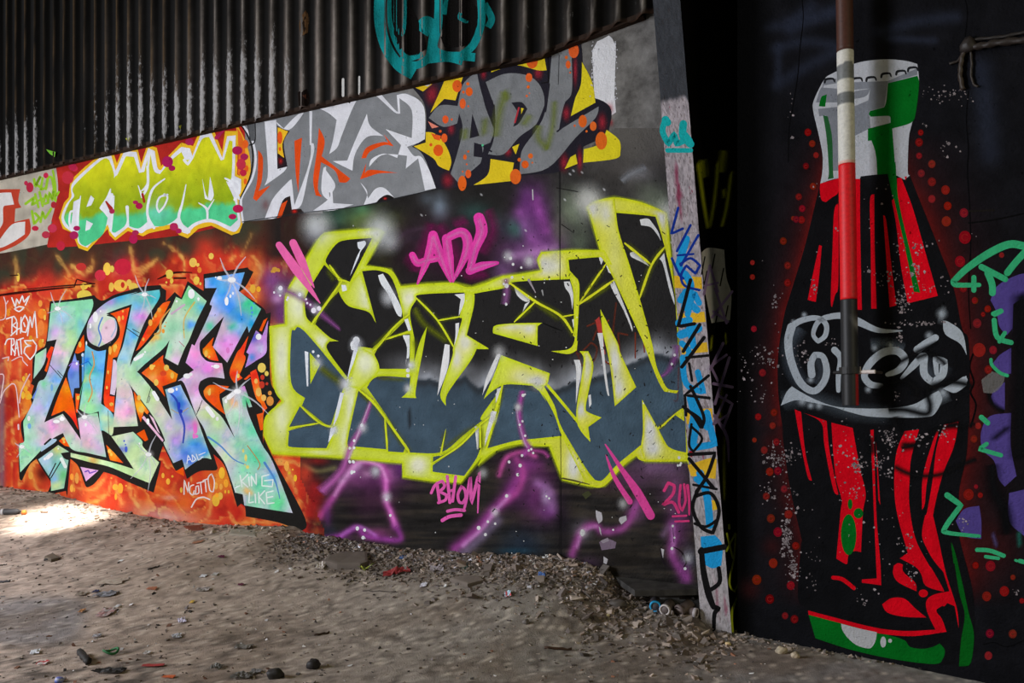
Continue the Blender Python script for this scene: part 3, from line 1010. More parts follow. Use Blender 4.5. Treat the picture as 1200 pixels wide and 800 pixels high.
bb.dots('F1', [(575, 735, 9, 14)], (200, 50, 40)); bb.dots('F1', [(380, 650, 24, 18), (575, 650, 40, 38), (470, 690, 26, 26)], (205, 46, 58), 12)
bb.dots('F1', [(935, 665, 10, 14), (975, 700, 12)], OB)
bb.dots('F2', [(315, 370, 16, 26), (330, 450, 34, 40), (65, 440, 16, 30), (320, 560, 26, 60), (320, 680, 20, 34), (240, 640, 14, 20)], OB, 14)
bb.dots('F2', [(350, 480, 9, 22), (345, 420, 6), (335, 660, 8, 14), (650, 245, 14, 24)], YB, 10)
bb.dots('F3', [(200, 370, 16, 24), (215, 420, 24, 36), (185, 290, 12, 20), (230, 430, 20), (205, 255, 8), (180, 420, 14, 30)], (246, 176, 60), 14)
bb.dots('F4', [(560, 480, 14, 30), (580, 490, 8, 18), (600, 400, 16, 44), (560, 390, 14, 26), (900, 470, 22, 24), (905, 545, 10, 26), (240, 380, 18, 30), (940, 480, 22, 40), (985, 460, 7), (870, 400, 7)], (244, 170, 66), 14)
bb.dots('F7', [(205, 285, 9, 16), (235, 320, 12, 18), (260, 290, 7), (550, 270, 18, 34), (575, 330, 14, 24), (515, 345, 12, 22), (545, 350, 10, 18), (570, 380, 6, 10), (590, 380, 6, 10),
                (540, 405, 16, 22), (515, 430, 22, 36), (520, 400, 12), (312, 370, 8, 16), (315, 265, 8, 16), (930, 230, 14, 30), (980, 300, 10, 20), (945, 270, 8), (965, 250, 5)], (246, 182, 62), 14)
bb.dots('F5', [(540, 185, 18, 26), (505, 45, 24, 30), (545, 70, 11, 14), (325, 140, 28, 32), (300, 205, 8), (340, 195, 12, 22), (565, 215, 9, 12), (645, 8, 12)], YB, 8)
bb.dots('F5', [(975, 255, 22, 34), (1020, 258, 18, 22), (1140, 108, 16, 22), (1178, 110, 10, 14)], (238, 178, 60), 14)
bb.build('bubble', lk, split=100)
sm = Paint(PA, .0042)
sm.stroke("F2: 0,305 150,285 350,262 580,240", [2.4, 3, 2.4, 1.2], (62, 16, 14)); sm.stroke("F2: 180,262 420,238 600,225 740,215", [1, 2, 1.4], (74, 34, 24))
sm.stroke("F5: 230,180 360,130 500,128", [1, 3, 2, 1], (52, 18, 14)); sm.stroke("F2: 580,240 600,180 700,210 740,215", 1.4, (60, 18, 16))
sm.stroke("F5: 360,172 450,172", 2, (58, 20, 14)); sm.stroke("F2: 80,152 140,148", 1.4, (56, 26, 18)); sm.blob(*P("F2: 725,235")[0], 5, 3, (70, 26, 18), .7, 1)
sm.build('wall_seam', lk, split=20)

ol = Paint(PA, .005)
BK = (38, 36, 34)
ol.poly("F2: 392,352 560,335 735,305 765,335 810,345 900,300 1050,255 F5: 0,265 130,235 255,226 268,248 298,268 296,352 365,280 415,325 465,195 590,272 590,140 935,88 948,105 980,122 "
        "920,235 870,280 1045,395 1080,450 1115,440 1108,560 1105,790 F6: 1108,140 1118,330 1198,440 1100,580 1055,690 1058,800 F7: 795,60 855,190 1040,540 1012,612 880,560 690,525 685,470 662,450 "
        "640,470 622,410 600,330 560,220 500,160 525,240 510,255 420,260 345,305 325,240 300,262 275,250 240,180 205,110 180,190 192,215 150,385 F4: 1000,430 900,380 810,352 740,440 690,470 665,455 "
        "612,310 550,250 525,545 515,500 395,525 372,512 405,440 330,330 285,250 230,300 172,418 150,385 145,130 185,120 F3: 165,700 165,635 185,600 245,500 240,440 265,345 240,330 252,290 262,110 350,40 F2: 275,760 355,690 385,400", BK)
ol.build('outline', lk)
fh = Paint(PA, .0075)
FIRE = splat((228, 96, 40), [(x, y, r, c_) for (x, y, r, c_) in ((55, 415, 8, (215, 50, 36)), (78, 455, 10, (245, 160, 50)), (72, 475, 10, (240, 120, 40)), (88, 495, 10, (210, 50, 36)), (145, 375, 10, (222, 60, 40)),
                                                                 (138, 380, 7, (246, 170, 60)), (135, 410, 8, (244, 150, 60)), (125, 460, 10, (222, 60, 36)), (185, 365, 8, (240, 140, 50)), (165, 390, 8, (214, 50, 36)),
                                                                 (180, 440, 8, (246, 180, 100)), (192, 442, 7, (214, 60, 34)), (200, 438, 8, (246, 160, 50)), (165, 475, 8, (246, 190, 60)), (242, 412, 6, (246, 190, 60)), (255, 415, 6, (220, 70, 40)),
                                                                 (245, 460, 6, (246, 180, 90)), (250, 468, 8, (232, 90, 50)), (280, 430, 9, (244, 150, 50)), (285, 405, 8, (226, 70, 40)), (275, 440, 6, (220, 60, 36)), (300, 440, 8, (206, 56, 36)), (305, 460, 9, (246, 160, 60)), (310, 490, 8, (240, 120, 60)), (133, 530, 8, (246, 170, 70)))], 12, 2)
for p in ("F3: 398,38 420,45 365,240 348,228 375,140 362,112", "F3: 515,278 545,370 575,480 612,690 560,600 500,540 400,582 450,440", "F3: 590,405 628,410 605,560 592,550",
          "F2: 655,612 662,735 612,760 585,755 610,690", "F2: 862,450 1012,400 945,700 F3: 915,120 882,128 855,425 895,430 890,555 812,480 835,200 850,72 F2: 845,730 925,640 935,560 900,480",
          "F5: 250,392 298,358 332,352 235,540 120,690 62,742 150,560", "F6: 45,390 165,550 150,570 125,545 100,630 62,520", "F6: 105,245 275,105 285,180 390,255 375,310 268,350 290,432 205,330",
          "F5: 670,632 655,700 F6: 668,45 708,152 640,140 592,102 585,60 F5: 600,710", "F6: 590,385 640,340 790,350 770,372 715,410 720,470 760,570 690,520 605,440",
          "F5: 942,620 905,760 F6: 905,100 918,140 872,260 895,285 830,325 793,240 850,90 F5: 880,720", "F5: 1090,482 1060,500 1025,580 1045,588",
          "F6: 955,240 1000,215 1025,300 1050,430 1088,520 1060,560 1055,690 1035,695 1005,570 1055,555 1040,490 1000,440 965,310", "F4: 830,140 890,200 962,282 860,260", "F4: 460,110 500,75 545,157 505,148",
          "F7: 50,40 95,15 118,75 100,85", "F7: 275,262 325,235 330,290", "F6: 905,295 950,255 960,270 920,300"):
    fh.poly(p, OB, cf=FIRE, step=3)
fh.dots('F6', [(1045, 205, 32, 38), (1083, 250, 16, 20)], (236, 206, 96)); fh.dots('F6', [(1050, 280, 16, 20), (1045, 338, 22, 28), (1085, 330, 11)], (206, 62, 42))
fh.dots('F6', [(1110, 465, 28, 38), (1108, 403, 15, 18)], (226, 150, 66)); fh.dots('F6', [(1020, 395, 22, 34), (1060, 440, 20, 26), (1000, 310, 14, 20)], (246, 190, 96))
fh.dots('F6', [(185, 200, 18, 22), (300, 205, 20, 24), (345, 265, 14, 26), (220, 320, 18, 26), (205, 190, 8), (635, 400, 12, 22), (640, 375, 8), (860, 268, 12, 18), (85, 440, 14, 22), (105, 530, 22, 26), (610, 95, 14, 26), (635, 120, 9)], (248, 200, 90), 8)
fh.dots('F6', [(275, 250, 26, 20)], (222, 74, 40)); fh.dots('F3', [(610, 440, 12, 18), (860, 70, 12, 34), (905, 40, 10, 20), (845, 240, 8, 16), (870, 490, 16, 14), (835, 360, 8, 14)], (248, 190, 80), 8)
fh.dots('F2', [(930, 490, 12, 24), (960, 480, 8, 18), (625, 690, 12, 24), (895, 720, 12, 30), (960, 430, 8)], (248, 186, 80), 8); fh.dots('F5', [(245, 420, 16, 18), (175, 520, 16, 26), (195, 490, 8), (120, 650, 10, 14), (215, 465, 10, 16)], (248, 170, 70), 8)
fh.dots('F4', [(495, 95, 14, 12), (500, 118, 10), (855, 190, 14, 16), (870, 215, 10, 14)], (250, 200, 90))
fh.build('flame_gap', lk, split=100)

MINT = (168, 222, 182)
PK = (236, 196, 218); LV = (204, 182, 226); BL = (110, 178, 230); GR = (140, 214, 168); PG = (214, 236, 186); HP = (226, 150, 212); YL = (232, 222, 150)
cL = splat(MINT, [(68, 365, 22, (150, 216, 176)), (100, 362, 14, (158, 214, 186)), (66, 390, 10, LV), (70, 412, 16, PK), (84, 400, 12, (206, 232, 182)), (96, 380, 8, (150, 206, 220)), (72, 372, 8, (170, 206, 226)), (62, 430, 12, LV),
                   (66, 445, 9, BL), (50, 455, 14, (206, 198, 232)), (52, 452, 6, GR), (45, 478, 14, (196, 196, 232)), (60, 470, 10, (178, 200, 236)), (40, 500, 12, (206, 222, 214)), (33, 515, 14, (160, 222, 178)), (28, 540, 10, (180, 232, 190)), (45, 520, 8, (188, 226, 226)),
                   (62, 500, 12, (236, 170, 216)), (75, 497, 10, PK), (55, 515, 10, PK), (90, 505, 16, (238, 200, 222)), (105, 500, 12, (232, 200, 228)), (115, 525, 12, (214, 186, 228)), (105, 520, 9, (238, 196, 216)), (80, 425, 7, (196, 226, 190))], 13, 1)
cI = splat((120, 196, 226), [(105, 415, 10, (130, 206, 200)), (115, 412, 8, BL), (108, 437, 9, (90, 190, 160)), (122, 430, 8, (100, 170, 230)), (102, 445, 7, (200, 226, 150)), (115, 450, 9, (130, 200, 220)), (100, 465, 9, (160, 220, 170)), (108, 475, 12, (176, 228, 176)),
                             (118, 465, 8, (206, 200, 226)), (125, 490, 10, (214, 232, 196)), (130, 505, 9, (226, 230, 190)), (97, 480, 7, (190, 236, 180)), (100, 420, 5, (60, 130, 220))], 12, 3)
cK = splat((206, 226, 196), [(125, 348, 12, (110, 176, 232)), (105, 372, 9, LV), (112, 358, 10, (206, 170, 226)), (130, 352, 7, (222, 160, 222)), (103, 395, 10, (214, 176, 220)), (142, 345, 12, (90, 170, 220)), (175, 345, 14, (90, 190, 190)), (185, 350, 8, (86, 190, 200)),
                             (160, 360, 10, (130, 190, 230)), (165, 372, 9, (226, 150, 222)), (150, 380, 10, (130, 190, 224)), (158, 392, 7, (100, 170, 230)), (148, 400, 10, (140, 190, 226)), (145, 420, 10, (150, 206, 226)), (150, 432, 9, (206, 226, 200)), (160, 440, 9, (190, 226, 186)),
                             (145, 460, 12, (240, 206, 220)), (142, 482, 14, (244, 204, 220)), (152, 480, 7, (236, 176, 216)), (138, 470, 6, (200, 206, 236)), (172, 425, 12, (136, 206, 172)), (190, 405, 12, (150, 216, 172)), (205, 385, 14, (150, 214, 170)), (225, 350, 12, (140, 212, 170)),
                             (215, 345, 8, (140, 214, 150)), (226, 380, 7, (110, 170, 230)), (235, 360, 6, (110, 190, 220)), (212, 400, 12, (200, 222, 206)), (208, 420, 8, (222, 196, 222)), (180, 395, 6, (240, 190, 110)), (175, 440, 9, (206, 226, 200)), (182, 465, 12, (214, 230, 176)),
                             (178, 452, 8, (200, 226, 190)), (190, 480, 10, (232, 214, 206)), (198, 495, 10, (222, 206, 226)), (205, 462, 12, (96, 150, 226)), (212, 475, 9, (70, 116, 206)), (215, 490, 10, (150, 150, 226)), (222, 500, 8, (206, 150, 216)), (228, 495, 5, (236, 140, 206)),
                             (205, 515, 10, (206, 170, 226)), (215, 530, 12, (96, 136, 222)), (230, 520, 10, (86, 156, 226)), (238, 530, 8, (80, 150, 224)), (222, 540, 8, (60, 110, 200)), (205, 530, 8, (180, 190, 230))], 9, 4)
cE = splat((214, 206, 222), [(250, 330, 12, (84, 156, 230)), (275, 325, 16, (96, 166, 236)), (260, 345, 12, (100, 176, 236)), (268, 360, 14, (70, 150, 226)), (290, 355, 10, (86, 200, 150)), (300, 365, 10, (90, 204, 160)), (295, 380, 8, (60, 160, 210)), (280, 372, 10, (80, 156, 230)),
                             (258, 375, 8, (216, 190, 222)), (250, 390, 10, (222, 190, 222)), (262, 385, 9, (226, 196, 216)), (272, 385, 6, (86, 196, 160)), (245, 382, 6, (110, 200, 170)), (280, 392, 8, (120, 180, 220)), (265, 405, 12, (226, 150, 220)), (275, 400, 8, (222, 170, 224)), (262, 415, 8, (226, 170, 216)),
                             (232, 400, 10, (226, 176, 216)), (228, 415, 9, (236, 160, 206)), (225, 430, 10, (222, 150, 216)), (245, 432, 12, (226, 146, 216)), (220, 440, 8, (238, 206, 222)), (258, 430, 7, (238, 170, 190)), (228, 455, 10, (232, 170, 220)), (235, 470, 10, (220, 206, 222)), (245, 485, 12, (216, 230, 170)),
                             (240, 500, 8, (212, 212, 222)), (255, 495, 9, (206, 226, 176)), (250, 515, 10, (180, 226, 190)), (268, 475, 10, (206, 220, 190)), (275, 470, 7, (236, 176, 110)), (280, 465, 7, (226, 206, 226)), (290, 470, 8, (110, 210, 150)), (288, 455, 5, (236, 150, 210)), (278, 490, 12, (176, 226, 190)),
                             (295, 505, 12, (110, 212, 166)), (280, 520, 12, (170, 226, 186)), (265, 535, 10, (206, 232, 186)), (300, 535, 14, (116, 214, 176)), (285, 555, 14, (160, 226, 190)), (305, 570, 14, (120, 220, 170)), (325, 590, 14, (130, 226, 170)), (318, 560, 7, (110, 180, 220)), (300, 590, 12, (150, 220, 180)), (280, 570, 10, (190, 226, 190)), (290, 575, 5, (226, 190, 120))], 8, 6)
ip = Paint(PA, .0078)
ip.poly("F2: 402,370 722,335 718,420 F3: 585,40 500,255 425,420 345,632 490,565 632,768 608,600 700,568 762,558 800,740 F4: 830,237 690,205 558,172 492,48 400,100 300,205 158,355 150,150 190,110 F3: 182,640 200,590 262,460 300,320 360,270 432,20 F2: 445,650 368,665", MINT, cf=cL, step=2)
ip.poly("F3: 275,105 362,50 358,130 330,200 262,292", PK, cf=cL, step=3); ip.poly("F3: 250,440 308,330 262,455", (110, 140, 220))
ip.build('letter', lk)
ip = Paint(PA, .0078)
ip.poly("F3: 668,5 690,40 760,75 828,65 790,485 882,570 885,700 F4: 870,70 810,30 F3: 785,700 772,545 690,565 620,528 655,280 660,150", BL, cf=cI, step=2)
ip.poly("F3: 585,90 600,150 615,150 620,360 580,365 570,445 540,330 530,250 560,170", (120, 150, 226), cf=splat((124, 156, 228), [(86, 430, 5, (190, 150, 226)), (82, 436, 6, (90, 130, 220))], 4), step=3)
ip.poly("F3: 640,90 658,90 655,290 640,322", (90, 160, 222))
ip.build('letter', lk)
ip = Paint(PA, .0079)
ip.poly("F2: 830,450 905,480 920,560 890,650 780,712 700,670 678,580 700,490 780,400 900,325 1080,278 F5: 0,305 120,280 246,262 243,330 150,480 95,600 30,790 F3: 1015,195 1045,135 F5: 60,780 190,640 300,480 375,318 420,338 473,228 615,352 540,500 480,650 F6: 440,60 390,185 288,130 F5: 325,655 "
        "F6: 270,60 140,170 70,237 105,270 200,390 345,610 290,375 410,337 440,400 530,580 610,800 F7: 490,190 430,185 335,250 318,190 265,212 210,100 F6: 285,760 200,590 F3: 1000,320 1035,400 1078,660 880,668 910,400 905,330 915,150 F2: 960,700 1000,520 1030,375 900,420", (206, 226, 196), cf=cK, step=2)
ip.poly("F3: 885,140 912,170 910,330 895,420 860,410", (226, 206, 226))
ip.poly("F4: 870,75 1040,38 1110,110 F7: 90,120 182,208 125,335 F4: 1170,440 1020,380 850,310 700,275 552,235 552,203 840,268 1045,330 960,200", PG,
        cf=splat((206, 236, 176), [(150, 515, 9, (200, 214, 206)), (165, 512, 9, (150, 222, 176)), (158, 535, 10, (214, 236, 180)), (170, 545, 9, (190, 230, 190)), (100, 540, 8, (190, 232, 150)), (110, 540, 6, (236, 190, 100)), (130, 547, 9, (180, 232, 170)), (143, 527, 5, (120, 120, 210))], 7), step=3)
ip.poly("F4: 298,255 455,142 540,195 475,205 500,245 535,260 500,480 400,500 395,400 385,390", MINT,
        cf=splat((150, 206, 180), [(52, 540, 9, (176, 214, 232)), (60, 552, 6, (150, 206, 222)), (66, 527, 6, (236, 216, 120)), (73, 525, 6, (190, 226, 170)), (70, 545, 6, (110, 200, 180)), (74, 556, 6, (120, 206, 140)), (66, 568, 8, (200, 232, 150)), (63, 560, 5, (130, 190, 230))], 6), step=3)
ip.poly("F4: 628,312 770,340 672,425", (226, 176, 224)); ip.poly("F4: 315,172 385,100 440,95 432,118 322,195", (176, 206, 226))
ip.stroke("F4: 665,350 690,340 700,362 750,345", 1.6, (120, 80, 190)); ip.stroke("F4: 350,135 395,95", 2.2, BK); ip.stroke("F4: 385,385 435,285", 1.4, BK); ip.stroke("F4: 398,398 490,245", 1.3, BK)
ip.poly("F4: 480,205 540,230 505,250", BK)
ip.poly("F6: 108,595 125,580 278,770 270,785", (238, 190, 216)); ip.poly("F6: 165,570 200,600 250,720 230,700", (238, 200, 222))
ip.build('letter', lk)
ip = Paint(PA, .0078)
ip.poly("F5: 600,175 912,125 865,272 1040,412 945,598 932,545 900,600 F6: 775,165 660,40 F5: 668,700 750,470 690,535 600,630 F6: 562,10 565,90 600,140 640,160 735,170 755,290 640,278 565,310 550,370 585,450 680,540 740,600 835,755 760,570 735,445 830,385 910,345 970,510 945,515 922,455 F6: 940,560 1045,800 "
        "F7: 850,210 965,505 682,460 672,395 628,385 600,300 560,200 480,90 440,0 F6: 530,570 440,330 388,308 515,222 450,165 500,20 F5: 520,700 650,415 640,370 695,248 602,250", (214, 206, 222), cf=cE, step=2)
ip.poly("F5: 1000,580 1050,620 1095,500 1085,640 F6: 1078,90 1000,150 915,205 945,100 920,80 F5: 925,750", LV, cf=splat((206, 150, 222), [(298, 395, 6, (96, 90, 206)), (305, 408, 6, (206, 206, 236)), (295, 418, 4, (60, 150, 226)), (310, 395, 5, (222, 150, 226))], 4), step=3)
ip.stroke("F7: 470,60 540,110 620,190 690,220", [2.5, 1], (96, 160, 226), .8); ip.stroke("F7: 800,210 860,310 890,420", [3, 1], (90, 150, 220), .8); ip.stroke("F7: 700,110 770,210 760,250", 1.2, (206, 150, 80), .8)
ip.dots('F7', [(690, 182, 8, 22), (675, 140, 6, 12), (700, 235, 10), (685, 222, 5)], (236, 222, 120)); ip.dots('F7', [(395, 20, 12, 22), (400, 55, 10), (385, 50, 7, 14)], (240, 130, 200))
ip.build('letter', lk)

hl = Paint(PA, .0085)
hl.blob(*P("F2: 850,590")[0], 9, 15, (238, 206, 220), rot=.25); hl.blob(*P("F2: 830,560")[0], 3, 3, (222, 170, 190), .4, 1)
hl.stroke("F2: 900,500 905,560 870,630", 1.6, (190, 206, 236), .8); hl.stroke("F2: 800,480 770,560 790,640 770,700", 1.8, (90, 140, 226), .8); hl.stroke("F2: 840,462 900,485 920,560 890,650 780,712 ", 1.5, BK)
hl.stroke("F3: 540,190 575,160 620,180", 1, (160, 120, 226), .8)
hl.stroke("F3: 635,180 690,155 715,190", 1.2, (40, 120, 220), .8); hl.stroke("F3: 720,80 735,180 700,280 720,390 690,470", 1.6, (236, 170, 90), .8); hl.stroke("F3: 660,270 620,440", .8, (90, 190, 140))
hl.stroke("F5: 330,410 260,500 250,590 210,610", [1, 3, 2], (240, 176, 90), .8); hl.stroke("F5: 520,360 440,490 440,640", [2, 1.2], (238, 206, 110), .8); hl.stroke("F5: 440,380 340,450", 2.4, (226, 190, 216), .8)
hl.dots('F5', [(275, 585, 12, 18), (288, 547, 7), (298, 520, 5)], (242, 160, 60)); hl.dots('F5', [(970, 440, 9), (965, 405, 9, 14), (965, 468, 6, 10), (985, 370, 6)], (84, 150, 226)); hl.dots('F5', [(780, 735, 14, 24), (800, 690, 8), (815, 690, 6)], (230, 130, 206))
hl.stroke("F6: 340,530 400,560 470,520", 1.2, (206, 190, 150), .7); hl.stroke("F6: 330,400 380,460 400,540 440,660 430,790", [2, 3, 2], (50, 80, 200), .7); hl.dots('F6', [(400, 500, 10, 28), (415, 545, 12, 16)], (36, 60, 190)); hl.dots('F6', [(525, 680, 16, 36), (515, 740, 11, 20), (543, 742, 7)], (238, 120, 206))
hl.stroke("F6: 400,0 440,40", 1, (236, 160, 170), .5); hl.stroke("F6: 180,360 145,480", .7, BK); hl.stroke("F6: 160,425 172,440 155,480", .6, BK); hl.stroke("F6: 580,460 535,570", .8, BK); hl.stroke("F6: 560,515 545,545", 1.2, BK)
hl.stroke("F3: 390,185 480,285", .8, BK); hl.stroke("F3: 450,228 490,270", .8, BK); hl.stroke("F2: 985,560 1085,630", .9, BK); hl.stroke("F2: 1035,570 1090,600", .8, BK); hl.stroke("F3: 845,540 850,760", .6, (60, 50, 44))
hl.dots('F3', [(405, 360, 10, 28), (415, 310, 8, 14), (230, 660, 14, 22)], (120, 176, 226)); hl.dots('F4', [(985, 175, 12, 24), (970, 110, 7), (980, 138, 6)], (70, 96, 206))
WH = (250, 250, 250)
hl.dots('F2', [(745, 475, 20, 42), (705, 545, 9, 20), (785, 430, 7), (675, 680, 6, 16)], WH); hl.dots('F5', [(495, 295, 26, 38), (550, 335, 9, 14), (380, 352, 9), (770, 352, 15, 34), (800, 312, 8, 14), (820, 290, 8, 12), (1020, 630, 22, 24), (715, 172, 20, 16), (685, 165, 6)], WH)
hl.stroke("F6: 55,140 105,110", 4, WH); hl.dots('F6', [(118, 98, 8, 9), (133, 82, 7, 8), (155, 625, 12, 24)], WH); hl.dots('F6', [(690, 195, 26, 16), (657, 193, 6), (460, 270, 28, 20), (492, 256, 12), (335, 383, 26, 20), (380, 372, 9, 12), (765, 465, 11, 18), (697, 603, 12, 16)], WH)
hl.stroke("F6: 200,400 230,450", 4.5, WH); hl.stroke("F6: 620,520 665,580", 5, WH); hl.stroke("F6: 785,440 830,400", 5, WH); hl.dots('F3', [(600, 172, 9, 12), (225, 600, 12, 20), (440, 625, 26, 14), (485, 605, 20, 16), (670, 650, 9, 14), (480, 600, 16)], WH)
hl.stroke("F4: 370,240 400,215", 4.5, WH); hl.dots('F4', [(350, 250, 10, 12), (1090, 130, 7), (455, 170, 6)], WH); hl.stroke("F4: 480,250 510,310", 4, (236, 246, 240)); hl.dots('F3', [(645, 105, 10, 14), (645, 190, 6)], (214, 232, 246))
for (fr, cx, cy, rays, sc) in (('F2', 450, 410, ((-55, -130), (70, -150), (-80, 35), (120, 80), (40, 115), (80, -15)), 1.0), ('F2', 1130, 300, ((-75, -150), (35, -125), (-35, 160), (90, 30), (60, 190), (-70, -5)), 1.0),
                               ('F5', 810, 185, ((-90, -170), (110, -180), (180, 150), (-60, 160), (75, 280), (-120, -5)), 1.4), ('F3', 660, 590, ((-60, -60), (95, 115), (15, -110), (80, 0)), 1.0),
                               ('F4', 170, 155, ((-55, -30), (75, 55), (-40, 85), (20, -40)), .9), ('F4', 1160, 215, ((-5, 290), (60, -150), (-140, 190), (-90, -90), (60, 90)), 1.0), ('F6', 855, 390, ((-190, -70), (100, -100), (245, 180), (0, -160), (-90, 200), (-5, 340), (40, 200)), 1.3)):
    f = FR[fr]; X0, Y0 = f[0] + cx / f[2], f[1] + cy / f[2]
    hl.blob(X0, Y0, 8 * sc, 7 * sc, WH, .6, 1)
    for (dx, dy) in rays:
        X1, Y1 = X0 + dx / f[2], Y0 + dy / f[2]
        hl.stroke([(X0, Y0), ((X0 + X1) / 2 + dy / f[2] * .06, (Y0 + Y1) / 2 - dx / f[2] * .06), (X1, Y1)], [1.5 * sc, 1.5 * sc, .5 * sc], (240, 242, 250), .5)
    hl.blob(X0, Y0, 3.4 * sc, 2.2 * sc, WH)
hl.build('highlight', lk, split=100)

# ---- small tags written over the piece
def tagset(strokes, col, w, label, plane=PA, off=.0105, name='graffiti_tag', cat='graffiti tag', at=None, part=None, a=1.0):
    pb = Paint(plane, off)
    for st in strokes:
        pb.stroke(st[0] if isinstance(st, tuple) else st, st[1] if isinstance(st, tuple) else w, col, a)
    o = pb.build(name)
    tag(o, label, cat)
    return o


tagset(["F2: 95,480 92,600", "F2: 50,490 110,470 130,510 97,540 140,570 85,620", "F2: 135,520 130,610", "F2: 165,478 160,600", "F2: 130,575 163,560", "F2: 195,460 167,520 172,590 203,595 220,520 195,460", "F2: 185,520 195,550",
        "F2: 215,620 236,470 250,560 272,430 290,636", "F2: 90,650 88,770", "F2: 40,690 60,650 108,645 110,685 90,710 120,760", "F2: 115,775 130,650 148,775", "F2: 120,722 142,715", "F2: 140,655 182,640", "F2: 160,650 168,765",
        "F2: 245,660 190,660 212,690 242,700 200,712 187,760 F3: 195,95 235,142 275,90 285,30 F2: 282,690 255,655", "F2: 92,325 120,400 130,332 150,372 175,308 187,360 230,308 198,382", "F2: 112,412 150,395 188,400 150,432 112,412"],
       (240, 236, 234), 1.5, 'small white BHOM RATE tag with a crown on red flames at the left')
tagset(["F2: 30,320 45,380 40,480 0,500", "F2: 45,380 62,350", "F3: 20,132 70,120 62,150", "F3: 92,150 150,120 175,125 180,150 215,188", "F3: 0,255 30,275 5,440", "F3: 0,480 30,390 90,330 125,360 150,590", "F3: 152,480 170,380 232,255", ("F3: 143,650 145,685", 2)],
       (232, 200, 200), 1.2, 'looping thin pinkish white scribble low on the flames at the far left edge')
tagset(["F7: 345,215 352,165 375,205", "F7: 350,195 366,190", "F7: 375,165 380,205 398,190 378,165", "F7: 400,160 412,195 430,185", "F7: 415,165 452,150", "F7: 428,180 440,175"], (236, 240, 246), 1.0, 'tiny white ADL signature on the blue foot of the pastel lettering')
tagset(["F7: 328,395 330,310 352,385 356,325", "F7: 385,340 365,350 362,385 380,400 388,375", ("F7: 388,392 390,394", 1.6), "F7: 398,355 396,395 415,385 412,345 398,350", "F7: 405,330 445,320", "F7: 425,325 432,390", "F7: 440,315 465,305", "F7: 452,312 458,380", "F7: 490,275 470,300 480,370 500,380 506,320 490,275", ("F7: 372,470 400,425 440,412 478,425", 1.6)],
       (240, 224, 216), 1.4, 'thin white NG OTTO tag with a curved underline on orange flames under the blue foot')
tagset(["F7: 630,355 655,345", "F7: 657,285 668,350", "F7: 702,280 664,318 702,352", "F7: 707,295 712,345", "F7: 725,345 722,285 752,340 750,275", "F7: 825,280 785,290 785,345 845,350 850,310 800,315", "F7: 712,385 708,445 735,440", "F7: 745,395 748,445", "F7: 765,385 768,445", "F7: 800,375 768,410 800,450", "F7: 850,375 810,385 815,450 855,445", "F7: 812,415 848,408"],
       (238, 248, 240), 1.5, 'white KING LIKE tag written on the mint green leg of the pastel lettering')
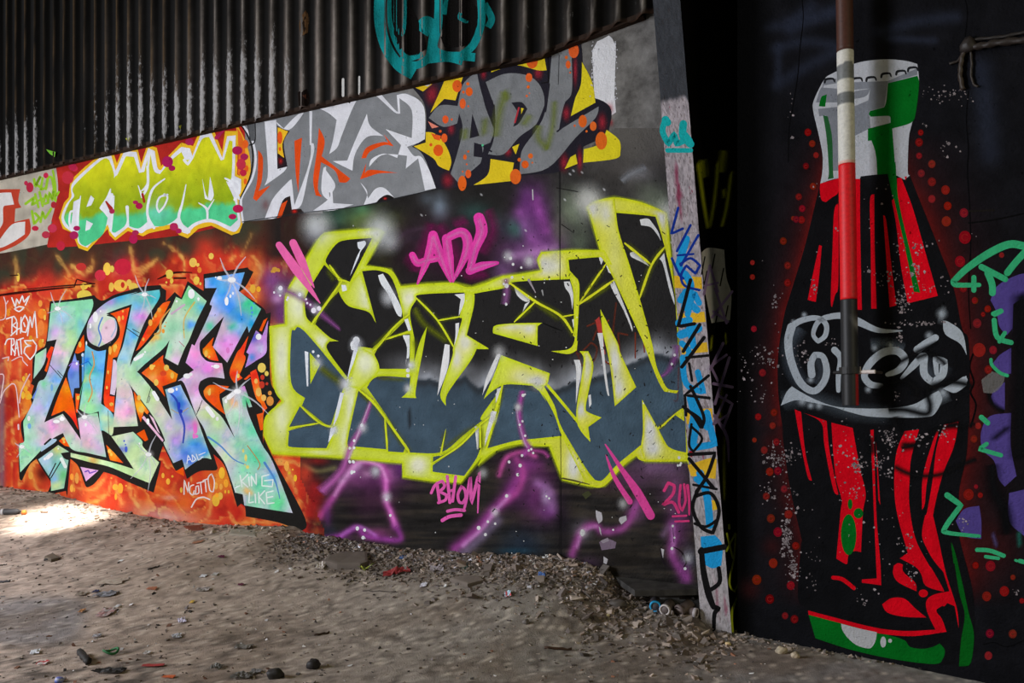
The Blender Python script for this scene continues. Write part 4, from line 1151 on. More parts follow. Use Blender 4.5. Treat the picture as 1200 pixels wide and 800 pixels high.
# ------------------------------------------------------------------ the big green outlined piece
gp = piece(PA, 560, 640, 'huge acid green outlined lettering filled black and slate blue in the middle of the wall')
nc = Canvas(300, 150, 832, 704, 2)
X, Y = nc.X, nc.Y
n1 = fbm(X / 26, Y / 26, 4); n2 = fbm(X / 60 + 9, Y / 5, 3); n3 = fbm(X / 8, Y / 8, 3)
nc.C[:] = (37, 35, 34)
nc.mix(np.clip((X - 560) / 120, 0, 1) * np.clip((330 - Y) / 60, 0, 1) * .8, (48, 46, 48))
low = np.clip((Y - 530) / 20, 0, 1)
nc.mix(low * np.clip((n2 - .45) * 5, 0, 1) * .5, (66, 58, 48)); nc.mix(low * np.clip((.45 - n2) * 5, 0, 1) * .7, (24, 22, 21))
for (x, y, rx, ry, c_, a) in ((400, 253, 40, 14, (48, 76, 62), .9), (425, 247, 12, 10, (70, 130, 100), .8), (392, 260, 14, 10, (56, 86, 74), .7), (430, 262, 26, 18, (118, 134, 66), .8), (455, 285, 22, 30, (120, 134, 50), .5), (345, 262, 20, 14, (70, 74, 60), .6),
                              (515, 243, 11, 16, (118, 134, 148), .85), (500, 233, 9, 9, (90, 100, 110), .6), (556, 250, 22, 14, (44, 76, 70), .8), (575, 262, 18, 12, (46, 72, 66), .6), (618, 240, 16, 26, (100, 50, 112), .9), (632, 258, 16, 34, (112, 54, 122), .9), (645, 285, 22, 26, (104, 54, 114), .85),
                              (610, 295, 30, 22, (100, 62, 110), .85), (630, 300, 18, 14, (156, 112, 160), .75), (596, 268, 24, 16, (66, 52, 76), .6), (605, 268, 14, 11, (58, 100, 90), .9), (672, 245, 22, 28, (116, 128, 106), .85), (690, 233, 14, 16, (172, 178, 162), .8), (678, 285, 18, 20, (84, 96, 78), .7), (655, 270, 10, 18, (92, 92, 80), .6),
                              (700, 210, 40, 18, (48, 46, 44), .7), (735, 215, 30, 26, (66, 64, 62), .7), (770, 245, 22, 22, (150, 164, 138), .8), (762, 225, 18, 14, (90, 96, 84), .6), (730, 200, 30, 12, (64, 60, 58), .7), (748, 202, 16, 9, (126, 126, 132), .9), (740, 168, 40, 30, (80, 77, 74), .8),
                              (475, 300, 36, 26, (30, 27, 28), .9), (480, 275, 30, 12, (52, 44, 52), .7), (530, 290, 56, 34, (84, 30, 66), .55), (560, 310, 34, 20, (40, 24, 36), .8), (590, 318, 14, 20, (120, 84, 130), .75), (620, 306, 7, 7, (215, 200, 220), .7), (597, 300, 6, 6, (190, 180, 200), .7),
                              (318, 330, 12, 16, (130, 74, 134), .9), (325, 345, 14, 10, (112, 60, 118), .85), (345, 348, 14, 8, (150, 90, 150), .8), (330, 365, 8, 18, (112, 58, 116), .85), (322, 300, 16, 16, (30, 26, 26), .6),
                              (440, 560, 40, 20, (96, 42, 96), .85), (415, 555, 18, 16, (150, 76, 140), .7), (455, 555, 12, 12, (190, 110, 176), .7), (435, 585, 26, 24, (70, 36, 62), .7), (440, 625, 22, 8, (132, 58, 112), .8), (395, 632, 20, 6, (84, 36, 92), .7), (385, 622, 10, 10, (36, 44, 54), .8),
                              (470, 545, 10, 16, (100, 46, 116), .8), (430, 555, 8, 6, (220, 170, 206), .5), (615, 545, 26, 14, (120, 50, 116), .9), (630, 580, 22, 30, (108, 48, 106), .85), (600, 575, 14, 20, (90, 40, 92), .8), (640, 582, 7, 12, (180, 160, 194), .8), (645, 600, 14, 10, (112, 54, 122), .8), (612, 635, 30, 16, (34, 44, 58), .85), (605, 645, 24, 4, (34, 66, 84), .7), (660, 610, 10, 30, (28, 24, 30), .8),
                              (770, 548, 40, 14, (112, 84, 116), .9), (740, 560, 30, 14, (86, 56, 84), .8), (700, 562, 24, 12, (66, 44, 58), .7), (790, 575, 18, 24, (112, 74, 110), .8), (745, 600, 14, 14, (120, 74, 116), .7), (683, 622, 12, 14, (124, 116, 130), .7), (806, 654, 8, 12, (130, 136, 150), .75), (795, 610, 14, 34, (100, 54, 98), .8), (802, 672, 8, 14, (112, 58, 112), .8), (730, 650, 40, 20, (40, 36, 32), .6), (690, 660, 16, 10, (80, 50, 84), .4)):
    nc.blob(x, y, rx, ry, c_, a, .35)
for p, w, c_, a in (("px: 375,605 392,580 410,552 424,540 445,545 452,560 452,585 458,600 463,615", 5, (176, 76, 156), .9), ("px: 463,615 468,632 430,628 418,618 398,628 375,632", 4, (150, 60, 150), .85), ("px: 400,562 420,545", 5, (206, 170, 212), .6),
                    ("G6: 860,545 960,460 1060,345 1150,250 1200,150", 7, (150, 62, 140), .9), ("G6: 900,570 1000,480 1080,400", 6, (120, 104, 132), .8), ("G5: 110,740 150,650 230,620 300,640", 3, (206, 84, 160), .8), ("G7: 0,240 60,190 80,110 50,60", 4, (176, 72, 146), .8), ("G7: 280,450 310,370 345,335 380,335 400,355 450,355 500,330 545,240", 5, (150, 70, 138), .85),
                    ("G7: 690,330 695,380 685,430 700,480 745,545", 6, (140, 66, 134), .85), ("G7: 650,370 670,340", 4, (120, 90, 124), .6), ("G2: 640,280 700,210 790,190", 2.5, (66, 48, 62), .8), ("G2: 660,290 720,240 770,230", 2.2, (52, 40, 50), .8), ("px: 590,325 592,345 590,362", 5, (130, 80, 132), .8)):
    nc.line(p, w, c_, a)
for p, w, c_, a in (("px: 392,580 410,552 424,541 445,546 453,562", 2.2, (226, 160, 212), .7), ("px: 453,562 452,585 458,600 463,615", 2.4, (220, 120, 200), .75), ("px: 400,627 420,617 440,627", 2.4, (190, 110, 200), .7), ("G6: 900,530 1000,440 1070,350 1140,270", 2.6, (206, 140, 202), .75),
                    ("G7: 300,420 325,355 380,335", 2, (196, 130, 190), .6), ("G7: 690,340 693,400 690,440", 2.4, (190, 130, 190), .6), ("px: 610,250 622,280 640,300", 8, (150, 80, 158), .6), ("px: 628,235 640,270", 6, (146, 70, 150), .6), ("px: 600,300 625,296 650,290", 5, (176, 130, 180), .5), ("G7: 140,160 190,200 200,260", 6, (160, 110, 170), .6),
                    ("px: 356,545 372,552 392,548", 3, (134, 128, 82), .7)):
    nc.line(p, w, c_, a)
for (x, y, rx, ry, c_, a) in ((362, 596, 14, 26, (196, 36, 32), .95), (356, 556, 10, 16, (206, 66, 44), .9), (370, 575, 12, 16, (160, 30, 34), .7), (372, 540, 14, 5, (150, 30, 30), .7), (384, 604, 5, 14, (120, 56, 130), .6)):
    nc.blob(x, y, rx, ry, c_, a, .5)
nc.mix(np.clip((X - 655) / 2, 0, 1) * np.clip((658 - X) / 2, 0, 1) * .8, (18, 16, 18))
nc.C *= (.86 + .28 * n3)[..., None]
nc.mix(np.clip((X - 668) / 30, 0, 1) * np.clip((212 - Y) / 50, 0, 1), (84, 81, 78))
st = RNG.random(X.shape); nc.mix((st > .9982) * .8 * (Y < 310), (206, 206, 210))
nc.build('nebula_background', PA, .0008, "px: 380,232 515,196 660,196 725,148 800,150 826,702 470,690 380,650 380,620 352,560 352,400", gp)

GC = (197, 212, 30)
PALE = (230, 234, 196)
YG = (206, 216, 40)


def greencf(u, v):
    c = np.tile(np.array(GC, float), (len(u), 1))
    for (x, y, rx, ry, a) in ((372, 268, 18, 18, .8), (440, 272, 16, 16, .8), (430, 345, 12, 26, .8), (345, 340, 14, 30, .55), (350, 360, 12, 20, .8), (350, 400, 10, 14, .9), (330, 420, 9, 40, .9), (330, 490, 10, 26, .7), (377, 402, 12, 12, .9), (428, 425, 12, 16, .95), (405, 455, 7, 10, .9), (412, 480, 7, 30, .9), (405, 515, 8, 20, .75),
                              (490, 545, 12, 12, .95), (480, 350, 12, 14, .85), (545, 400, 9, 14, .95), (535, 420, 7, 14, .9), (600, 380, 16, 8, .9), (620, 385, 10, 8, .8), (650, 312, 10, 10, .7), (635, 310, 10, 10, .75), (690, 245, 16, 14, .9), (710, 250, 8, 16, .7), (775, 255, 10, 16, .8), (640, 312, 12, 12, .7), (720, 300, 9, 50, .25),
                              (628, 447, 14, 8, .95), (610, 440, 14, 10, .5), (680, 480, 10, 10, .9), (688, 430, 6, 22, .7), (720, 425, 9, 30, .85), (725, 455, 8, 14, .8), (672, 545, 9, 22, .95), (762, 505, 9, 24, .95), (765, 525, 10, 10, .9), (590, 328, 16, 8, .4), (375, 535, 16, 10, .7)):
        m = np.clip(1.25 * a * np.exp(-(((u - x) / rx) ** 2 + ((v - y) / ry) ** 2)), 0, 1)[:, None]
        c = c * (1 - m) + np.array(PALE, float) * m
    return c


def edge_dist(u, v, polys):
    D = np.full(len(u), 1e9)
    for q in polys:
        q = q + [q[0]]
        for (ax, ay), (bx, by) in zip(q[:-1], q[1:]):
            L2 = (bx - ax) ** 2 + (by - ay) ** 2 + 1e-9
            t = np.clip(((u - ax) * (bx - ax) + (v - ay) * (by - ay)) / L2, 0, 1)
            D = np.minimum(D, np.hypot(u - ax - t * (bx - ax), v - ay - t * (by - ay)))
    return D


def bevelcf(polys, w0=.8, w1=4.5, a=.8):
    polys = [smooth_poly(P(q)) for q in polys]

    def f(u, v):
        c = greencf(u, v)
        d_ = edge_dist(u, v, polys)
        m = np.clip((d_ - w0) / (w1 - w0), 0, 1); m = (m * m * (3 - 2 * m))[:, None]
        c = np.array(GC, float) * (1 - m) + c * m
        m = m * .22
        return c * (1 - m) + np.array(PALE, float) * m
    return f


SIL = ("G2: 62,648 138,638 140,495 215,370 285,250 320,212 400,203 560,190 602,208 555,290 515,365 632,385 678,462 800,450 920,445 1012,465 1160,412 G4: 133,458 215,450 325,430 310,375 330,335 490,325 635,325 590,165 565,100 600,72 710,50 850,75 985,130 1000,300 1020,500 1040,700 "
       "G5: 1045,100 1095,640 1090,668 870,668 825,640 760,690 660,795 590,800 440,765 372,590 295,588 220,578 100,610 0,690 G3: 1060,620 1000,690 960,742 830,735 688,715 685,650 350,622 78,606 38,520 45,430 122,360 82,290 64,60")
gl = Paint(PA, .004)
for (x, y, rx, ry, a) in ((372, 262, 26, 18, .6), (445, 268, 24, 22, .55), (690, 235, 24, 18, .6), (780, 250, 18, 18, .5)):
    gl.blob(x, y, rx, ry, (206, 214, 190), a, 1)
gl.build('spray_glow', gp, split=9)
FILLS = []
fz = Paint(PA, .0048)
fz.stroke(P(SIL) + P('G2: 62,648'), 4.5, GC, .55, soft=True, sm=False)
fz.build('outline_mist', gp)


def darkcf(u, v):
    yl = np.interp(u, [330, 480, 500, 520, 545, 560, 590, 625, 640, 655, 670, 690, 700, 730, 745, 765, 800], [452, 440, 442, 446, 440, 452, 440, 446, 452, 456, 448, 440, 440, 430, 424, 414, 420])
    yl = yl + 3 * (fbm(u / 7, u * 0 + 3, 2) - .5) * 2
    c = np.tile(np.array((38, 37, 37), float), (len(u), 1))
    gm = np.clip((v - yl + 34) / 36, 0, 1) ** 1.35 * np.interp(u, [430, 480, 800], [.0, 1, 1])
    gm = gm * np.clip(.35 + 1.3 * fbm(u / 24, v / 18, 2), 0, 1.2)
    c = c + (np.array((188, 193, 202.)) - c) * np.clip(gm, 0, 1)[:, None] * .9
    lo = np.clip((v - yl) / 2.5, 0, 1)[:, None]
    slate = np.array((66, 84, 98.)) * (.86 + .24 * fbm(u / 14, v / 14, 3))[:, None]
    c = c * (1 - lo) + slate * lo
    dr = (np.exp(-((v - yl - 5) / 5) ** 2) * .6 * (u > 480))[:, None]
    c = c * (1 - dr) + np.array((38, 36, 36.)) * dr
    gr = np.exp(-((v - yl - 12) / 16) ** 2)[:, None] * .25 * (u > 480)[:, None]
    return c * (1 - gr) + np.array((48, 52, 58.)) * gr


d = Paint(PA, .0058)
DK = (38, 37, 37)
SLc = lambda u, v: np.array((68, 87, 102.))[None] * (.85 + .26 * fbm(u / 14, v / 14, 3))[:, None]
for p in ("G2: 372,268 420,245 545,235 440,440 395,420 335,360 330,330", "G2: 320,360 385,430 380,460 300,570 260,632 235,600 232,520 270,440",
          "G2: 388,485 405,522 440,557 527,582 563,634 497,390 578,388 640,430 688,600 660,640 545,752 487,744 G3: 470,110 430,250 335,120 345,80 388,78 G2: 345,700 278,640 310,570",
          "G2: 710,610 725,665 620,700 680,640", "G3: 600,75 690,50 722,45 720,190 715,208 580,208 555,140"):
    d.poly(p, DK, cf=darkcf, step=3); FILLS.append(p)
for p in ("G3: 165,50 180,28 225,30 425,268 405,310 352,470 322,465 215,380 230,345 165,275", "G3: 205,385 300,460 155,480", "G3: 165,495 300,465 355,485 365,500 330,580 170,575 150,560 155,510", "G3: 480,310 545,372 600,430 610,585 440,570 430,540", "G3: 606,442 700,575 690,600 620,595",
          "G3: 828,660 940,580 1048,475 1045,600 975,710 828,690", "G5: 145,275 280,272 345,340 400,430 440,535 300,550 200,560 50,600 110,410 125,290", "G3: 830,620 880,612 830,645"):
    d.poly(p, DK, cf=SLc, step=5); FILLS.append(p)
DRP = ("G2: 1028,495 1165,470 G4: 165,505 210,488 480,475 478,430 472,375 650,362 700,400 720,130 840,140 925,150 968,290 1020,520 1035,700 G5: 1045,100 1075,380 1085,622 1030,610 990,590 940,500 855,345 860,560 840,590 720,690 650,765 610,765 560,700 440,500 330,310 125,285 20,430 "
       "G3: 1060,450 970,520 870,598 720,600 610,425 520,295 570,245 720,250 735,210 745,90 G2: 722,590 752,525 770,500 975,490 985,510")
d.poly(DRP, DK, cf=darkcf, step=2.2); FILLS.append(DRP)
d.build('fill', gp, split=40)
g = Paint(PA, .005)
g.poly(SIL, GC, cf=bevelcf([SIL] + FILLS), step=2.2)
g.build('outline', gp)

e = Paint(PA, .0068)
gpoly = lambda p: e.poly(p, GC, cf=bevelcf([p], .6, 3.8), step=2.2)
OLV = (96, 104, 26)
# green haze where the paint was misted
for p, w, a in (("G2: 740,560 790,640 900,720", 8, .8), ("G2: 330,380 370,440", 6, .5), ("G3: 300,200 350,240 420,290", 10, .8), ("G3: 560,250 715,262", 5, .6), ("G3: 620,460 690,570", 5, .6), ("G3: 1050,480 1056,600", 7, .7), ("G4: 300,600 430,690", 7, .6), ("G4: 545,580 650,430", 6, .6), ("G4: 545,600 690,510", 6, .5),
                ("G4: 210,680 290,620", 6, .6), ("G3: 870,590 1040,460", 6, .5), ("G2: 540,745 640,660", 4, .5), ("G3: 740,60 760,160", 7, .6), ("G2: 985,640 1010,520", 8, .5), ("G3: 480,315 540,370", 6, .5)):
    e.stroke(p, w, OLV, a, soft=True)
gpoly("G2: 985,480 1025,500 1020,560 988,690 1090,752 1035,755 G3: 1000,180 900,320 890,382 866,345 870,300 920,150 925,105 G2: 965,620 955,600")
for p, w in (("G2: 345,362 400,440", 2.6), ("G2: 385,430 430,440", 2.6), ("G2: 400,440 310,570 260,640", 3.0), ("G2: 750,515 850,620 930,752", 2.6), ("G2: 850,622 960,603", 2.2), ("G2: 545,770 640,660 720,590", 2.6), ("G2: 600,712 725,672", 2.2), ("G2: 640,662 560,760", 2),
             ("G3: 208,382 300,462 365,482", 2.6), ("G3: 152,486 300,462", 2.2), ("G3: 480,305 545,360 600,430 700,570 718,598", 3.2), ("G3: 604,436 616,590", 2.6), ("G3: 826,650 950,572 1052,470 1130,400 1152,300", 2.2), ("G3: 1050,465 1052,610", 2.6), ("G3: 1155,285 1120,420 1080,585", 3.6), ("G3: 865,612 890,490", [2.6, .4]),
             ("G4: 165,495 300,592 435,670 505,775", 3.2), ("G4: 300,592 190,698", 2.4), ("G4: 435,672 500,660", 1.8), ("G4: 528,600 668,395", 2.6), ("G4: 528,606 712,478", 3.2), ("G4: 765,288 905,402", 3.2), ("G4: 972,310 905,402 842,575", 3.2), ("G5: 940,502 1025,425 1072,392", 2), ("G5: 935,498 980,470", 2.4)):
    e.stroke(p, (max(w) if isinstance(w, list) else w) * 2.4, (110, 118, 26), .5, soft=True)
    e.stroke(p, [w * .55, w, w * .8, w, w * .5] if not isinstance(w, list) else w, YG)
gpoly("G3: 802,8 790,80 750,300 752,345 682,343 715,305 728,230 765,90"); gpoly("G3: 252,132 300,188 255,280"); gpoly("G3: 480,105 550,140 578,200 560,240 490,305 425,290 440,240"); gpoly("G2: 485,395 500,420 560,630 525,580 440,555 405,520 390,490 430,480 445,440")
gpoly("G4: 478,430 500,455 528,500 525,640 515,800 G5: 520,40 515,90 470,110 380,95 470,85 500,50 505,0 G4: 500,770 498,560 480,476"); gpoly("G4: 78,740 95,715 200,705 335,703 312,720 310,795 G5: 312,68 80,2")
gpoly("G5: 120,115 375,210 362,265 335,280 285,275 150,268 80,300 30,345 95,190"); gpoly("G5: 285,275 340,270 400,380 440,500 600,770 560,780 440,540 400,430 345,330"); e.stroke("G5: 365,275 510,450 585,560", [3.4, 3.4, 1], GC)
gpoly("G5: 530,95 575,95 602,170 578,300 562,390 580,415 645,440 575,490 585,568 512,450 545,200 550,130"); gpoly("G4: 638,632 725,800 G5: 745,110 825,282 713,382 690,180 655,20 G4: 650,760")
gpoly("G4: 565,100 600,72 710,50 720,130 735,230 790,400 850,600 905,800 G5: 930,170 960,240 990,290 1045,300 1035,315 970,305 930,230 850,20 G4: 855,790 720,500 640,335 590,165")
gpoly("G5: 855,345 940,500 990,590 1090,630 1090,668 870,668 850,600 860,500"); gpoly("G5: 1025,425 1072,398 1075,460"); gpoly("G5: 0,50 58,84 0,84"); gpoly("G4: 590,325 660,325 700,400 668,395 640,362 600,362")
e.build('inner_line', gp, split=100)
h = Paint(PA, .0082)
WHT = (226, 230, 236)
for p in ("G2: 475,255 510,248 515,265 490,300 480,330 440,415 470,330 490,290 478,280", "G2: 572,410 595,402 640,480 680,560 682,605 660,590 620,500 585,450", "G2: 400,455 420,455 425,480 410,505 405,485", "G2: 930,500 978,495 975,540 950,602 955,550 960,522", "G2: 935,635 952,632 948,680 928,742 935,690",
          "G2: 690,690 720,690 718,790 705,800 G3: 702,190 708,110 690,60", "G3: 228,125 245,130 245,290 238,290", "G3: 462,108 478,105 470,150 445,210 430,258 432,230 450,150", "G3: 395,318 412,322 385,430 362,478 372,420", "G3: 352,482 375,478 365,510 338,555 345,515", "G3: 885,92 908,96 900,200 850,335 862,240", "G3: 1130,138 1148,142 1110,230 1062,330 1080,250",
          "G3: 1025,478 1045,478 1042,585 1036,585", "G3: 1100,410 1125,408 1100,500 1072,570 1085,490", "G3: 1130,300 1145,300 1122,370", "G2: 695,618 712,612 728,665 715,672", "G4: 843,165 885,160 910,185 940,230 955,280 935,245 900,205 850,195", "G4: 792,338 815,335 850,360 895,410 850,385 800,360", "G4: 945,370 970,340 985,420 1020,560 1025,610 1000,540 965,400",
          "G4: 688,490 710,485 745,570 800,710 805,750 760,640 700,530", "G4: 668,405 690,400 700,450 680,440", "G4: 630,365 650,350 652,380 642,400", "G4: 448,488 480,488 497,560 492,635 480,560 455,520", "G4: 490,685 502,682 505,740 497,725", "G4: 190,520 230,535 272,575 268,592 240,590 205,560", "G4: 272,590 232,650 245,605", "G5: 100,120 118,112 85,200 22,325 50,240", "G5: 500,140 530,140 538,200 510,370 512,200",
          "G5: 622,0 650,0 665,180 685,328 670,300 640,90", "G5: 575,325 588,320 592,370 580,390", "G5: 108,288 120,285 95,365 92,320", "G5: 75,405 98,410 70,490 35,592 45,510"):
    h.poly(p, WHT)
for fr, l in (('G2', [(460, 735, 18), (470, 715, 16), (455, 750, 10)]), ('G3', [(268, 128, 6), (292, 148, 6), (275, 168, 7), (435, 265, 8), (450, 262, 6), (448, 245, 6), (722, 190, 7), (712, 215, 9), (712, 240, 8), (496, 472, 7), (460, 545, 6), (440, 580, 6), (460, 578, 6), (440, 645, 6), (458, 645, 6), (450, 692, 8)]),
              ('G4', [(170, 367, 8), (183, 398, 7), (226, 415, 6), (178, 466, 7), (150, 510, 11), (135, 500, 6), (138, 555, 6), (147, 606, 7)]), ('G5', [(235, 325, 8), (245, 320, 5), (232, 460, 6), (218, 478, 6), (246, 535, 6), (265, 612, 6), (278, 605, 6), (230, 638, 7), (288, 625, 6), (163, 672, 7), (220, 690, 9), (208, 738, 7), (1025, 115, 7), (1010, 162, 7), (1048, 650, 7), (1058, 678, 6), (1042, 690, 6)]),
              ('G6', [(310, 92, 7), (328, 92, 7), (320, 152, 6), (334, 145, 6), (350, 440, 9, 11), (388, 448, 8), (380, 488, 9), (502, 290, 6), (522, 372, 7), (1128, 270, 8), (1030, 405, 7), (982, 437, 10), (1017, 472, 8), (1068, 415, 6), (1185, 160, 8), (1140, 93, 7)]), ('G7', [(690, 334, 5), (697, 382, 4), (687, 426, 6), (740, 508, 6), (720, 86, 5), (715, 55, 5), (322, 362, 9, 14), (447, 350, 4), (12, 212, 6), (68, 88, 6), (58, 125, 5), (175, 213, 4), (186, 222, 4)])):
    h.dots(fr, l, (236, 238, 242))
for (x, y, r, a) in ((371, 266, 26, .55), (444, 271, 28, .55), (457, 282, 18, .35), (690, 236, 26, .6), (786, 250, 22, .5), (640, 310, 14, .3), (455, 345, 14, .3), (405, 450, 12, .8), (392, 504, 9, .7), (482, 428, 9, .7), (478, 455, 8, .6), (630, 448, 12, .7), (372, 425, 10, .5), (418, 405, 12, .55), (585, 413, 12, .5), (607, 477, 7, .8), (440, 552, 10, .6), (453, 582, 9, .6), (425, 501, 9, .6), (683, 624, 8, .6), (806, 654, 8, .6), (580, 600, 8, .6), (566, 554, 9, .4), (620, 306, 9, .6), (595, 300, 9, .5), (328, 340, 10, .5), (352, 345, 9, .5), (370, 362, 9, .5), (417, 400, 8, .5), (650, 300, 12, .35), (790, 250, 10, .6), (455, 350, 12, .5), (578, 490, 8, .5), (730, 590, 9, .5)):
    h.blob(x, y, r, r * 1.15, (226, 228, 236), a, 1)
h.dots('G2', [(115, 470, 10), (85, 490, 5), (150, 515, 6), (205, 500, 8), (235, 522, 5), (240, 540, 5), (255, 548, 5), (270, 575, 12), (295, 565, 10), (145, 525, 5), (113, 505, 5)], (236, 230, 240)); h.dots('G2', [(88, 383, 14, 12), (103, 385, 8), (75, 392, 6)], (206, 150, 60))
h.build('highlight', gp, split=100)
v = Paint(PA, .0078)
for p, w, c_, a in (("G3: 545,340 500,470 440,580 400,690 300,790", [4, 7, 9, 12], (196, 104, 180), .8), ("G3: 540,350 480,510 430,640", [1, 3, 3], (236, 200, 232), .6), ("G5: 235,295 215,400 225,490 245,560 265,600 230,640", [7, 7, 8, 9], (170, 78, 160), .85), ("G5: 205,390 210,450 240,560 260,600", 2.5, (222, 170, 214), .6), ("G2: 110,470 200,510 280,570 400,670", [10, 9, 9, 3], (150, 84, 150), .7), ("G5: 1040,60 1030,120 990,200 930,240", [12, 9, 6, 3], (136, 78, 140), .7),
                    ("G4: 145,470 150,540 140,610", 8, (150, 96, 150), .75), ("G5: 270,610 340,620 370,650", 5, (190, 84, 160), .6)):
    v.stroke(p, w, c_, a, soft=True)
for p, w, a in (("G4: 610,690 660,720 680,690", 1.6, .8), ("G4: 700,780 720,600", 2, .4), ("G5: 530,110 590,50 620,80 600,150 540,170 520,110", 2, .45), ("G5: 635,20 650,130 700,170 730,60", 2, .8), ("G5: 820,130 820,0", 1.6, .8), ("G5: 868,100 860,0", 1.6, .8), ("G4: 850,600 862,760", 1.6, .8), ("G4: 570,720 640,690 600,790", 2, .5), ("G5: 740,110 730,0 780,10", 2, .5), ("G5: 505,30 515,110", 1.6, .5), ("G5: 1045,180 1040,340 1020,350", 1.2, .4)):
    v.stroke(p, w, (120, 52, 34), a)
v.poly("G4: 612,690 632,670 650,740 655,800 G5: 665,110 650,120 635,40", (176, 60, 54), .85)
v.stroke("G3: 718,380 722,500", 5, (40, 30, 24), .5, soft=True)
v.build('purple_mist', gp, split=40)
# flakes where the paint has peeled, cracks
pk = Paint(PA, .0098)
for p in ("G7: 376,270 400,280 403,310 388,325 378,300", "G7: 475,300 500,292 503,310 480,328 470,312", "G7: 408,458 426,470 420,490 408,485", "G7: 388,335 396,345 400,375 393,362", "G7: 640,425 655,430 650,470 642,450"): pk.poly(p, (168, 164, 168))
pk.poly("G7: 390,400 420,385 460,400 455,425 400,433", (112, 96, 112)); pk.poly("G7: 395,395 425,382 430,395 405,405", (140, 130, 140))
pk.stroke("G7: 695,420 725,440 745,480 735,500", [1, 2.4, 1], (34, 24, 30)); pk.stroke("G7: 640,425 648,470 665,500", [1, 2, 1], (30, 24, 30)); pk.stroke("G7: 690,340 695,400", .8, (50, 30, 46)); pk.stroke("G7: 240,140 290,150 350,165", [2, 2, 1], (84, 80, 40)); pk.poly("G7: 320,205 345,190 360,205 335,225", (60, 62, 40))
for _ in range(200):
    x = random.uniform(560, 800); y = random.uniform(260, 660); l = random.uniform(1, 3.5)
    pk.stroke([(x, y), (x + random.uniform(-l, l), y + random.uniform(.3, 1) * l)], random.uniform(.7, 1.5), (30, 28, 28))
for _ in range(70):
    x = random.uniform(400, 800); y = random.uniform(250, 660)
    pk.blob(x, y, random.uniform(.4, .9), random.uniform(.4, 1.0), (206, 206, 206), n=6)
pk.stroke("G4: 435,190 500,235", [1, .4], (24, 22, 22)); pk.stroke("G4: 410,0 520,20", 1, (26, 24, 24)); pk.stroke("G4: 285,10 287,62", 1.2, (190, 186, 190)); pk.stroke("G4: 265,480 300,545", [3, 1], (150, 140, 146)); pk.stroke("G4: 335,535 340,560", [2, 1], (150, 150, 150)); pk.stroke("G4: 340,705 400,730 440,745", [1, 1.6, .5], (16, 16, 16))
pk.build('peeling_flake', gp, split=14)

# ---- pink writing over it
PINK = (238, 62, 160)
pa = piece(PA, 530, 328, 'glowing hot pink ADL letters above the green outlined lettering', 'graffiti_tag', 'graffiti tag')
z = Paint(PA, .0085)
for p in ("G2: 830,160 780,300 750,400", "G2: 850,170 930,300 950,420", "G2: 700,310 760,380", "G2: 1080,100 1110,200 1050,310", "G2: 960,420 1100,400", "G2: 920,180 1000,150"): z.stroke(p, 14, (120, 30, 84), .55, soft=True)
z.build('pink_haze', pa)
for st in ((("G2: 830,222 815,300 790,370 757,450", [11, 11, 8, 2]), ("G2: 830,222 866,325 912,440", [11, 11, 2.5]), ("G2: 733,315 757,352 800,340 858,330", [8, 9, 8, 7])),
           (("G2: 893,238 905,330 924,440", [11, 11, 2.5]), ("G2: 893,236 960,208 990,240 982,315 924,436", [9, 11, 12, 10, 2.5])), (("G2: 1045,142 1058,205 1026,290 1002,388", [13, 14, 10, 8]), ("G2: 1002,388 1060,366 1132,352", [10, 10, 4]))):
    z = Paint(PA, .0092)
    for p, w in st: z.stroke(p, w, PINK)
    for p, w in st: z.stroke(p, [x * .4 for x in w], (250, 134, 200), .5, soft=True)
    z.build('letter', pa)


def pinkpiece(polys, label, c=PINK):
    z = Paint(PA, .0092)
    for p in polys: z.poly(p, c)
    tag(z.build('graffiti_mark'), label, 'graffiti mark')
def darts(strokes, label, c):
    z = Paint(PA, .0092)
    for p, w in strokes: z.stroke(p, w, c)
    tag(z.build('graffiti_mark'), label, 'graffiti mark')


darts((("G2: 108,268 190,385 300,540", [8, 11, 1.2]), ("G2: 174,258 215,345 272,467", [9, 10, 1.2])), 'pair of hot pink darts slashed across the upper left of the green outline', (238, 104, 170))
darts((("G7: 415,2 480,100 545,195 600,292", [1.5, 5.5, 10, 10]), ("G7: 418,45 452,135 515,235", [1.2, 5, 7])), 'pair of hot pink darts running off the lower right of the green lettering', (226, 66, 140))
zz_ = tagset([("G6: 765,205 778,300", 3.6), ("G6: 735,255 755,215 792,192 804,220 778,248 815,266 808,292 772,306", 3.4), ("G6: 818,168 832,305", 3.6), ("G6: 862,170 846,298", 3.6), ("G6: 830,246 852,238", 3), ("G6: 893,222 874,262 880,300 898,308 914,280 910,240 893,222", 3.4), ("G6: 905,345 918,290 938,172 944,312 986,145 977,358", [2.6, 3.4, 3.8, 3.8, 4, 1.6]), ("G6: 820,350 860,342 908,346", 3.6), ("G6: 793,398 830,378 890,370", 4.2)],
             (240, 92, 170), 4, 'hot pink BHOM tag with two underlines below the middle of the green outline')
tagset([("G7: 655,190 672,158 697,170 690,205 650,248 690,238 714,278", 3.6), ("G7: 722,168 716,240 728,272 742,230 736,165", 3), ("G7: 750,170 756,220 757,288", [4, 3, 2]), ("G7: 690,295 745,292", 2.4), ("G7: 700,316 755,314", 2.4)], (216, 56, 112), 3, 'hot pink number scrawl with underlines low on the wall against the pillar')
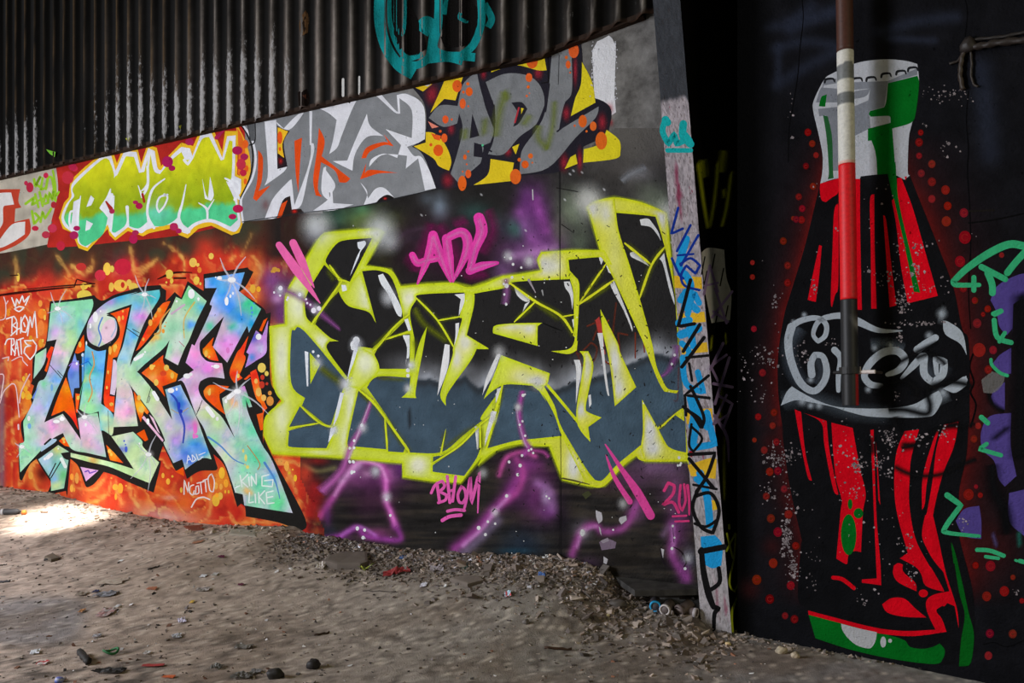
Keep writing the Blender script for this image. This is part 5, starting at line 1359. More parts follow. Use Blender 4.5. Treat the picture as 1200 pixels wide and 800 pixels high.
# ------------------------------------------------------------------ upper row: yellow green BHOM on red
bp = piece(PA, 180, 280, 'yellow and green BHOM bubble lettering on a red ground under the corrugated sheets')
z = Paint(PA, .0060)
redcf = lambda u, v: np.array((186, 44, 36.))[None] * (.78 + .34 * fbm(u / 12, v / 12, 3))[:, None]
z.poly("F1: 262,180 480,122 700,62 900,12 1030,-18 1125,-45 1150,60 1140,440 1000,470 830,505 540,535 380,553 225,560 215,520 245,440 205,430 240,350 270,300", (190, 46, 38), cf=redcf, step=5)
z.dots('F1', [(252, 360, 14), (285, 550, 10)], (170, 40, 50))
z.poly("F1: 1105,-30 1120,0 1150,60 1172,140 1172,230 1140,310 1128,330 1118,120", (238, 176, 44)); z.poly("F1: 1112,0 1135,40 1150,120 1140,200 1115,220 1118,100", (232, 110, 36))
z.dots('F1', [(1150, 75, 14, 20), (1135, 130, 14, 18), (1150, 250, 8, 14), (1155, 190, 10, 16)], (236, 100, 34))
z.build('ground_coat', bp, split=20)
z = Paint(PA, .0066)
z.poly("F1: 330,245 400,180 478,118 530,110 548,165 575,96 645,98 662,165 690,78 735,92 755,180 790,130 850,68 905,84 935,15 1000,5 1042,110 1055,14 1115,14 1112,218 1142,235 1138,300 1125,330 1140,440 1122,490 1085,502 990,457 930,472 880,517 838,500 815,467 700,492 670,507 600,482 540,527 512,500 505,472 410,577 368,562 350,520 330,487 295,472 276,420 300,350 322,325", (240, 190, 40), sm=False)
z.build('outline', bp)
z = Paint(PA, .0070)
z.poly("F1: 337,262 405,192 480,132 520,125 542,200 582,108 640,112 660,195 695,93 725,108 738,185 755,198 800,135 850,88 890,95 902,130 940,33 990,20 1042,140 1065,38 1105,34 1100,225 1130,240 1128,300 1112,335 1128,440 1110,480 1085,484 990,442 920,457 880,497 846,482 828,445 700,472 660,492 600,464 540,512 520,490 505,452 410,560 370,542 358,500 330,482 300,457 288,415 310,358 335,322", (232, 232, 238))
z.build('inner_outline', bp)


def bhcf(u, v):
    yl = 249 - .088 * (u - 100) + 9 * (fbm(u / 9, v / 12, 3) - .5) * 2
    t = np.clip((v - (yl - 48)) / 44, 0, 1)[:, None]
    c = np.array((214, 214, 34.)) * (1 - t) + np.array((150, 174, 28.)) * t
    m = np.clip((v - yl) / 7, 0, 1)[:, None]
    c = c * (1 - m) + np.array((84, 206, 142.)) * m
    b = np.exp(-(((u - 185) / 14) ** 2 + ((v - 247) / 14) ** 2))[:, None] * .5
    c = c * (1 - b) + np.array((140, 220, 214.)) * b
    return c * (.92 + .16 * fbm(u / 6, v / 10, 3))[:, None]


for p in ("F1: 347,270 475,150 512,150 535,222 520,290 500,330 520,300 512,312 470,375 505,420 480,500 400,555 372,530 364,440 375,330 345,345 335,440 325,465 300,420 325,350 348,318",
          "F1: 536,232 552,215 590,132 628,135 652,210 676,205 690,150 690,250 655,300 690,285 700,300 688,400 690,440 650,470 606,460 600,370 595,370 590,450 540,490 522,470 532,320 520,300",
          "F1: 696,210 705,122 722,200 750,215 800,155 850,112 868,160 872,270 845,400 780,455 720,460 695,400 698,305 690,280",
          "F1: 862,150 870,150 905,145 945,55 980,42 1035,152 1050,147 1075,57 1090,62 1085,230 1060,250 1100,340 1115,430 1080,462 990,426 920,440 880,468 845,440 838,420 872,280"):
    z = Paint(PA, .0074); z.poly(p, (200, 200, 40), cf=bhcf, step=2); z.build('letter', bp)
z = Paint(PA, .0080)
W2 = (234, 236, 240)
z.poly("F1: 405,370 425,315 442,330 428,362", W2); z.poly("F1: 400,482 405,432 436,448 420,475", W2); z.poly("F1: 948,235 960,330 990,342 1002,310 985,228 975,330 962,300", W2)
for p, w in (("F1: 378,318 366,400 364,480", [1, 3, 3]), ("F1: 345,390 330,395 325,440 335,478", 2.4), ("F1: 518,285 500,330 472,375 500,400 512,350 530,320", [1, 3, 3, 2]), ("F1: 535,318 528,400 518,480", [1, 2.4, 3]), ("F1: 596,370 600,440", [4, 2]), ("F1: 648,270 665,322 692,270 692,180", [1, 3, 3]), ("F1: 665,325 660,300", 2),
             ("F1: 772,238 720,280 697,340 692,410 722,468", [1.5, 3, 3, 3]), ("F1: 785,312 748,325 735,365 745,395 770,365 785,325 770,310", 2.2), ("F1: 872,265 855,350 838,420 862,470 885,485", [1, 3, 4, 4]), ("F1: 930,350 968,378 972,425", [1, 3, 2.4]), ("F1: 1003,335 974,382", [1, 2.4]), ("F1: 863,150 880,170 900,140", [3, 3, 3]), ("F1: 1055,235 1090,260 1120,330", [2, 3, 3]), ("F1: 1090,240 1122,262 1120,300 1100,335", 3)):
    z.stroke(p, w, W2)
z.stroke("F1: 497,345 520,378", [2, 5], (166, 44, 34)); z.stroke("F1: 668,310 676,345", 3, (166, 44, 34))
z.build('highlight', bp, split=60)
z = Paint(PA, .0086)
MG = (176, 36, 84)
z.dots('F1', [(785, 158, 26, 26), (806, 188, 16, 13), (888, 65, 20, 16), (1112, 105, 24, 20), (1145, 135, 18, 16), (1115, 378, 25, 19), (1090, 415, 19, 13), (635, 348, 13, 9), (652, 365, 17, 15), (525, 390, 13, 12), (625, 520, 20, 22), (635, 490, 16, 12), (815, 462, 20, 18), (838, 482, 14, 12), (347, 502, 21, 19), (360, 470, 16, 12)], MG, 8)
z.dots('F1', [(1130, 170, 22, 26), (1140, 210, 16, 16), (318, 232, 28, 30), (350, 190, 15, 14), (245, 470, 22, 20), (215, 500, 19, 17), (140, 278, 17, 24), (122, 258, 9, 11), (215, 222, 12), (285, 552, 20, 22), (165, 470, 16, 12), (340, 180, 18, 20)], (192, 44, 70), 10)
z.stroke("F1: 1015,45 1060,0", [5, 1], MG)
z.build('magenta_dot', bp, split=60)

# far left fragment
lf_ = piece(PA, 30, 280, 'white letter fragment outlined in red on whitewash at the far left')
z = Paint(PA, .0060)
z.poly("F1: -620,375 0,228 262,178 272,300 240,440 222,545 0,588 -620,690", (206, 196, 178), cf=lambda u, v: np.array((204, 194, 176.))[None] * (.72 + .4 * fbm(u / 8, v / 8, 4))[:, None], step=6)
z.build('whitewash', lf_)
z = Paint(PA, .0066)
z.poly("F1: -90,300 0,288 95,286 86,340 100,372 72,378 68,440 138,424 142,490 88,542 0,580 -90,600", (190, 66, 44))
z.build('outline', lf_)
z = Paint(PA, .0070)
z.poly("F1: -90,320 0,304 52,302 66,358 20,364 14,380 14,440 0,470 -90,480", (220, 216, 212)); z.poly("F1: -90,510 0,520 56,452 118,438 116,498 60,535 0,562 -90,575", (220, 216, 212))
z.build('letter', lf_, split=4)
tagset([("F1: 160,240 165,275 190,225 170,265 195,280", 3.2), ("F1: 200,235 190,290 215,280", 2.9), ("F1: 215,285 225,230 245,240 260,340", 3.2), ("F1: 120,355 160,325 150,360 175,345", 3.2), ("F1: 165,310 180,370", 2.9), ("F1: 185,300 200,365", 2.9), ("F1: 180,340 200,330", 2.6), ("F1: 205,345 215,310 225,345 210,355", 2.9), ("F1: 225,350 232,300 245,340 250,290 255,330", 2.9), ("F1: 150,390 160,450 185,420 165,400", 3.2), ("F1: 190,440 200,390 210,425 240,378", 2.9), ("F1: 248,200 258,260 262,320 275,300", 2.6)],
       (150, 196, 44), 2, 'lime green scribbled tag on the boundary of the whitewash and the red ground', off=.0092)

# ------------------------------------------------------------------ upper row: silver LIKE
sp_ = piece(PA, 400, 250, 'silver grey LIKE lettering with white edges and orange accents in the upper row')
GY = (132, 134, 136)
gycf = lambda u, v: np.array((131, 133, 136.))[None] * (.92 + .14 * fbm(u / 16, v / 9, 3))[:, None]
z = Paint(PA, .0066)
z.poly("F8: 48,340 110,322 380,262 600,215 700,192 790,196 840,200 905,258 915,400 855,430 900,470 976,642 760,690 640,720 340,757 200,785 55,800 45,760 42,690 100,590 115,440 85,400", GY, cf=gycf, step=5)
z.build('fill', sp_)
wp = Paint(PA, .0072)
WW = (222, 222, 228)
for p in ("F8: 160,330 215,322 220,550 268,530 250,565 160,630 176,560", "F8: 215,330 250,362 300,310 352,272 330,310 290,358 262,368 225,348", "F8: 412,266 470,235 600,214 565,285 520,400 500,452 463,482 480,420 498,322 460,290", "F8: 640,293 655,350 717,397 640,402 585,480 572,560 480,515 548,512 580,430", 
          "F8: 660,205 700,194 765,268 786,285 780,205 832,202 907,260 912,418 828,448 860,490 902,502 972,640 912,652 880,502 822,550 828,490 750,482 700,492 650,542 662,505 720,480 782,500 800,440 728,365 850,407 850,277 792,220 796,292 768,285 690,215", "F8: 162,782 200,690 270,612 287,600 300,722 368,530 378,430 390,432 392,470 365,580 332,720 285,742 278,680 215,777",
          "F8: 437,543 490,620 480,658 462,662 468,704 430,668 428,600", "F8: 388,747 462,690 466,655 478,655 482,712 577,718 482,746", "F8: 608,613 642,660 625,720 690,705 765,682 720,640 680,645 645,690 636,660", "F8: 370,270 384,268 380,440 372,440", "F8: 60,340 108,322 108,340 75,345"):
    wp.poly(p, WW)
wp.stroke("F8: 55,345 90,390 112,450 118,520 100,600 55,680 50,720 58,800", 2.6, WW); wp.stroke("F8: 445,545 440,600", 2, WW)
wp.build('white_edge', sp_, split=60)
z = Paint(PA, .0076)
OR = (226, 78, 26)
for p in ("F8: 130,463 152,500 148,600 132,655 188,628 122,702 106,690 126,600", "F8: 300,420 336,405 328,500 318,662 305,560", "F8: 415,358 442,420 428,492 562,597 542,615 510,614 490,560 425,520 410,640 430,682 400,676 388,600 405,470", "F8: 614,502 640,450 722,425 766,445 720,440 655,470 636,500", "F8: 718,388 765,445 748,442", "F8: 637,523 630,572 660,555 784,570 700,572 640,590 608,600"):
    z.poly(p, OR)
z.poly("F8: 268,698 242,770 220,782 240,715", OR)
z.build('orange_accent', sp_, split=60)
z = Paint(PA, .0076)
z.poly("F8: 218,348 240,362 278,374 250,430 268,540 220,552", (40, 30, 36)); z.poly("F8: 222,356 270,376 244,434 252,500 222,478", (236, 186, 40)); z.dots('F8', [(232, 405, 12, 30), (232, 458, 6, 9)], (228, 90, 30)); z.blob(*P("F8: 236,515")[0], 4, 6, (170, 36, 36), .9, 1)
z.poly("F8: 215,790 245,700 280,678 288,742 330,738 345,757 240,780", (44, 34, 32)); z.poly("F8: 266,700 240,775 222,780 245,715", OR); z.blob(*P("F8: 300,750")[0], 5, 4, (200, 40, 34), .9, 1)
z.poly("F8: 680,716 700,690 735,672 765,684 765,692", (30, 28, 28)); z.blob(*P("F8: 725,690")[0], 3.5, 2.5, (190, 44, 40), .9, 1)
z.stroke("F8: 48,345 75,385 100,445 104,520 88,600 45,690", 1.6, (28, 28, 30)); z.stroke("F8: 115,322 115,420 90,440", 1.4, (22, 22, 22)); z.poly("F8: 80,345 112,338 112,420 92,420", (88, 90, 92))
z.stroke("F8: 80,345 96,425", 1, (60, 60, 62))
z.poly("F8: 530,212 580,202 560,245 545,235", (30, 26, 26)); z.poly("F8: 530,212 578,206 560,216", (200, 60, 30)); z.blob(*P("F8: 165,720")[0], 8, 12, (150, 90, 92), .45, 1)
z.stroke("F8: 55,800 345,757 640,720 976,642", 1.0, (40, 40, 42))
z.build('dark_detail', sp_, split=60)

# ------------------------------------------------------------------ upper row: grey ADL on yellow
ad = piece(PA, 620, 200, 'grey ADL lettering with orange dots on yellow shapes at the right of the upper row')
z = Paint(PA, .0080)
NV = (36, 34, 42)
z.poly("G1: 8,310 60,292 160,270 360,230 600,170 640,152 765,112 772,200 765,345 865,376 902,425 882,530 775,578 765,655 650,695 500,708 290,752 120,770 62,620 10,578 68,545 75,460 62,380", NV)
for (x, y, rx, ry) in ((100, 345, 9, 14), (170, 730, 8, 10), (185, 500, 5, 8), (700, 430, 5, 10), (740, 240, 3, 20), (330, 255, 4, 7), (575, 250, 6, 8), (440, 600, 5, 7), (690, 650, 6, 12), (860, 470, 6, 12), (305, 590, 3, 7), (760, 640, 4, 16)):
    z.blob(480 + x / 3.811, 20 + y / 3.811, rx * 1.3, ry * 1.3, (150, 42, 56), .8, 1)
z.build('outline', ad)
z = Paint(PA, .0085)
YE = (236, 190, 36)
for p in ("G1: 160,272 242,256 205,372 155,365 92,428 125,355", "G1: 362,228 600,168 612,237 570,237 470,215 365,247", "G1: 770,200 815,290 830,382 720,442 740,362 765,300", "G1: 880,503 935,548 942,600 920,632 775,650 778,590 850,565", "G1: 693,678 718,625 742,612 750,655", "G1: 72,513 112,520 160,570 186,640 176,686 130,665 105,630 18,577 72,560",
          "G1: 362,633 466,650 452,732 285,750 348,705", "G1: 458,580 490,566 474,614", "G1: 20,312 102,298 60,332"):
    z.poly(p, YE)
z.poly("G1: 50,300 110,290 80,310", (210, 206, 210)); z.poly("G1: 82,465 130,490 100,497", (220, 130, 110))
z.build('yellow_shape', ad, split=60)
ga = lambda u, v: np.array((118, 120, 123.))[None] * (.9 + .16 * fbm(u / 9, v / 9, 3))[:, None]
for p in ("G1: 85,450 135,395 215,397 225,342 245,290 300,243 322,340 375,490 360,560 332,572 320,642 300,667 215,737 183,700 215,600 237,500 222,430 212,475 150,490", "G1: 340,290 430,252 530,262 585,310 602,390 568,475 490,535 420,612 350,612 372,560 382,490 375,390 365,360", "G1: 635,165 722,138 725,330 690,390 665,512 700,480 845,395 830,450 740,540 620,672 488,702 500,600 560,512 600,440 620,330"):
    z = Paint(PA, .0090); z.poly(p, GY, cf=ga, step=4)
    if '85,450' in p:
        z.poly("G1: 280,432 312,530 268,542", NV); z.poly("G1: 288,560 322,570 330,628 286,622", NV); z.stroke("G1: 322,572 365,600", 2, NV)
    if '340,290' in p:
        z.poly("G1: 455,382 500,380 526,410 490,472 462,490 485,425", NV); z.poly("G1: 498,405 510,408 498,434", YE); z.stroke("G1: 488,405 470,470", 2, (170, 50, 60))
    z.build('letter', ad)
z = Paint(PA, .0096)
for p, w in (("G1: 305,250 340,390 377,492", [1, 2.5, 1.5]), ("G1: 375,395 378,470", 3), ("G1: 605,392 570,480 500,580 485,690", [1, 3, 3]), ("G1: 622,300 606,420", 2.6), ("G1: 660,510 700,482 845,396", [2, 1.6, 1.2])): z.stroke(p, w, NV)
for p, w in (("G1: 430,330 400,430 385,540", 7), ("G1: 340,440 330,540", 6), ("G1: 250,490 245,555", 6), ("G1: 545,430 500,490", 6), ("G1: 580,480 575,540 620,590", 6), ("G1: 648,370 640,480 610,600", 5), ("G1: 420,320 440,380", 6)): z.stroke(p, w * 1.7, (118, 130, 50), .55, soft=True)
z.stroke("G1: 618,165 620,290 590,295", 1.5, (24, 22, 24)); z.stroke("G1: 668,170 664,300", 1, (60, 60, 62))
z.build('shading_stroke', ad, split=60)
z = Paint(PA, .0102)
z.dots('G1', [(212, 308, 21, 27), (260, 298, 7), (266, 333, 16, 20), (240, 335, 6), (237, 386, 14, 23), (262, 398, 4), (547, 200, 25, 30), (533, 270, 15, 20), (530, 312, 7), (523, 352, 5), (535, 340, 3), (733, 150, 23, 33), (700, 180, 7), (708, 212, 11, 18), (717, 248, 4), (160, 457, 14, 18), (188, 457, 5), (137, 510, 6), (155, 540, 14, 20), (95, 570, 7), (128, 595, 22, 26),
             (262, 600, 5), (247, 625, 8, 12), (255, 657, 4), (262, 700, 13, 19), (235, 742, 19, 34), (237, 690, 4), (490, 637, 8), (540, 620, 11, 12), (516, 658, 16), (548, 650, 4), (473, 712, 25, 34), (773, 465, 19, 28), (820, 487, 15, 21), (737, 485, 5), (790, 510, 5), (856, 552, 26, 40)], (232, 92, 34), 6)
z.poly("G1: 95,518 140,530 135,552 110,545", (226, 90, 34)); z.dots('G1', [(326, 572, 5)], (90, 190, 140))
z.build('orange_dot', ad, split=99)
wpch = Paint(PA, .0075)
wpch.poly("G1: 838,108 862,98 890,82 905,95 922,132 918,240 915,350 922,425 900,440 862,418 826,378 822,300 815,150", (200, 200, 208), sm=False)
wpch.blob(*P("G1: 890,410")[0], 9, 11, (196, 120, 130), .8, 1); wpch.blob(*P("G1: 900,470")[0], 5, 8, (150, 60, 66), .6, 1)
for _ in range(60):
    a = random.uniform(0, 1); wpch.blob(*P("G1: %d,%d" % (random.choice([817, 922]) + random.gauss(0, 4), 110 + 260 * a))[0], .7, .9, (190, 190, 198), .8, n=7)
tag(wpch.build('graffiti_patch'), 'rough white rolled patch of paint on bare concrete beside the grey ADL lettering', 'paint patch')
w2 = Paint(PA, .0075)
w2.stroke("G1: 945,735 990,700 1060,670", 9, (126, 128, 134), .75, soft=True)
tag(w2.build('graffiti_patch'), 'faint pale grey brush smear on the concrete under the white patch, against the pillar', 'paint patch')

# ------------------------------------------------------------------ teal scrawl on the corrugated sheets
tl = Paint(CPL, .003)
TE = (16, 122, 126)
tl.poly("T1: 440,-10 485,-10 520,60 535,100 540,135 510,155 470,140 450,90", (16, 14, 13), step=3); tl.poly("T1: 575,-10 640,-10 680,20 680,80 650,125 590,130 575,80", (16, 14, 13), step=3)


def tstroke(p, w):
    q = np.array(catmull(P(p), False, 10)); d_ = np.gradient(q, axis=0); d_ /= np.linalg.norm(d_, axis=1, keepdims=True)
    n_ = np.stack([-d_[:, 1], d_[:, 0]], 1) * w / 2
    tl.poly([tuple(x) for x in q + n_] + [tuple(x) for x in (q - n_)[::-1]], TE, step=2.2, cf=lambda u, v: np.array((18, 128, 130.))[None] * (.72 + .45 * fbm(u / 6, v / 20, 3))[:, None])


for p, w in (("T1: 412,-10 412,60 430,130 465,180 505,205", 13), ("T1: 440,-10 442,70 462,130 490,160 530,150", 6), ("T1: 455,-10 455,60 470,95 480,70 482,-10", 4), ("T1: 465,165 510,180 545,160 555,120 560,70 540,55 525,72 550,92", 9), ("T1: 575,-10 572,70 560,130 590,152 640,155 675,158", 10), ("T1: 690,-10 692,60 672,120 640,150", 9), ("T1: 640,-10 600,-5 590,40", 5), ("T1: 635,35 632,50 655,62", 4), ("T1: 700,10 720,50 710,75", 8), ("T1: 540,165 600,160 640,170", 9)):
    tstroke(p, w)
tag(tl.build('graffiti_tag'), 'teal and black scrawl sprayed over the ridges of the corrugated sheets', 'graffiti tag')

# ------------------------------------------------------------------ pillar
def ptag(strokes, col, w, label, plane, off, part_polys=()):
    z = Paint(plane, off, gain=3.4 if plane is PS else 1)
    for p, c_ in part_polys: z.poly(p, c_)
    for st in strokes:
        z.stroke(st[0] if isinstance(st, tuple) else st, st[1] if isinstance(st, tuple) else w, col)
    tag(z.build('graffiti_tag'), label, 'graffiti tag')


ptag([("P1: 118,415 108,455 128,500 148,465 158,500 180,490", 7), ("P1: 118,415 125,425", 9), ("P1: 180,430 178,470 195,490 205,500", 9), ("P1: 185,470 200,490", 9), ("P1: 125,522 206,522", 5.5)], (22, 148, 150), 4, 'small teal scribble with an underline high on the white pillar', PF, .004)
ob = Paint(PF, .0025)
for p in ("P2: 148,275 243,280 246,322 150,318", "P2: 163,408 253,400 258,436 168,442", "P2: 170,518 262,506 266,540 175,548", "P2: 186,742 280,735 284,800 192,790", "P3: 195,192 270,168 296,172 292,240 206,230", "P3: 250,320 300,310 302,345 280,350"):
    ob.poly(p, (206, 160, 40))
ob.poly("P3: 200,140 215,145 210,165 200,160", (150, 30, 40))
ob.build('patch', piece(PF, 806, 420, 'mustard yellow patches of spray paint under the tags on the white pillar', 'graffiti_patch', 'paint patch'), split=10)
ptag([("P2: 190,148 165,240 175,260", 9), ("P2: 185,270 205,310 185,385", 9), ("P2: 178,345 228,395", 8), ("P2: 235,370 215,330 195,410", 7), ("P2: 172,480 232,458", 10), ("P2: 200,440 215,520", 8), ("P2: 178,560 190,650 250,680 230,610", 7), ("P2: 205,700 225,760 265,800", 9), ("P2: 225,700 210,800", 8), ("P2: 190,330 170,360", 8), ("P3: 235,5 212,130", 8), ("P3: 262,10 288,120 210,132", 8), ("P3: 238,220 262,300 272,400", 9), ("P3: 225,240 250,260", 7), ("P2: 165,440 200,430", 9), ("P2: 175,510 200,540 180,580", 7)],
     (28, 134, 190), 4, 'sky blue blocky letters running down the white pillar', PF, .0035, (("P3: 240,440 290,435 316,470 312,540 280,550 245,530", (28, 134, 190)),))
ptag([("P2: 162,40 138,130 178,112", 3), ("P2: 205,100 158,190", 3), ("P2: 232,135 172,240", 3), ("P2: 140,215 165,270 180,285", 3), ("P2: 160,205 215,200", 2.4), ("P2: 170,235 205,215 238,240 222,268 190,240 172,275 185,310 235,325", 3)], (18, 44, 128), 3, 'dark blue LIKE marker tag on the upper white part of the pillar', PF, .0062)
ptag([("P2: 205,290 162,452 218,442", 4.2), ("P2: 237,445 180,538", 4.2), ("P2: 252,490 175,592", 4.2), ("P2: 190,560 268,552", 3.2), ("P2: 200,580 210,640", 3), ("P2: 268,622 185,690 270,700", 3.4), ("P2: 205,660 250,760 245,800", 3.8), ("P2: 185,690 190,760", 3), ("P2: 180,730 215,760 240,800", 4), ("P3: 190,0 235,30 245,60", 4), ("P3: 208,50 200,120 215,145 245,100 210,60", 3), ("P3: 200,155 290,150 262,230 225,285", 4.2), ("P3: 200,170 285,272", 4.2), ("P3: 230,278 212,340 240,405 282,428 304,350 275,290 222,300", 4.2), ("P3: 220,395 260,405 300,380", 3.4), ("P3: 215,260 295,275", 3), ("P3: 240,492 322,476", 7),
      ("P3: 243,485 250,560 268,640 285,685", [6, 7, 8, 6]), ("P3: 303,550 305,600 265,630", 5), ("P3: 285,680 302,690 288,710 286,765", [4, 6, 5, 4])], (20, 19, 20), 4, 'thick black letters dripping down the white pillar to its foot', PF, .009)
# the flank in the gap
sf = Paint(PS, .002, gain=3.4)
sf.poly("P2: 243,195 268,178 322,185 330,280 347,340 342,430 278,440 256,330", (150, 140, 118))
for (a, b) in ((255, 210), (290, 200), (262, 260), (320, 250), (300, 400), (335, 380)): sf.stroke("P2: %d,%d %d,%d" % (a, b, a - 12, b + 60), 1.6, (16, 15, 15))
tag(sf.build('graffiti_patch'), 'cream patch of old paint with black dashes on the dark flank of the pillar', 'paint patch')
ptag([("P2: 272,240 252,340", 3), ("P2: 272,240 300,330", 3), ("P2: 255,310 300,300", 2.4), ("P2: 290,320 330,440", 3), ("P2: 350,330 280,420", 3), ("P2: 285,400 335,435", 3), ("P2: 318,510 275,600", 3.6), ("P2: 330,550 275,590 300,640", 3), ("P2: 285,650 350,662", 3.6), ("P2: 340,560 290,720", 3.4), ("P2: 300,690 350,720 320,800", 3.4), ("P2: 330,690 285,790", 3), ("P3: 288,20 330,90 338,180", [4, 4, 2]), ("P3: 285,50 330,20", 3)],
     (92, 78, 136), 3, 'purple angular letters running down the dark flank of the pillar', PS, .004)
yt = Paint(PS, .0015, gain=3.4)
for p, w, a in (("P1: 232,560 248,680 268,795", 5, .8), ("P1: 300,560 290,680 270,795", 5, .8), ("P1: 348,590 330,720 312,790", 5, .8), ("P1: 240,600 250,560 255,620", 9, .55), ("P1: 320,520 315,560 310,600", 10, .6), ("P1: 320,650 322,690", 6, .6), ("P2: 325,470 330,520", 3, .8), ("P2: 280,480 275,540", 3, .6), ("P3: 322,60 326,320", 4, .5), ("P3: 305,0 315,40", 5, .5), ("P2: 310,600 315,760", 4, .4)): yt.stroke(p, w, (104, 108, 18), a, soft=True)
yt.build('stroke', piece(PS, 836, 240, 'misty olive yellow strokes like a crown on the dark flank of the pillar', 'graffiti_tag', 'graffiti tag'), split=20)
ptag([("P3: 340,400 340,412", 3), ("P3: 332,430 352,515", 2.4), ("P3: 360,430 330,490", 2.4), ("P3: 362,430 355,520 340,600 358,632 376,590", 2.4), ("P3: 380,622 350,700 352,770", [2.6, 3, 2.4])], (104, 144, 24), 2.4, 'thin lime green scribble low on the pillar flank next to the black gap', PS, .003)
# ------------------------------------------------------------------ the painted bottle
bt = piece(PB_, 1020, 780, 'tall painted black and red drink bottle with white and green top', 'graffiti_bottle', 'graffiti')
RD = (180, 6, 20); GN = (4, 84, 22); BB = (15, 15, 17); CW = (150, 152, 158); CG = (104, 107, 114)
redb = lambda u, v: np.array((182, 6, 22.))[None] * (.9 + .16 * fbm(u / 9, v / 14, 3))[:, None]
z = Paint(PB_, .0045)
z.poly("B2: 245,95 665,62 720,200 800,400 870,590 910,780 B3: 942,250 945,600 B4: 940,150 930,300 895,470 905,640 B5: 900,130 960,370 968,570 955,700 830,715 780,712 400,650 220,590 188,462 140,400 155,150 B4: 158,690 100,430 60,140 B3: 75,700 48,480 48,300 B2: 75,720 110,600 175,385", BB, cf=lambda u, v: np.array((14, 14, 16.))[None] * (.8 + .4 * fbm(u / 10, v / 10, 3))[:, None], step=6)
z.build('body', bt)
z = Paint(PB_, .0055)
z.poly("B1: 262,375 300,345 400,300 480,283 570,278 650,286 700,300 708,395 690,520 672,590 660,650 655,800 B2: 665,62 640,82 570,55 435,66 430,80 330,75 245,100 B1: 255,800 255,720 235,620 212,520 215,470", CW)
for p in ("B1: 250,410 325,415 330,455 400,430 480,415 450,455 330,470 325,480 225,480 240,430", "B1: 400,385 560,380 560,395 545,500 475,520 480,600 400,640 400,500 470,470 480,415 405,420", "B1: 330,480 400,480 410,800 330,800", "B1: 235,510 330,500 330,800 300,800 290,650 270,540 240,545", "B1: 260,378 320,368 322,390 262,400 250,430", "B1: 560,380 700,320 700,350 560,392"):
    z.poly(p, CG)
z.build('bottle_top', bt, split=20)
z = Paint(PB_, .0062)
z.poly("B1: 562,390 700,355 708,395 692,530 670,575 582,602 590,700 597,800 512,800 505,720 485,658 468,660 468,602 480,600 575,575 574,550 560,543 482,547 472,535 478,520 545,502 555,470", GN); z.poly("B1: 265,446 276,442 268,500 238,498 250,455", GN); z.poly("B1: 258,540 280,545 300,640 305,800 B2: 308,75 280,80 B1: 285,800 275,650", (30, 76, 40))
z.poly("B2: 510,0 598,0 612,180 662,400 722,645 692,650 642,400 582,150 562,55 512,58", GN)
z.build('green_stripe', bt, split=20)
z = Paint(PB_, .0070)
for (x, y) in ((290, 375), (350, 320), (420, 372), (485, 368), (555, 350), (625, 338), (680, 322)): z.stroke("B1: %d,%d %d,%d %d,%d %d,%d" % (x - 24, y + 12, x - 18, y - 3, x + 14, y - 6, x + 22, y + 8), [2.4, 3, 2.4, 1.6], (26, 27, 30))
z.build('cap_ridge', bt, split=20)
rp = Paint(PB_, .0066)
R_ = lambda p: rp.poly(p, RD, cf=redb, step=5)
for p in ("B2: 245,100 330,75 330,140 300,165 270,187 250,175 243,130", "B2: 330,192 330,560 315,620 300,680 294,640 302,420 310,230", "B2: 408,78 432,78 432,300 440,692 412,690", "B2: 240,388 252,392 240,530 224,655 186,645 205,550", "B2: 478,180 498,150 500,400 509,686 484,686 482,400", "B2: 540,248 555,280 580,500 602,670 570,680 552,420",
          "B2: 640,68 652,66 645,85", "B4: 125,78 155,90 175,280 206,412 185,390 150,220", "B4: 170,95 275,132 285,250 303,350 330,478 305,450 265,250 250,142", "B4: 297,140 397,165 430,350 458,470 445,560 436,747 405,742 378,760 372,800 B5: 362,242 320,217 B4: 340,560 345,500 315,380",
          "B4: 480,175 495,172 500,350 510,600 526,790 B5: 531,342 440,330 440,315 510,310 497,20 B4: 490,400", "B4: 505,225 513,320 526,525 517,500", "B4: 640,180 708,172 672,300 664,400 662,520 690,680 750,800 B5: 770,268 822,360 820,372 740,345 718,290 690,255 618,216 655,190 608,20 B4: 592,450 600,290",
          "B4: 825,150 893,135 872,250 820,380 780,540 776,620 820,800 B5: 822,280 780,230 750,180 722,110 735,20 B4: 745,560 770,420 790,260", "B4: 790,180 765,250 735,350 722,430 722,548 735,520 745,420 775,280 800,180",
          "B5: 770,0 800,130 835,290 885,450 894,542 875,440 840,425 828,440 815,440 790,455 792,470 815,500 837,560 690,580 570,574 450,552 190,480 188,460 300,490 500,540 640,556 785,550 760,500 742,450 745,410 780,385 850,370 822,280 790,180",
          "B5: 590,250 610,238 632,245 635,280 690,330 696,370 640,345 602,320 586,285", "B5: 535,432 580,402 640,405 690,450 742,493 640,490 560,470", "B2: 795,625 655,662 645,600"):
    R_(p)
rp.poly("B2: 605,75 625,72 680,220 740,430 796,626 722,645 662,400 612,180", RD, cf=redb, step=5); rp.poly("B2: 580,180 590,170 642,400 692,650 655,662 622,480 602,300", RD, cf=redb, step=5)
rp.blob(*P("B5: 728,380")[0], 5.4, 4.6, RD); rp.stroke("B5: 305,306 350,315 403,356", [4.5, 5, 4.5], RD)
rp.build('red_reflection', bt, split=60)
z = Paint(PB_, .0085)
z.poly("B5: 190,480 340,520 510,566 570,577 640,600 665,630 720,640 770,632 805,615 828,645 820,685 780,711 600,690 400,647 222,590", GN)
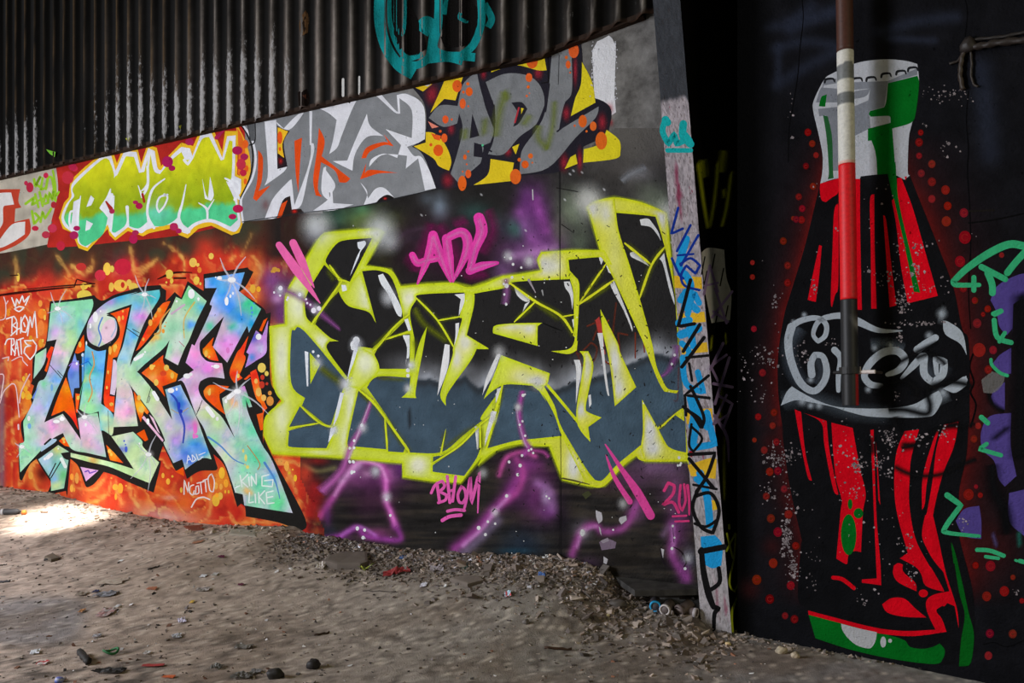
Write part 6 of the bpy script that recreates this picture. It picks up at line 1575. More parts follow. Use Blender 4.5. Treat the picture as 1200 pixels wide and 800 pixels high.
z.poly("B5: 860,140 880,200 915,350 940,470 965,570 955,690 938,720 895,722 905,600 922,480 895,370", (6, 74, 18)); z.poly("B4: 857,700 885,800 870,800", (6, 74, 18))
z.blob(*P("B4: 378,665")[0], 9, 24, GN); z.blob(*P("B4: 385,522")[0], 2.7, 6, GN); z.blob(*P("B4: 424,565")[0], 5.5, 6, GN)
z.build('green_reflection', bt, split=20)
z = Paint(PB_, .0092)
z.poly("B5: 342,522 430,545 510,562 505,600 490,628 470,638 420,625 380,595 350,555", (150, 150, 152)); z.blob(*P("B5: 540,608")[0], 3.4, 6.4, (150, 150, 152)); z.blob(*P("B5: 572,602")[0], 2.3, 2.4, (150, 150, 152))
z.build('white_glint', bt, split=20)
lb = Paint(PB_, .0078)
SW = (140, 147, 154)
for p, w, c_, a in (("B3: 150,170 100,260 115,370 170,450", 16, (70, 78, 88), .6), ("B3: 60,520 200,510 400,570 600,580", 18, (74, 82, 90), .45), ("B3: 480,260 560,250 640,280", 12, (80, 88, 96), .6), ("B3: 720,330 780,400 830,340", 18, (60, 66, 74), .6), ("B3: 220,300 250,380 220,440", 14, (60, 66, 74), .5), ("B3: 800,110 830,120", 16, (120, 126, 132), .6), ("B3: 760,520 850,480", 14, (110, 118, 126), .6)):
    lb.stroke(p, w, c_, a, soft=True)
for x, y, r in ((815, 110, 9), (170, 115, 5), (120, 150, 5), (755, 212, 7), (500, 270, 6), (575, 258, 6), (200, 420, 6), (160, 520, 8), (240, 540, 7), (200, 540, 6), (470, 465, 6), (820, 480, 8)): lb.blob(*P("B3: %d,%d" % (x, y))[0], r, r, (150, 158, 166), .7, 1)
lb.build('label_haze', bt, split=40)
lb = Paint(PB_, .0088)
for p, w in (("B3: 110,172 95,240 108,330 150,430 210,472 255,440 275,380 258,312 220,302 202,340 205,395", [10, 9.5, 9, 9, 8, 8, 8, 7, 7, 8, 9]), ("B3: 105,175 155,142 230,130 272,160 268,212 235,240 212,205 238,145 300,122 365,122 430,150 520,188 628,190", [7, 7, 6, 6, 6, 5, 5, 6, 7, 8, 9, 6, 1]), ("B3: 312,280 340,320 330,400 330,470", [8, 7, 6, 5]),
             ("B3: 560,395 615,372 642,325 605,285 540,292 480,340 452,400 480,440 530,448", [5, 8, 9, 9, 9, 9, 8, 8, 6]), ("B3: 625,412 680,355 722,310", [3, 8, 9]), ("B3: 700,278 740,250 785,222", [9, 9, 8]), ("B3: 732,310 732,390 772,432 818,395 825,335 785,320 790,390", [9, 9, 8, 9, 9, 7, 5]), ("B3: 850,460 920,420", [5, 8])):
    lb.stroke(p, w, SW)
lb.poly("B3: 60,540 85,480 112,450 160,480 240,520 320,545 420,553 560,553 680,535 760,490 800,470 812,490 815,520 780,580 740,594 640,597 480,592 380,570 300,545 200,525 130,515", SW); lb.poly("B3: 820,142 850,150 912,200 932,305 900,250 830,205", SW); lb.poly("B3: 820,460 930,400 932,445 880,480 840,470", SW)
lb.build('label_lettering', bt, split=40)
z = Paint(PB_, .0110)
BS = (15, 15, 16)
for p, w, a in (("B3: 480,390 600,345 700,290 800,240", [3, 4, 5, 3], .8), ("B3: 690,320 760,298 815,330 830,350", 5, .75), ("B3: 490,490 560,440 640,425 695,460 690,500", 7, .85), ("B3: 560,560 640,560 740,580 760,540 745,470 800,440 880,432 960,450", 6, .85), ("B3: 590,590 600,650 620,690", 12, .85), ("B3: 620,740 700,720 780,660 900,620", 6, .8), ("B3: 840,630 920,640 970,620", 5, .7), ("B4: 590,345 680,385 800,385 900,340 980,310", 5, .8), ("B4: 480,200 490,300", 8, .7), ("B4: 620,240 700,250", 5, .7), ("B3: 745,460 760,500", 6, .8)):
    z.stroke(p, w * 1.45 if not isinstance(w, list) else [x * 1.45 for x in w], BS, min(1, a * 1.15), soft=True)
z.build('black_overspray', bt, split=40)
# red dots sprayed around the bottle
dt = Paint(PB_, .0040)
DT = [('B1', [(187, 620, 16), (207, 673, 15), (225, 727, 13), (178, 778, 14), (716, 621, 13), (708, 667, 18), (708, 730, 14), (768, 769, 17)]),
      ('B2', [(178, 20, 13), (211, 113, 15), (144, 162, 15), (160, 217, 15), (157, 270, 16), (118, 263, 10), (73, 371, 14), (92, 483, 14), (92, 562, 14), (768, 8, 17), (718, 52, 17), (768, 92, 19), (832, 130, 20), (768, 172, 17), (842, 205, 18), (918, 237, 20), (836, 277, 22), (923, 352, 28), (900, 465, 24), (915, 590, 18), (970, 648, 15), (1030, 687, 15), (1008, 712, 10), (978, 755, 18), (1095, 435, 12)]),
      ('B3', [(968, 47, 13), (1028, 88, 14), (1008, 113, 11), (980, 155, 20), (990, 280, 30), (1055, 280, 18), (1032, 372, 18), (28, 572, 15), (20, 637, 12), (38, 712, 15), (965, 697, 16), (985, 635, 14)]),
      ('B4', [(27, 92, 15), (20, 157, 12), (40, 230, 15), (47, 368, 16), (10, 375, 12), (77, 452, 14), (97, 571, 16), (14, 590, 16), (47, 655, 19), (132, 718, 16), (27, 795, 16), (965, 217, 16), (940, 477, 24), (975, 440, 10), (995, 480, 12), (905, 700, 0.1)]),
      ('B5', [(25, 241, 19), (108, 342, 17), (10, 408, 17), (80, 485, 15), (124, 501, 18), (973, 249, 15), (1043, 252, 23), (1148, 305, 12), (1108, 370, 22), (1025, 394, 21), (1040, 568, 19), (1147, 570, 19), (1033, 672, 18), (1190, 415, 12)]),
      ('P2', [(527, 155, 12), (542, 240, 12), (542, 300, 12), (572, 80, 11), (455, 612, 12), (495, 750, 12), (440, 765, 11), (420, 280, 9), (425, 460, 10), (420, 230, 8)]),
      ('P3', [(490, 55, 11), (503, 112, 12), (461, 140, 12), (480, 215, 13), (508, 212, 13), (530, 275, 12), (468, 300, 12), (545, 363, 14), (484, 377, 14), (508, 424, 15), (570, 472, 12), (492, 532, 15), (553, 610, 14), (480, 657, 15), (427, 105, 8), (435, 590, 16)])]
for fr, l in DT:
    dt.dots(fr, [q for q in l if q[2] > 1], (98, 17, 17), 14)
    f = FR[fr]
    for q in l:
        if q[2] > 1: dt.stroke([(f[0] + (q[0] + q[2] * .55 * math.cos(t)) / f[2], f[1] + (q[1] + q[2] * .55 * math.sin(t)) / f[2]) for t in np.linspace(.3, 5.6, 9)], 0.8, (122, 24, 23), sm=False)
dt.build('red_dot', bt, split=100)
# glow-free purple and mint piece at the right edge
mp = piece(PB_, 1180, 640, 'purple and mint green lettering cut off by the right edge of the picture')
z = Paint(PB_, .0055)
PU = (66, 54, 112)
for p in ("B2: 1045,640 1070,585 1130,545 1210,520 1330,530 1330,640 1200,640 1150,665 1145,800 B3: 1145,180 1120,210 1085,170 1070,100 1045,50", "B3: 1060,335 1090,300 1140,270 1140,390 1090,400 1050,350", "B3: 1060,470 1110,430 1110,560 1070,550 1045,500", "B4: 1000,180 1040,110 1140,95 1138,250 1165,390 1110,440 1080,400 1060,320 1005,265", "B4: 880,600 920,545 990,530 1000,600 1000,685 920,670", "B4: 1130,470 1260,440 1330,640 1200,670 1130,600"):
    z.poly(p, PU)
for p, w, a in (("B3: 1190,0 1190,300 1185,560 1180,800", 22, .95), ("B4: 1050,330 1060,450 1110,560 1120,670", 18, .9), ("B3: 1025,410 1045,520 1110,570", 7, .9), ("B3: 1000,440 1040,420", 10, .2), ("B4: 1040,230 1140,150", 8, .7), ("B4: 1100,520 1130,650", 10, .8)): z.stroke(p, w, (14, 14, 16), a, soft=True)
z.poly("B3: 1000,420 1050,380 1110,400 1100,440 1060,480 1010,480", (110, 108, 106), .5)
z.stroke("B4: 1050,650 1075,730", 5, (70, 60, 96), .7, soft=True); z.stroke("B4: 1175,640 1180,730", 6, (30, 90, 80), .6, soft=True)
z.build('purple_shape', mp, split=40)
z = Paint(PB_, .0100)
MT = (44, 142, 96)
for p, w in (("B2: 1122,518 1160,470 1215,410", 8), ("B2: 1330,420 1210,395 1130,385 1030,430 930,500 868,560 885,575 990,575", [8, 9, 9, 9, 8, 7, 6, 5]), ("B2: 965,540 965,600", 6), ("B2: 1000,490 1112,548", 7), ("B2: 1030,520 1050,570 1052,612", 8), ("B2: 1062,715 1095,698", 5), ("B3: 1060,140 1075,220 1140,245", 6), ("B3: 1110,200 1085,240", 5), ("B3: 1055,110 1092,95", 5), ("B3: 1045,325 1050,350 1085,385 1122,400", 4), ("B4: 1000,115 1030,142", 6), ("B4: 1025,240 990,264 1092,293", 5),
             ("B4: 840,480 905,527 830,632 842,656 990,672", [7, 6, 6, 5, 4]), ("B4: 980,736 1040,740 1105,764", 5), ("B4: 1020,768 1080,776", 4), ("B5: 1180,228 1210,236", 5), ("B5: 1160,225 1168,228", 3)):
    z.stroke(p, w, MT)
z.build('mint_stroke', mp, split=40)

# ------------------------------------------------------------------ standing pipe in front of the bottle
PIPEOFF = .17
pu_t, pv_t = 989.5, -150
pt = PB_.at(989.5, 0, PIPEOFF); pb_ = PB_.at(996.5, 475, PIPEOFF)
ax = (pb_ - pt); ax_n = ax / np.linalg.norm(ax)
top_p = pt - ax_n * 1.1
RAD = 9.3 / FPX * pt[1]
pr = root('standing_pipe', tuple(pb_), 'rusty pipe painted white, red and black in front of the painted bottle', 'pipe')


def vz(v): return PB_.at(989.5 + 7 * v / 475, v, PIPEOFF)


def tube(p0, p1, r, cfun, n=24, seg=40, cap=True, hollow=False):
    p0 = np.array(p0, float); p1 = np.array(p1, float)
    a = (p1 - p0) / np.linalg.norm(p1 - p0)
    b1 = np.cross(a, [0, 1, 0.3]); b1 /= np.linalg.norm(b1); b2 = np.cross(a, b1)
    V = []; C = []; F = []
    for i in range(seg + 1):
        q = p0 + (p1 - p0) * i / seg
        for k_ in range(n):
            t = 2 * math.pi * k_ / n
            rr = r(i / seg, t) if callable(r) else r
            V.append(q + (b1 * math.cos(t) + b2 * math.sin(t)) * rr); C.append(tuple(cfun(i / seg, t)) + (1,))
    for i in range(seg):
        for k_ in range(n):
            F.append((i * n + k_, i * n + (k_ + 1) % n, (i + 1) * n + (k_ + 1) % n, (i + 1) * n + k_))
    if cap:
        F.append(tuple(range(n))[::-1]); F.append(tuple(seg * n + k_ for k_ in range(n)))
    return V, F, C


PIPEM = attr_mat('pipe paint', rough=.5, var=.25, bump=((160, .6), (420, .4)), bstr=.4, bdist=.002, spec=.4, nscale=60)
for nm, v0, v1, col in (('rust_section', None, 61, (62, 36, 28)), ('white_section', 61, 193, (176, 174, 166)), ('red_section', 193, 351, (188, 16, 24)), ('black_section', 351, 434, (26, 26, 28)), ('red_end', 438, 475, None)):
    a = top_p if v0 is None else vz(v0); b = vz(v1)
    if nm == 'white_section':
        def cf_(t, th):
            v = 61 + 132 * t
            w_ = (176, 174, 166)
            if 78 - 2 * math.sin(th) < v < 95: w_ = (96, 98, 98)
            if 111 < v < 124: w_ = (90, 92, 92)
            if v > 190: w_ = (190, 150, 140)
            return alb(w_, 992)
    elif nm == 'red_end':
        def cf_(t, th): return alb((140, 20, 24) if math.sin(th + 1.9) > -.1 else (24, 24, 26), 992)
    elif nm == 'black_section':
        def cf_(t, th):
            k_ = .5 + .5 * math.sin(th * 2 + t * 7)
            g_ = 26 + 84 * max(0, 1 - abs(t - .36) / .16) * max(0, min(1, 2 * math.sin(th + 4 * t)))
            return alb((g_, g_, g_ + 2), 992)
    else:
        cf_ = (lambda c_: (lambda t, th: alb(c_, 992)))(col)
    V, F, C = tube(a, b, RAD if nm != 'red_end' else RAD * .98, cf_, 28, 60)
    mesh_obj(nm, V, F, C, PIPEM, pr, smooth=False)
for o in list(pr.children):
    for p in o.data.polygons: p.use_smooth = len(p.vertices) == 4
cpt = vz(436)
V, F, C = tube(vz(430), vz(438), RAD * 1.28, lambda t, th: alb((170, 160, 156) if math.sin(th + 2.2) > .2 else (26, 25, 26), 992), 28, 3)
clamp = mesh_obj('clamp', V, F, C, PIPEM, pr)
V, F, C = tube(cpt + EB * RAD, cpt + EB * RAD * 3.0, .010, lambda t, th: alb((190, 180, 176), 1000), 12, 2)
mesh_obj('clamp_lug', V, F, C, PIPEM, clamp)
V, F, C = tube(cpt + EB * RAD * 2.6, cpt + EB * RAD * 2.6 - NB * (PIPEOFF - .005), .008, lambda t, th: alb((40, 34, 32), 1000), 10, 2)
mesh_obj('wall_bolt', V, F, C, PIPEM, clamp)
V, F, C = tube(cpt - EB * RAD, cpt - EB * RAD * 2.0, .009, lambda t, th: alb((26, 25, 25), 1000), 12, 2)
mesh_obj('clamp_lug', V, F, C, PIPEM, clamp)

# ------------------------------------------------------------------ cable and conduit on the right wall
cd = root('cable', tuple(PB_.at(1135, 100, .02)), 'dark grimy cable with a junction box high on the black wall right of the bottle', 'cable')


def wpath(s, off): return [PB_.at(u, v, off) for u, v in catmull(P(s), False, 5)]


def hose(name, pts, r, col, parent, u0, n=10):
    V = []; F = []; C = []
    pts = [np.array(p) for p in pts]
    for i, q in enumerate(pts):
        a = pts[min(i + 1, len(pts) - 1)] - pts[max(i - 1, 0)]; a = a / np.linalg.norm(a)
        b1 = np.cross(a, NB if parent is cd else np.array([.1, .2, 1])); b1 /= np.linalg.norm(b1); b2 = np.cross(a, b1)
        for k_ in range(n):
            t = 6.28318 * k_ / n
            rr = r * (1 + .25 * math.sin(i * 1.7 + k_))
            V.append(q + (b1 * math.cos(t) + b2 * math.sin(t)) * rr); C.append(tuple(alb(col, u0)) + (1,))
    for i in range(len(pts) - 1):
        for k_ in range(n): F.append((i * n + k_, i * n + (k_ + 1) % n, (i + 1) * n + (k_ + 1) % n, (i + 1) * n + k_))
    F.append(tuple(range(n))[::-1]); F.append(tuple((len(pts) - 1) * n + k_ for k_ in range(n)))
    return mesh_obj(name, V, F, C, PIPEM, parent, smooth=True)


hose('conduit', wpath("B1: 940,220 1000,215 1080,200 1200,188 1320,175", .022), .016, (34, 28, 25), cd, 1170)
hose('conduit', wpath("B1: 930,190 1000,182 1100,172 1200,152 1320,135", .016), .008, (30, 26, 24), cd, 1170)
hose('drop_cable', wpath("B1: 935,225 915,250 905,300 902,360 915,420", .016), .010, (44, 36, 30), cd, 1130)
hose('drop_cable', wpath("B1: 950,240 955,300 952,350 965,395 985,405", .012), .005, (38, 32, 28), cd, 1130)
hose('drop_cable', wpath("B1: 915,245 890,285 850,298", .012), .006, (36, 30, 27), cd, 1120)
jb = PB_.at(900 + 938 / 4, 212 / 4, .02)
V = []; C = []; F = []
for i in range(7):
    ph = -math.pi / 2 + math.pi * i / 6
    for k_ in range(14):
        th = 6.28318 * k_ / 14
        rr = .036 * (1 + .15 * math.sin(3 * th + i))
        V.append(jb + EB * rr * math.cos(ph) * math.cos(th) + np.array([0, 0, 1]) * rr * 1.1 * math.cos(ph) * math.sin(th) + NB * .026 * math.sin(ph)); C.append(tuple(alb((32, 27, 25), 1135)) + (1,))
for i in range(6):
    for k_ in range(14): F.append((i * 14 + k_, i * 14 + (k_ + 1) % 14, (i + 1) * 14 + (k_ + 1) % 14, (i + 1) * 14 + k_))
mesh_obj('junction_box', V, F, C, PIPEM, cd, smooth=True)
# ------------------------------------------------------------------ litter on the ground
LITM = attr_mat('litter', rough=.6, var=.2, specks=False, bump=((90, .5), (300, .3)), bstr=.4, spec=.35, nscale=40)
UP = np.array([0, 0, 1.0])


def lathe(prof, axis_o, axis_d, cols, u, n=24):
    """prof: (distance along axis, radius); cols: one colour per ring"""
    a = np.array(axis_d, float); a /= np.linalg.norm(a)
    b1 = np.cross(a, [.13, .2, 1]); b1 /= np.linalg.norm(b1); b2 = np.cross(a, b1)
    V = []; C = []; F = []
    for (x, r), c_ in zip(prof, cols):
        cc = tuple(alb(c_, u)) + (1,)
        for k_ in range(n):
            t = 6.28318530718 * k_ / n
            V.append(np.array(axis_o) + a * x + (b1 * math.cos(t) + b2 * math.sin(t)) * r); C.append(cc)
    for i in range(len(prof) - 1):
        for k_ in range(n): F.append((i * n + k_, i * n + (k_ + 1) % n, (i + 1) * n + (k_ + 1) % n, (i + 1) * n + k_))
    F.append(tuple(range(n))[::-1]); F.append(tuple((len(prof) - 1) * n + k_ for k_ in range(n)))
    return V, F, C


def spray_can(u, v, direction, body, ring, inner, label, r=.032, L=.17, dent=0.0, group=None):
    g_ = ground_hit(u, v)
    o = np.array([g_[0], g_[1], g_[2] + r * .95])
    d_ = np.array(direction, float); d_ /= np.linalg.norm(d_)
    rt = root('spray_can', tuple(o), label, 'spray can', group)
    V, F, C = lathe([(.0, r * .97), (.006, r), (L * .8, r), (L * .86, r * .93), (L * .93, r * .62), (L, r * .5)], o, d_, [body] * 6, u)
    if dent:
        V = [p + np.array([0, 0, -dent * max(0, (p[2] - o[2])) * (1 + math.sin(60 * np.dot(p - o, d_)))]) + UP * .004 * math.sin(90 * np.dot(p - o, d_)) for p in V]
    mesh_obj('body', V, F, C, LITM, rt, smooth=True)
    V, F, C = lathe([(-.002, r * .72), (-.006, r * .82), (-.006, r * 1.0), (.004, r * 1.04), (.014, r * 1.02), (.014, r * .9)], o, d_, [ring] * 6, u)
    # open ring: drop the caps
    mesh_obj('base_rim', V, F[:-2], C, LITM, rt, smooth=True)
    V, F, C = lathe([(-.003, r * .76), (.004, r * .6), (.010, r * .35), (.013, r * .08)], o, d_, [inner] * 4, u)
    mesh_obj('base_dome', V, [f for f in F[:-2]] + [F[-1]], C, LITM, rt, smooth=True)
    V, F, C = lathe([(L, r * .35), (L + .018, r * .33), (L + .02, r * .2)], o, d_, [(60, 56, 54)] * 3, u)
    mesh_obj('nozzle', V, F, C, LITM, rt, smooth=True)
    return rt


spray_can(768, 717, (.20, 1, .06), (74, 70, 74), (40, 150, 205), (96, 58, 26), 'dusty spray can with a bright blue base ring lying before the concrete ledge', r=.034, L=.12)
spray_can(779, 721, (.45, .8, .10), (92, 82, 80), (180, 172, 170), (40, 30, 28), 'dusty spray can with a white base ring beside the blue ringed can', r=.032, L=.12)
spray_can(796, 722, (.75, .45, .42), (96, 84, 80), (90, 78, 76), (40, 34, 32), 'crushed dirty spray can leaning up between two white rimmed cans', r=.034, dent=.5, L=.12)
spray_can(816, 724, (-.75, .55, .06), (88, 76, 74), (150, 142, 142), (34, 28, 28), 'brown dusty spray can with a pale rim lying against the foot of the pillar', r=.028, L=.11)
spray_can(3, 603, (1, .1, .0), (60, 58, 60), (190, 186, 188), (60, 58, 58), 'black spray can with an orange cap lying on the dirt at the far left edge', r=.028, L=.15)
o_ = ground_hit(26, 603)
V, F, C = lathe([(0, .014), (.002, .021), (.03, .021), (.036, .012)], o_ + UP * .022, (1, .1, 0), [(226, 120, 50)] * 4, 26)
co = mesh_obj('cap', V, F, C, LITM, bpy.data.objects['spray_can.004'], smooth=True)
co['label'] = 'orange cap'


def stone(u, v, sx, sy, sz, c, label, name='stone', cat='stone', seed=0):
    p = ground_hit(u, v)
    V = []; F = []; C = []
    n, m = 16, 9
    for i in range(m):
        ph = -math.pi / 2 + math.pi * i / (m - 1)
        for k_ in range(n):
            th = 6.2832 * k_ / n
            q = np.array([math.cos(ph) * math.cos(th), math.cos(ph) * math.sin(th), math.sin(ph)])
            k2 = 1 + .35 * noise.noise(Vector(q * 1.4 + seed * 3.1)) + .12 * noise.noise(Vector(q * 4 + seed))
            V.append(p + UP * sz * .55 + q * k2 * np.array([sx, sy, sz])); cc = np.array(c, float) * (.85 + .3 * random.random()); C.append(tuple(alb(np.minimum(cc, 255), u)) + (1,))
    for i in range(m - 1):
        for k_ in range(n): F.append((i * n + k_, i * n + (k_ + 1) % n, (i + 1) * n + (k_ + 1) % n, (i + 1) * n + k_))
    tag(mesh_obj(name, V, F, C, LITM, smooth=True), label, cat)


stone(916, 765, .033, .024, .026, (150, 138, 118), 'pale rounded stone at the foot of the black wall left of the bottle', seed=1)
stone(932, 770, .024, .020, .018, (158, 144, 124), 'smaller pale stone just right of the bigger one at the foot of the black wall', seed=2)
stone(853, 756, .016, .012, .011, (214, 176, 130), 'small cream pebble on the ground in front of the pillar', 'pebble', 'pebble', 3)
stone(712, 722, .012, .010, .009, (214, 196, 150), 'tiny bright cream pebble at the front edge of the rubble bank', 'pebble', 'pebble', 4)
stone(723, 710, .06, .035, .024, (76, 70, 66), 'dark rounded lump of rubble on the bank left of the spray cans', seed=5)
stone(793, 745, .025, .02, .015, (98, 90, 84), 'grey stone on the gravel in front of the spray cans', seed=6)
stone(616, 730, .02, .017, .015, (98, 92, 88), 'grey stone alone on the bare dirt below the rubble bank', seed=7)
stone(367, 783, .035, .028, .03, (40, 36, 36), 'black lump on the ground at the bottom edge left of centre', 'lump', 'lump', 8)
stone(322, 794, .045, .03, .03, (44, 40, 38), 'wide black lump half cut by the bottom edge left of centre', 'lump', 'lump', 9)


def slab(pts, th, c, label, name='slab', cat='slab', tilt=0.0):
    """flat broken piece: its outline is laid on the ground"""
    P3 = [ground_hit(u, v) for u, v in P(pts)]
    um = np.mean([q[0] for q in P(pts)])
    z = max(p[2] for p in P3)
    zm = np.mean([p[2] for p in P3])
    topv = [np.array([p[0], p[1], p[2] * .6 + zm * .4 + th]) for p in P3]; botv = [np.array([p[0], p[1], p[2] - .02]) for p in P3]
    k_ = len(topv)
    ctr = np.mean(topv, axis=0)
    inn = [q + (ctr - q) * .12 + UP * .004 for q in topv]
    V = inn + topv + botv; cc = tuple(alb(c, um)) + (1,); dc = tuple(alb(np.array(c) * .8, um)) + (1,)
    F = [tuple(range(k_))] + [(i, i + k_, (i + 1) % k_ + k_, (i + 1) % k_) for i in range(k_)] + [(k_ + i, 2 * k_ + i, 2 * k_ + (i + 1) % k_, k_ + (i + 1) % k_) for i in range(k_)] + [tuple(range(3 * k_ - 1, 2 * k_ - 1, -1))]
    return tag(mesh_obj(name, V, F, [cc] * (2 * k_) + [dc] * k_, CHIPM), label, cat)


slab("px: 381,663 384,655 400,650 420,649 430,650 431,663 422,667 395,668", .03, (104, 94, 86), 'broken slab of concrete on the rubble bank left of the red rag')
slab("px: 527,682 545,676 562,677 567,682 548,689", .018, (110, 100, 92), 'flat grey tile lying on the dirt below the pink BHOM tag', 'tile', 'tile')
slab("px: 270,620 304,619 300,629 268,627", .004, (150, 140, 126), 'pale flat board lying against the wall foot below the mint KING LIKE leg', 'board', 'board')
slab("px: 215,617 238,615 238,621 222,622", .006, (122, 66, 48), 'small rust brown scrap of board at the wall foot below the orange flames', 'scrap', 'scrap')
slab("px: 52,655 62,650 70,656 60,659", .02, (110, 98, 84), 'thin broken shard of stone on the dirt in front of the sunlit patch', 'shard', 'shard')


def paper(u, v, w, h, c, label, name='paper_scrap', cat='paper scrap', crum=.35, rot=0., c2=None, seed=0, lift=.006):
    """crumpled sheet lying on the ground; w, h in photo pixels"""
    p = ground_hit(u, v)
    sc = p[1] / FPX
    W = w * sc / 2 * .85; D = h * sc / 2 * 2.4; crum = crum * .6
    n = 8
    V = []; C = []; F = []
    for i in range(n + 1):
        for j in range(n + 1):
            a = (i / n - .5) * 2; b = (j / n - .5) * 2
            k_ = 1 + .25 * noise.noise(Vector((a * 1.3 + seed, b * 1.3, seed)))
            x = (a * W * math.cos(rot) - b * D * math.sin(rot)) * k_; y = (a * W * math.sin(rot) + b * D * math.cos(rot)) * k_
            hz = abs(noise.noise(Vector((a * 2.2 + seed * 5, b * 2.2, .3)))) * W * crum * 2 + lift
            V.append((p[0] + x, p[1] + y, float(height(p[0] + x, p[1] + y)) + hz))
            col = c if (c2 is None or noise.noise(Vector((a * 1.5 + 9, b * 1.5, seed))) < .05) else c2
            C.append(tuple(alb(col, u)) + (1,))
    for i in range(n):
        for j in range(n):
            q = i * (n + 1) + j; F.append((q, q + 1, q + n + 2, q + n + 1))
    o = mesh_obj(name, V, F, C, LITM, smooth=False)
    sm_ = o.modifiers.new('sheet', 'SOLIDIFY'); sm_.thickness = .0015
    return tag(o, label, cat)


paper(41, 765, 11, 6, (226, 228, 234), 'bright white crumpled paper near the left end of the bottom edge', seed=1, rot=.4)
paper(114, 746, 11, 4, (212, 210, 216), 'white printed scrap on the dirt left of the green ring', seed=2, rot=.3, c2=(150, 150, 160))
paper(207, 746, 12, 5, (214, 212, 220), 'white scrap of paper lower of two in the left middle of the dirt', seed=3, rot=.5, c2=(170, 170, 180))
paper(213, 728, 10, 6, (214, 206, 226), 'lilac white crumpled paper above another white scrap in the dirt', seed=4, rot=.5, crum=.6)
paper(124, 719, 18, 9, (164, 154, 150), 'clear plastic wrapper with a pink print lying on the dirt', 'wrapper', 'wrapper', seed=5, c2=(186, 140, 138), crum=.3)
paper(131, 683, 36, 6, (172, 156, 140), 'long pale flattened plastic sheet on the dirt in front of the sunlit patch', 'plastic_sheet', 'plastic', seed=6, crum=.12)
paper(96, 697, 14, 5, (150, 136, 122), 'beige plastic scrap left of the navy blue bit on the dirt', 'plastic_scrap', 'plastic', seed=7, crum=.4)
paper(124, 698, 28, 6, (120, 118, 122), 'grey transparent foil right of the navy blue bit on the dirt', 'foil', 'foil', seed=8, crum=.3)
paper(112, 694, 7, 4, (40, 52, 92), 'small navy blue plastic bit on the dirt', 'plastic_scrap', 'plastic', seed=9)
paper(142, 658, 6, 2, (232, 230, 228), 'tiny white scrap behind the long pale plastic sheet', seed=10); paper(138, 711, 5, 3, (226, 224, 226), 'tiny white scrap just above the clear wrapper', seed=11)
paper(238, 676, 8, 3, (222, 220, 224), 'white scrap left of the small purple bits in the middle of the dirt', seed=12); paper(252, 674, 8, 3, (190, 184, 180), 'grey white scrap beside a whiter scrap in the middle of the dirt', seed=13)
paper(50, 778, 14, 5, (196, 60, 60), 'red and white torn wrapper near the bottom left corner', 'wrapper', 'wrapper', seed=14, c2=(226, 220, 216), crum=.3)
paper(180, 781, 28, 3, (176, 62, 62), 'long thin red plastic strip on the ground near the bottom edge', 'plastic_strip', 'plastic', seed=15, rot=.12, crum=.05)
paper(198, 794, 16, 3, (216, 106, 60), 'orange plastic strip at the bottom edge', 'plastic_strip', 'plastic', seed=16, rot=-.1, crum=.1)
paper(172, 766, 7, 4, (220, 214, 214), 'small white scrap right of the green ring', seed=17, crum=.5)
paper(238, 692, 18, 4, (150, 140, 134), 'pale grey scrap with wrinkles left of the grey can bottom', 'plastic_scrap', 'plastic', seed=18, crum=.35)
paper(465, 671, 34, 5, (140, 42, 44), 'crumpled dark red rag at the front of the rubble bank', 'rag', 'rag', seed=19, crum=.45, rot=.12)
paper(376, 664, 12, 8, (200, 190, 182), 'torn whitish plastic hanging off the left end of the concrete slab', 'plastic_scrap', 'plastic', seed=20, crum=.8)
paper(472, 654, 9, 4, (70, 100, 150), 'small blue plastic bit on the rubble above the red rag', 'plastic_scrap', 'plastic', seed=21, crum=.5)
paper(496, 687, 9, 3, (196, 194, 204), 'small bluish white scrap on the dirt right of the red rag', seed=22)
paper(595, 698, 9, 6, (170, 200, 220), 'crumpled pale blue wrapper at the front of the rubble bank', 'wrapper', 'wrapper', seed=23, crum=.8, c2=(200, 80, 80))
paper(635, 675, 9, 3, (78, 110, 170), 'flat blue scrap high on the rubble bank near the wall joint', 'plastic_scrap', 'plastic', seed=24)
paper(620, 689, 5, 2, (196, 196, 204), 'tiny white scrap on the rubble below the blue scrap', seed=25); paper(512, 667, 18, 6, (140, 132, 136), 'grey plastic bag end showing in the rubble bank', 'plastic_bag', 'plastic', seed=26, crum=.6)
paper(545, 666, 8, 6, (36, 56, 50), 'dark green scrap of foil in the rubble bank', 'foil', 'foil', seed=27, crum=.7); paper(285, 759, 24, 5, (124, 118, 112), 'long wrinkled grey plastic scrap near the bottom left of centre', 'plastic_scrap', 'plastic', seed=28, crum=.3)
paper(255, 783, 12, 6, (126, 124, 120), 'crushed grey can lying near the bottom edge', 'tin_can', 'can', seed=29, crum=1.1)
paper(285, 793, 26, 8, (112, 108, 104), 'grey torn sheet cut by the bottom edge', 'plastic_sheet', 'plastic', seed=30, crum=.4); paper(300, 788, 14, 4, (126, 122, 122), 'small grey torn flap above the sheet at the bottom edge', 'plastic_sheet', 'plastic', seed=31, crum=.4)
paper(129, 788, 40, 6, (40, 36, 34), 'black crumpled rag at the bottom edge under the green ring', 'rag', 'rag', seed=32, crum=.25)
paper(259, 653, 9, 2, (92, 26, 56), 'small purple bit on the dirt near the middle, the upper one', 'plastic_scrap', 'plastic', seed=33); paper(282, 686, 8, 2, (92, 26, 56), 'small purple bit on the dirt near the middle, the lower one', 'plastic_scrap', 'plastic', seed=34)
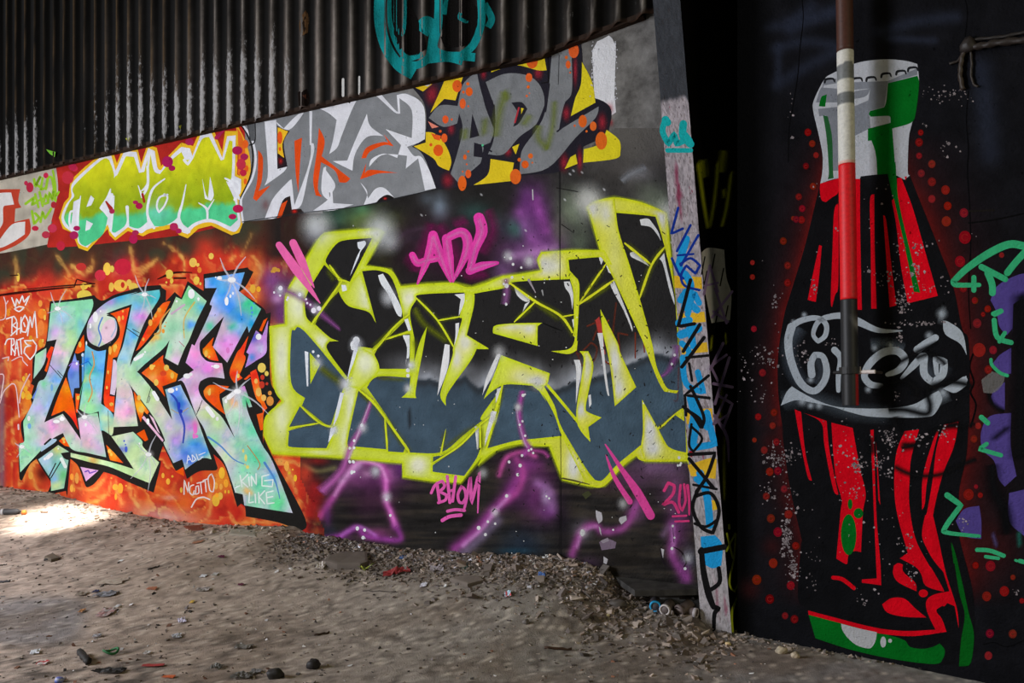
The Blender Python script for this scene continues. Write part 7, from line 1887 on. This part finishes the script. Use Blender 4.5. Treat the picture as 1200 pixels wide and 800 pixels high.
paper(225, 706, 5, 3, (220, 180, 80), 'tiny yellow orange scrap above the lilac paper', seed=35); paper(96, 717, 6, 4, (206, 150, 104), 'tan crumb of foam left of the clear wrapper', 'foam_crumb', 'foam', seed=36, crum=.9)
paper(740, 681, 10, 3, (170, 172, 180), 'torn white scrap on top of the concrete ledge', seed=37, lift=.02); paper(178, 690, 12, 3, (168, 104, 74), 'rust brown strip of bark right of the long plastic sheet', 'bark_strip', 'bark', seed=38, crum=.1)
paper(232, 636, 14, 3, (150, 104, 78), 'brown bark strip lying below the wall foot left of the white crumbs', 'bark_strip', 'bark', seed=39, crum=.15)


def stick(u0, v0, u1, v1, r, c, label, name='stick', cat='stick'):
    a = ground_hit(u0, v0); b = ground_hit(u1, v1)
    n = 7; V = []; F = []; C = []
    pts = []
    for i in range(n):
        q = a + (b - a) * i / (n - 1); q[2] = max(float(height(q[0], q[1])), a[2] + (b[2] - a[2]) * i / (n - 1)) + r * .8 + .003 * math.sin(i * 2.3)
        pts.append(q)
    d_ = (b - a) / np.linalg.norm(b - a); b1 = np.cross(d_, UP); b1 /= np.linalg.norm(b1)
    for i, q in enumerate(pts):
        for k_ in range(8):
            t = 6.2832 * k_ / 8; rr = r * (.8 + .25 * math.sin(i * 3.1 + k_))
            V.append(q + (b1 * math.cos(t) + UP * math.sin(t)) * rr); C.append(tuple(alb(c, (u0 + u1) / 2)) + (1,))
    for i in range(n - 1):
        for k_ in range(8): F.append((i * 8 + k_, i * 8 + (k_ + 1) % 8, (i + 1) * 8 + (k_ + 1) % 8, (i + 1) * 8 + k_))
    F.append(tuple(range(8))[::-1]); F.append(tuple((n - 1) * 8 + k_ for k_ in range(8)))
    tag(mesh_obj(name, V, F, C, LITM, smooth=True), label, cat)


stick(638, 760, 670, 762, .008, (66, 46, 34), 'dark brown stick lying on the bare dirt right of centre')
stick(94, 768, 104, 780, .022, (44, 40, 38), 'thick black charred stump left of the green ring', 'charred_stump', 'stump')
stick(368, 745, 386, 742, .007, (74, 56, 46), 'short brown twig on the dirt left of centre near the bottom', 'twig', 'twig')
stick(173, 668, 187, 664, .007, (60, 52, 46), 'dark curved splinter on the dirt behind the two purple bits', 'splinter', 'splinter')
stick(52, 657, 70, 656, .010, (46, 40, 36), 'dark splinter under the broken shard of stone', 'splinter', 'splinter')
stick(425, 693, 464, 694, .004, (70, 60, 54), 'thin long twig on bare dirt below the red rag', 'twig', 'twig')
stick(0, 663, 8, 662, .006, (70, 60, 52), 'short dark twig at the left edge of the dirt', 'twig', 'twig')
stick(0, 683, 12, 682, .010, (66, 64, 66), 'dark grey splinter at the left edge above the grey dirt patch', 'splinter', 'splinter')

# green ring and bottle cap
p = ground_hit(130, 767)
V = []; F = []; C = []
for i in range(28):
    t = 6.2832 * i / 28
    for k_ in range(8):
        f_ = 6.2832 * k_ / 8
        R0 = .036 + .006 * math.cos(f_)
        V.append(p + np.array([R0 * math.cos(t), R0 * math.sin(t) * .9, .02 + .007 * math.sin(f_) + .008 * math.sin(t * 2)])); C.append(tuple(alb((44, 110, 62), 130)) + (1,))
for i in range(28):
    for k_ in range(8): F.append((i * 8 + k_, ((i + 1) % 28) * 8 + k_, ((i + 1) % 28) * 8 + (k_ + 1) % 8, i * 8 + (k_ + 1) % 8))
tag(mesh_obj('plastic_ring', V, F, C, LITM, smooth=True), 'green plastic ring lying on the dark dirt near the bottom left', 'ring')
p = ground_hit(69, 799)
V, F, C = lathe([(0, .019), (.004, .020), (.018, .019), (.022, .014)], p, (.2, .1, 1), [(70, 90, 180), (70, 90, 180), (200, 204, 226), (110, 120, 200)], 69)
tag(mesh_obj('bottle_cap', V, F, C, LITM, smooth=True), 'blue bottle cap at the bottom edge near the left corner', 'bottle cap')
# little weed at the slab
wd = root('weed', tuple(ground_hit(427, 669)), 'tiny yellow green weed growing beside the concrete slab', 'weed')
b0 = ground_hit(427, 669)
for k_ in range(9):
    t = k_ * 2.4; L = .03 + .012 * (k_ % 3); d_ = np.array([math.cos(t), math.sin(t), .9]); sdv = np.array([-math.sin(t), math.cos(t), 0]) * .007
    mid = b0 + d_ * L * .6; tip = b0 + d_ * L + np.array([math.cos(t), math.sin(t), 0]) * .012
    cc = tuple(alb((196, 206, 90) if k_ % 2 else (120, 140, 60), 427)) + (1,)
    mesh_obj('leaf', [b0, mid + sdv, tip, mid - sdv, mid + UP * .004], [(0, 1, 4), (1, 2, 4), (2, 3, 4), (3, 0, 4)], [cc] * 5, LITM, wd)
for o in SC.objects:
    if o.name.startswith('spray_can') and not o.parent: o['group'] = 'spray cans lying on the dirt'
    elif o.get('category') in ('paper scrap', 'plastic', 'wrapper', 'foil'): o['group'] = 'litter scattered on the dirt'
    elif o.get('category') == 'graffiti tag': o['group'] = 'tags sprayed over the walls and pillar'
finish_paint()
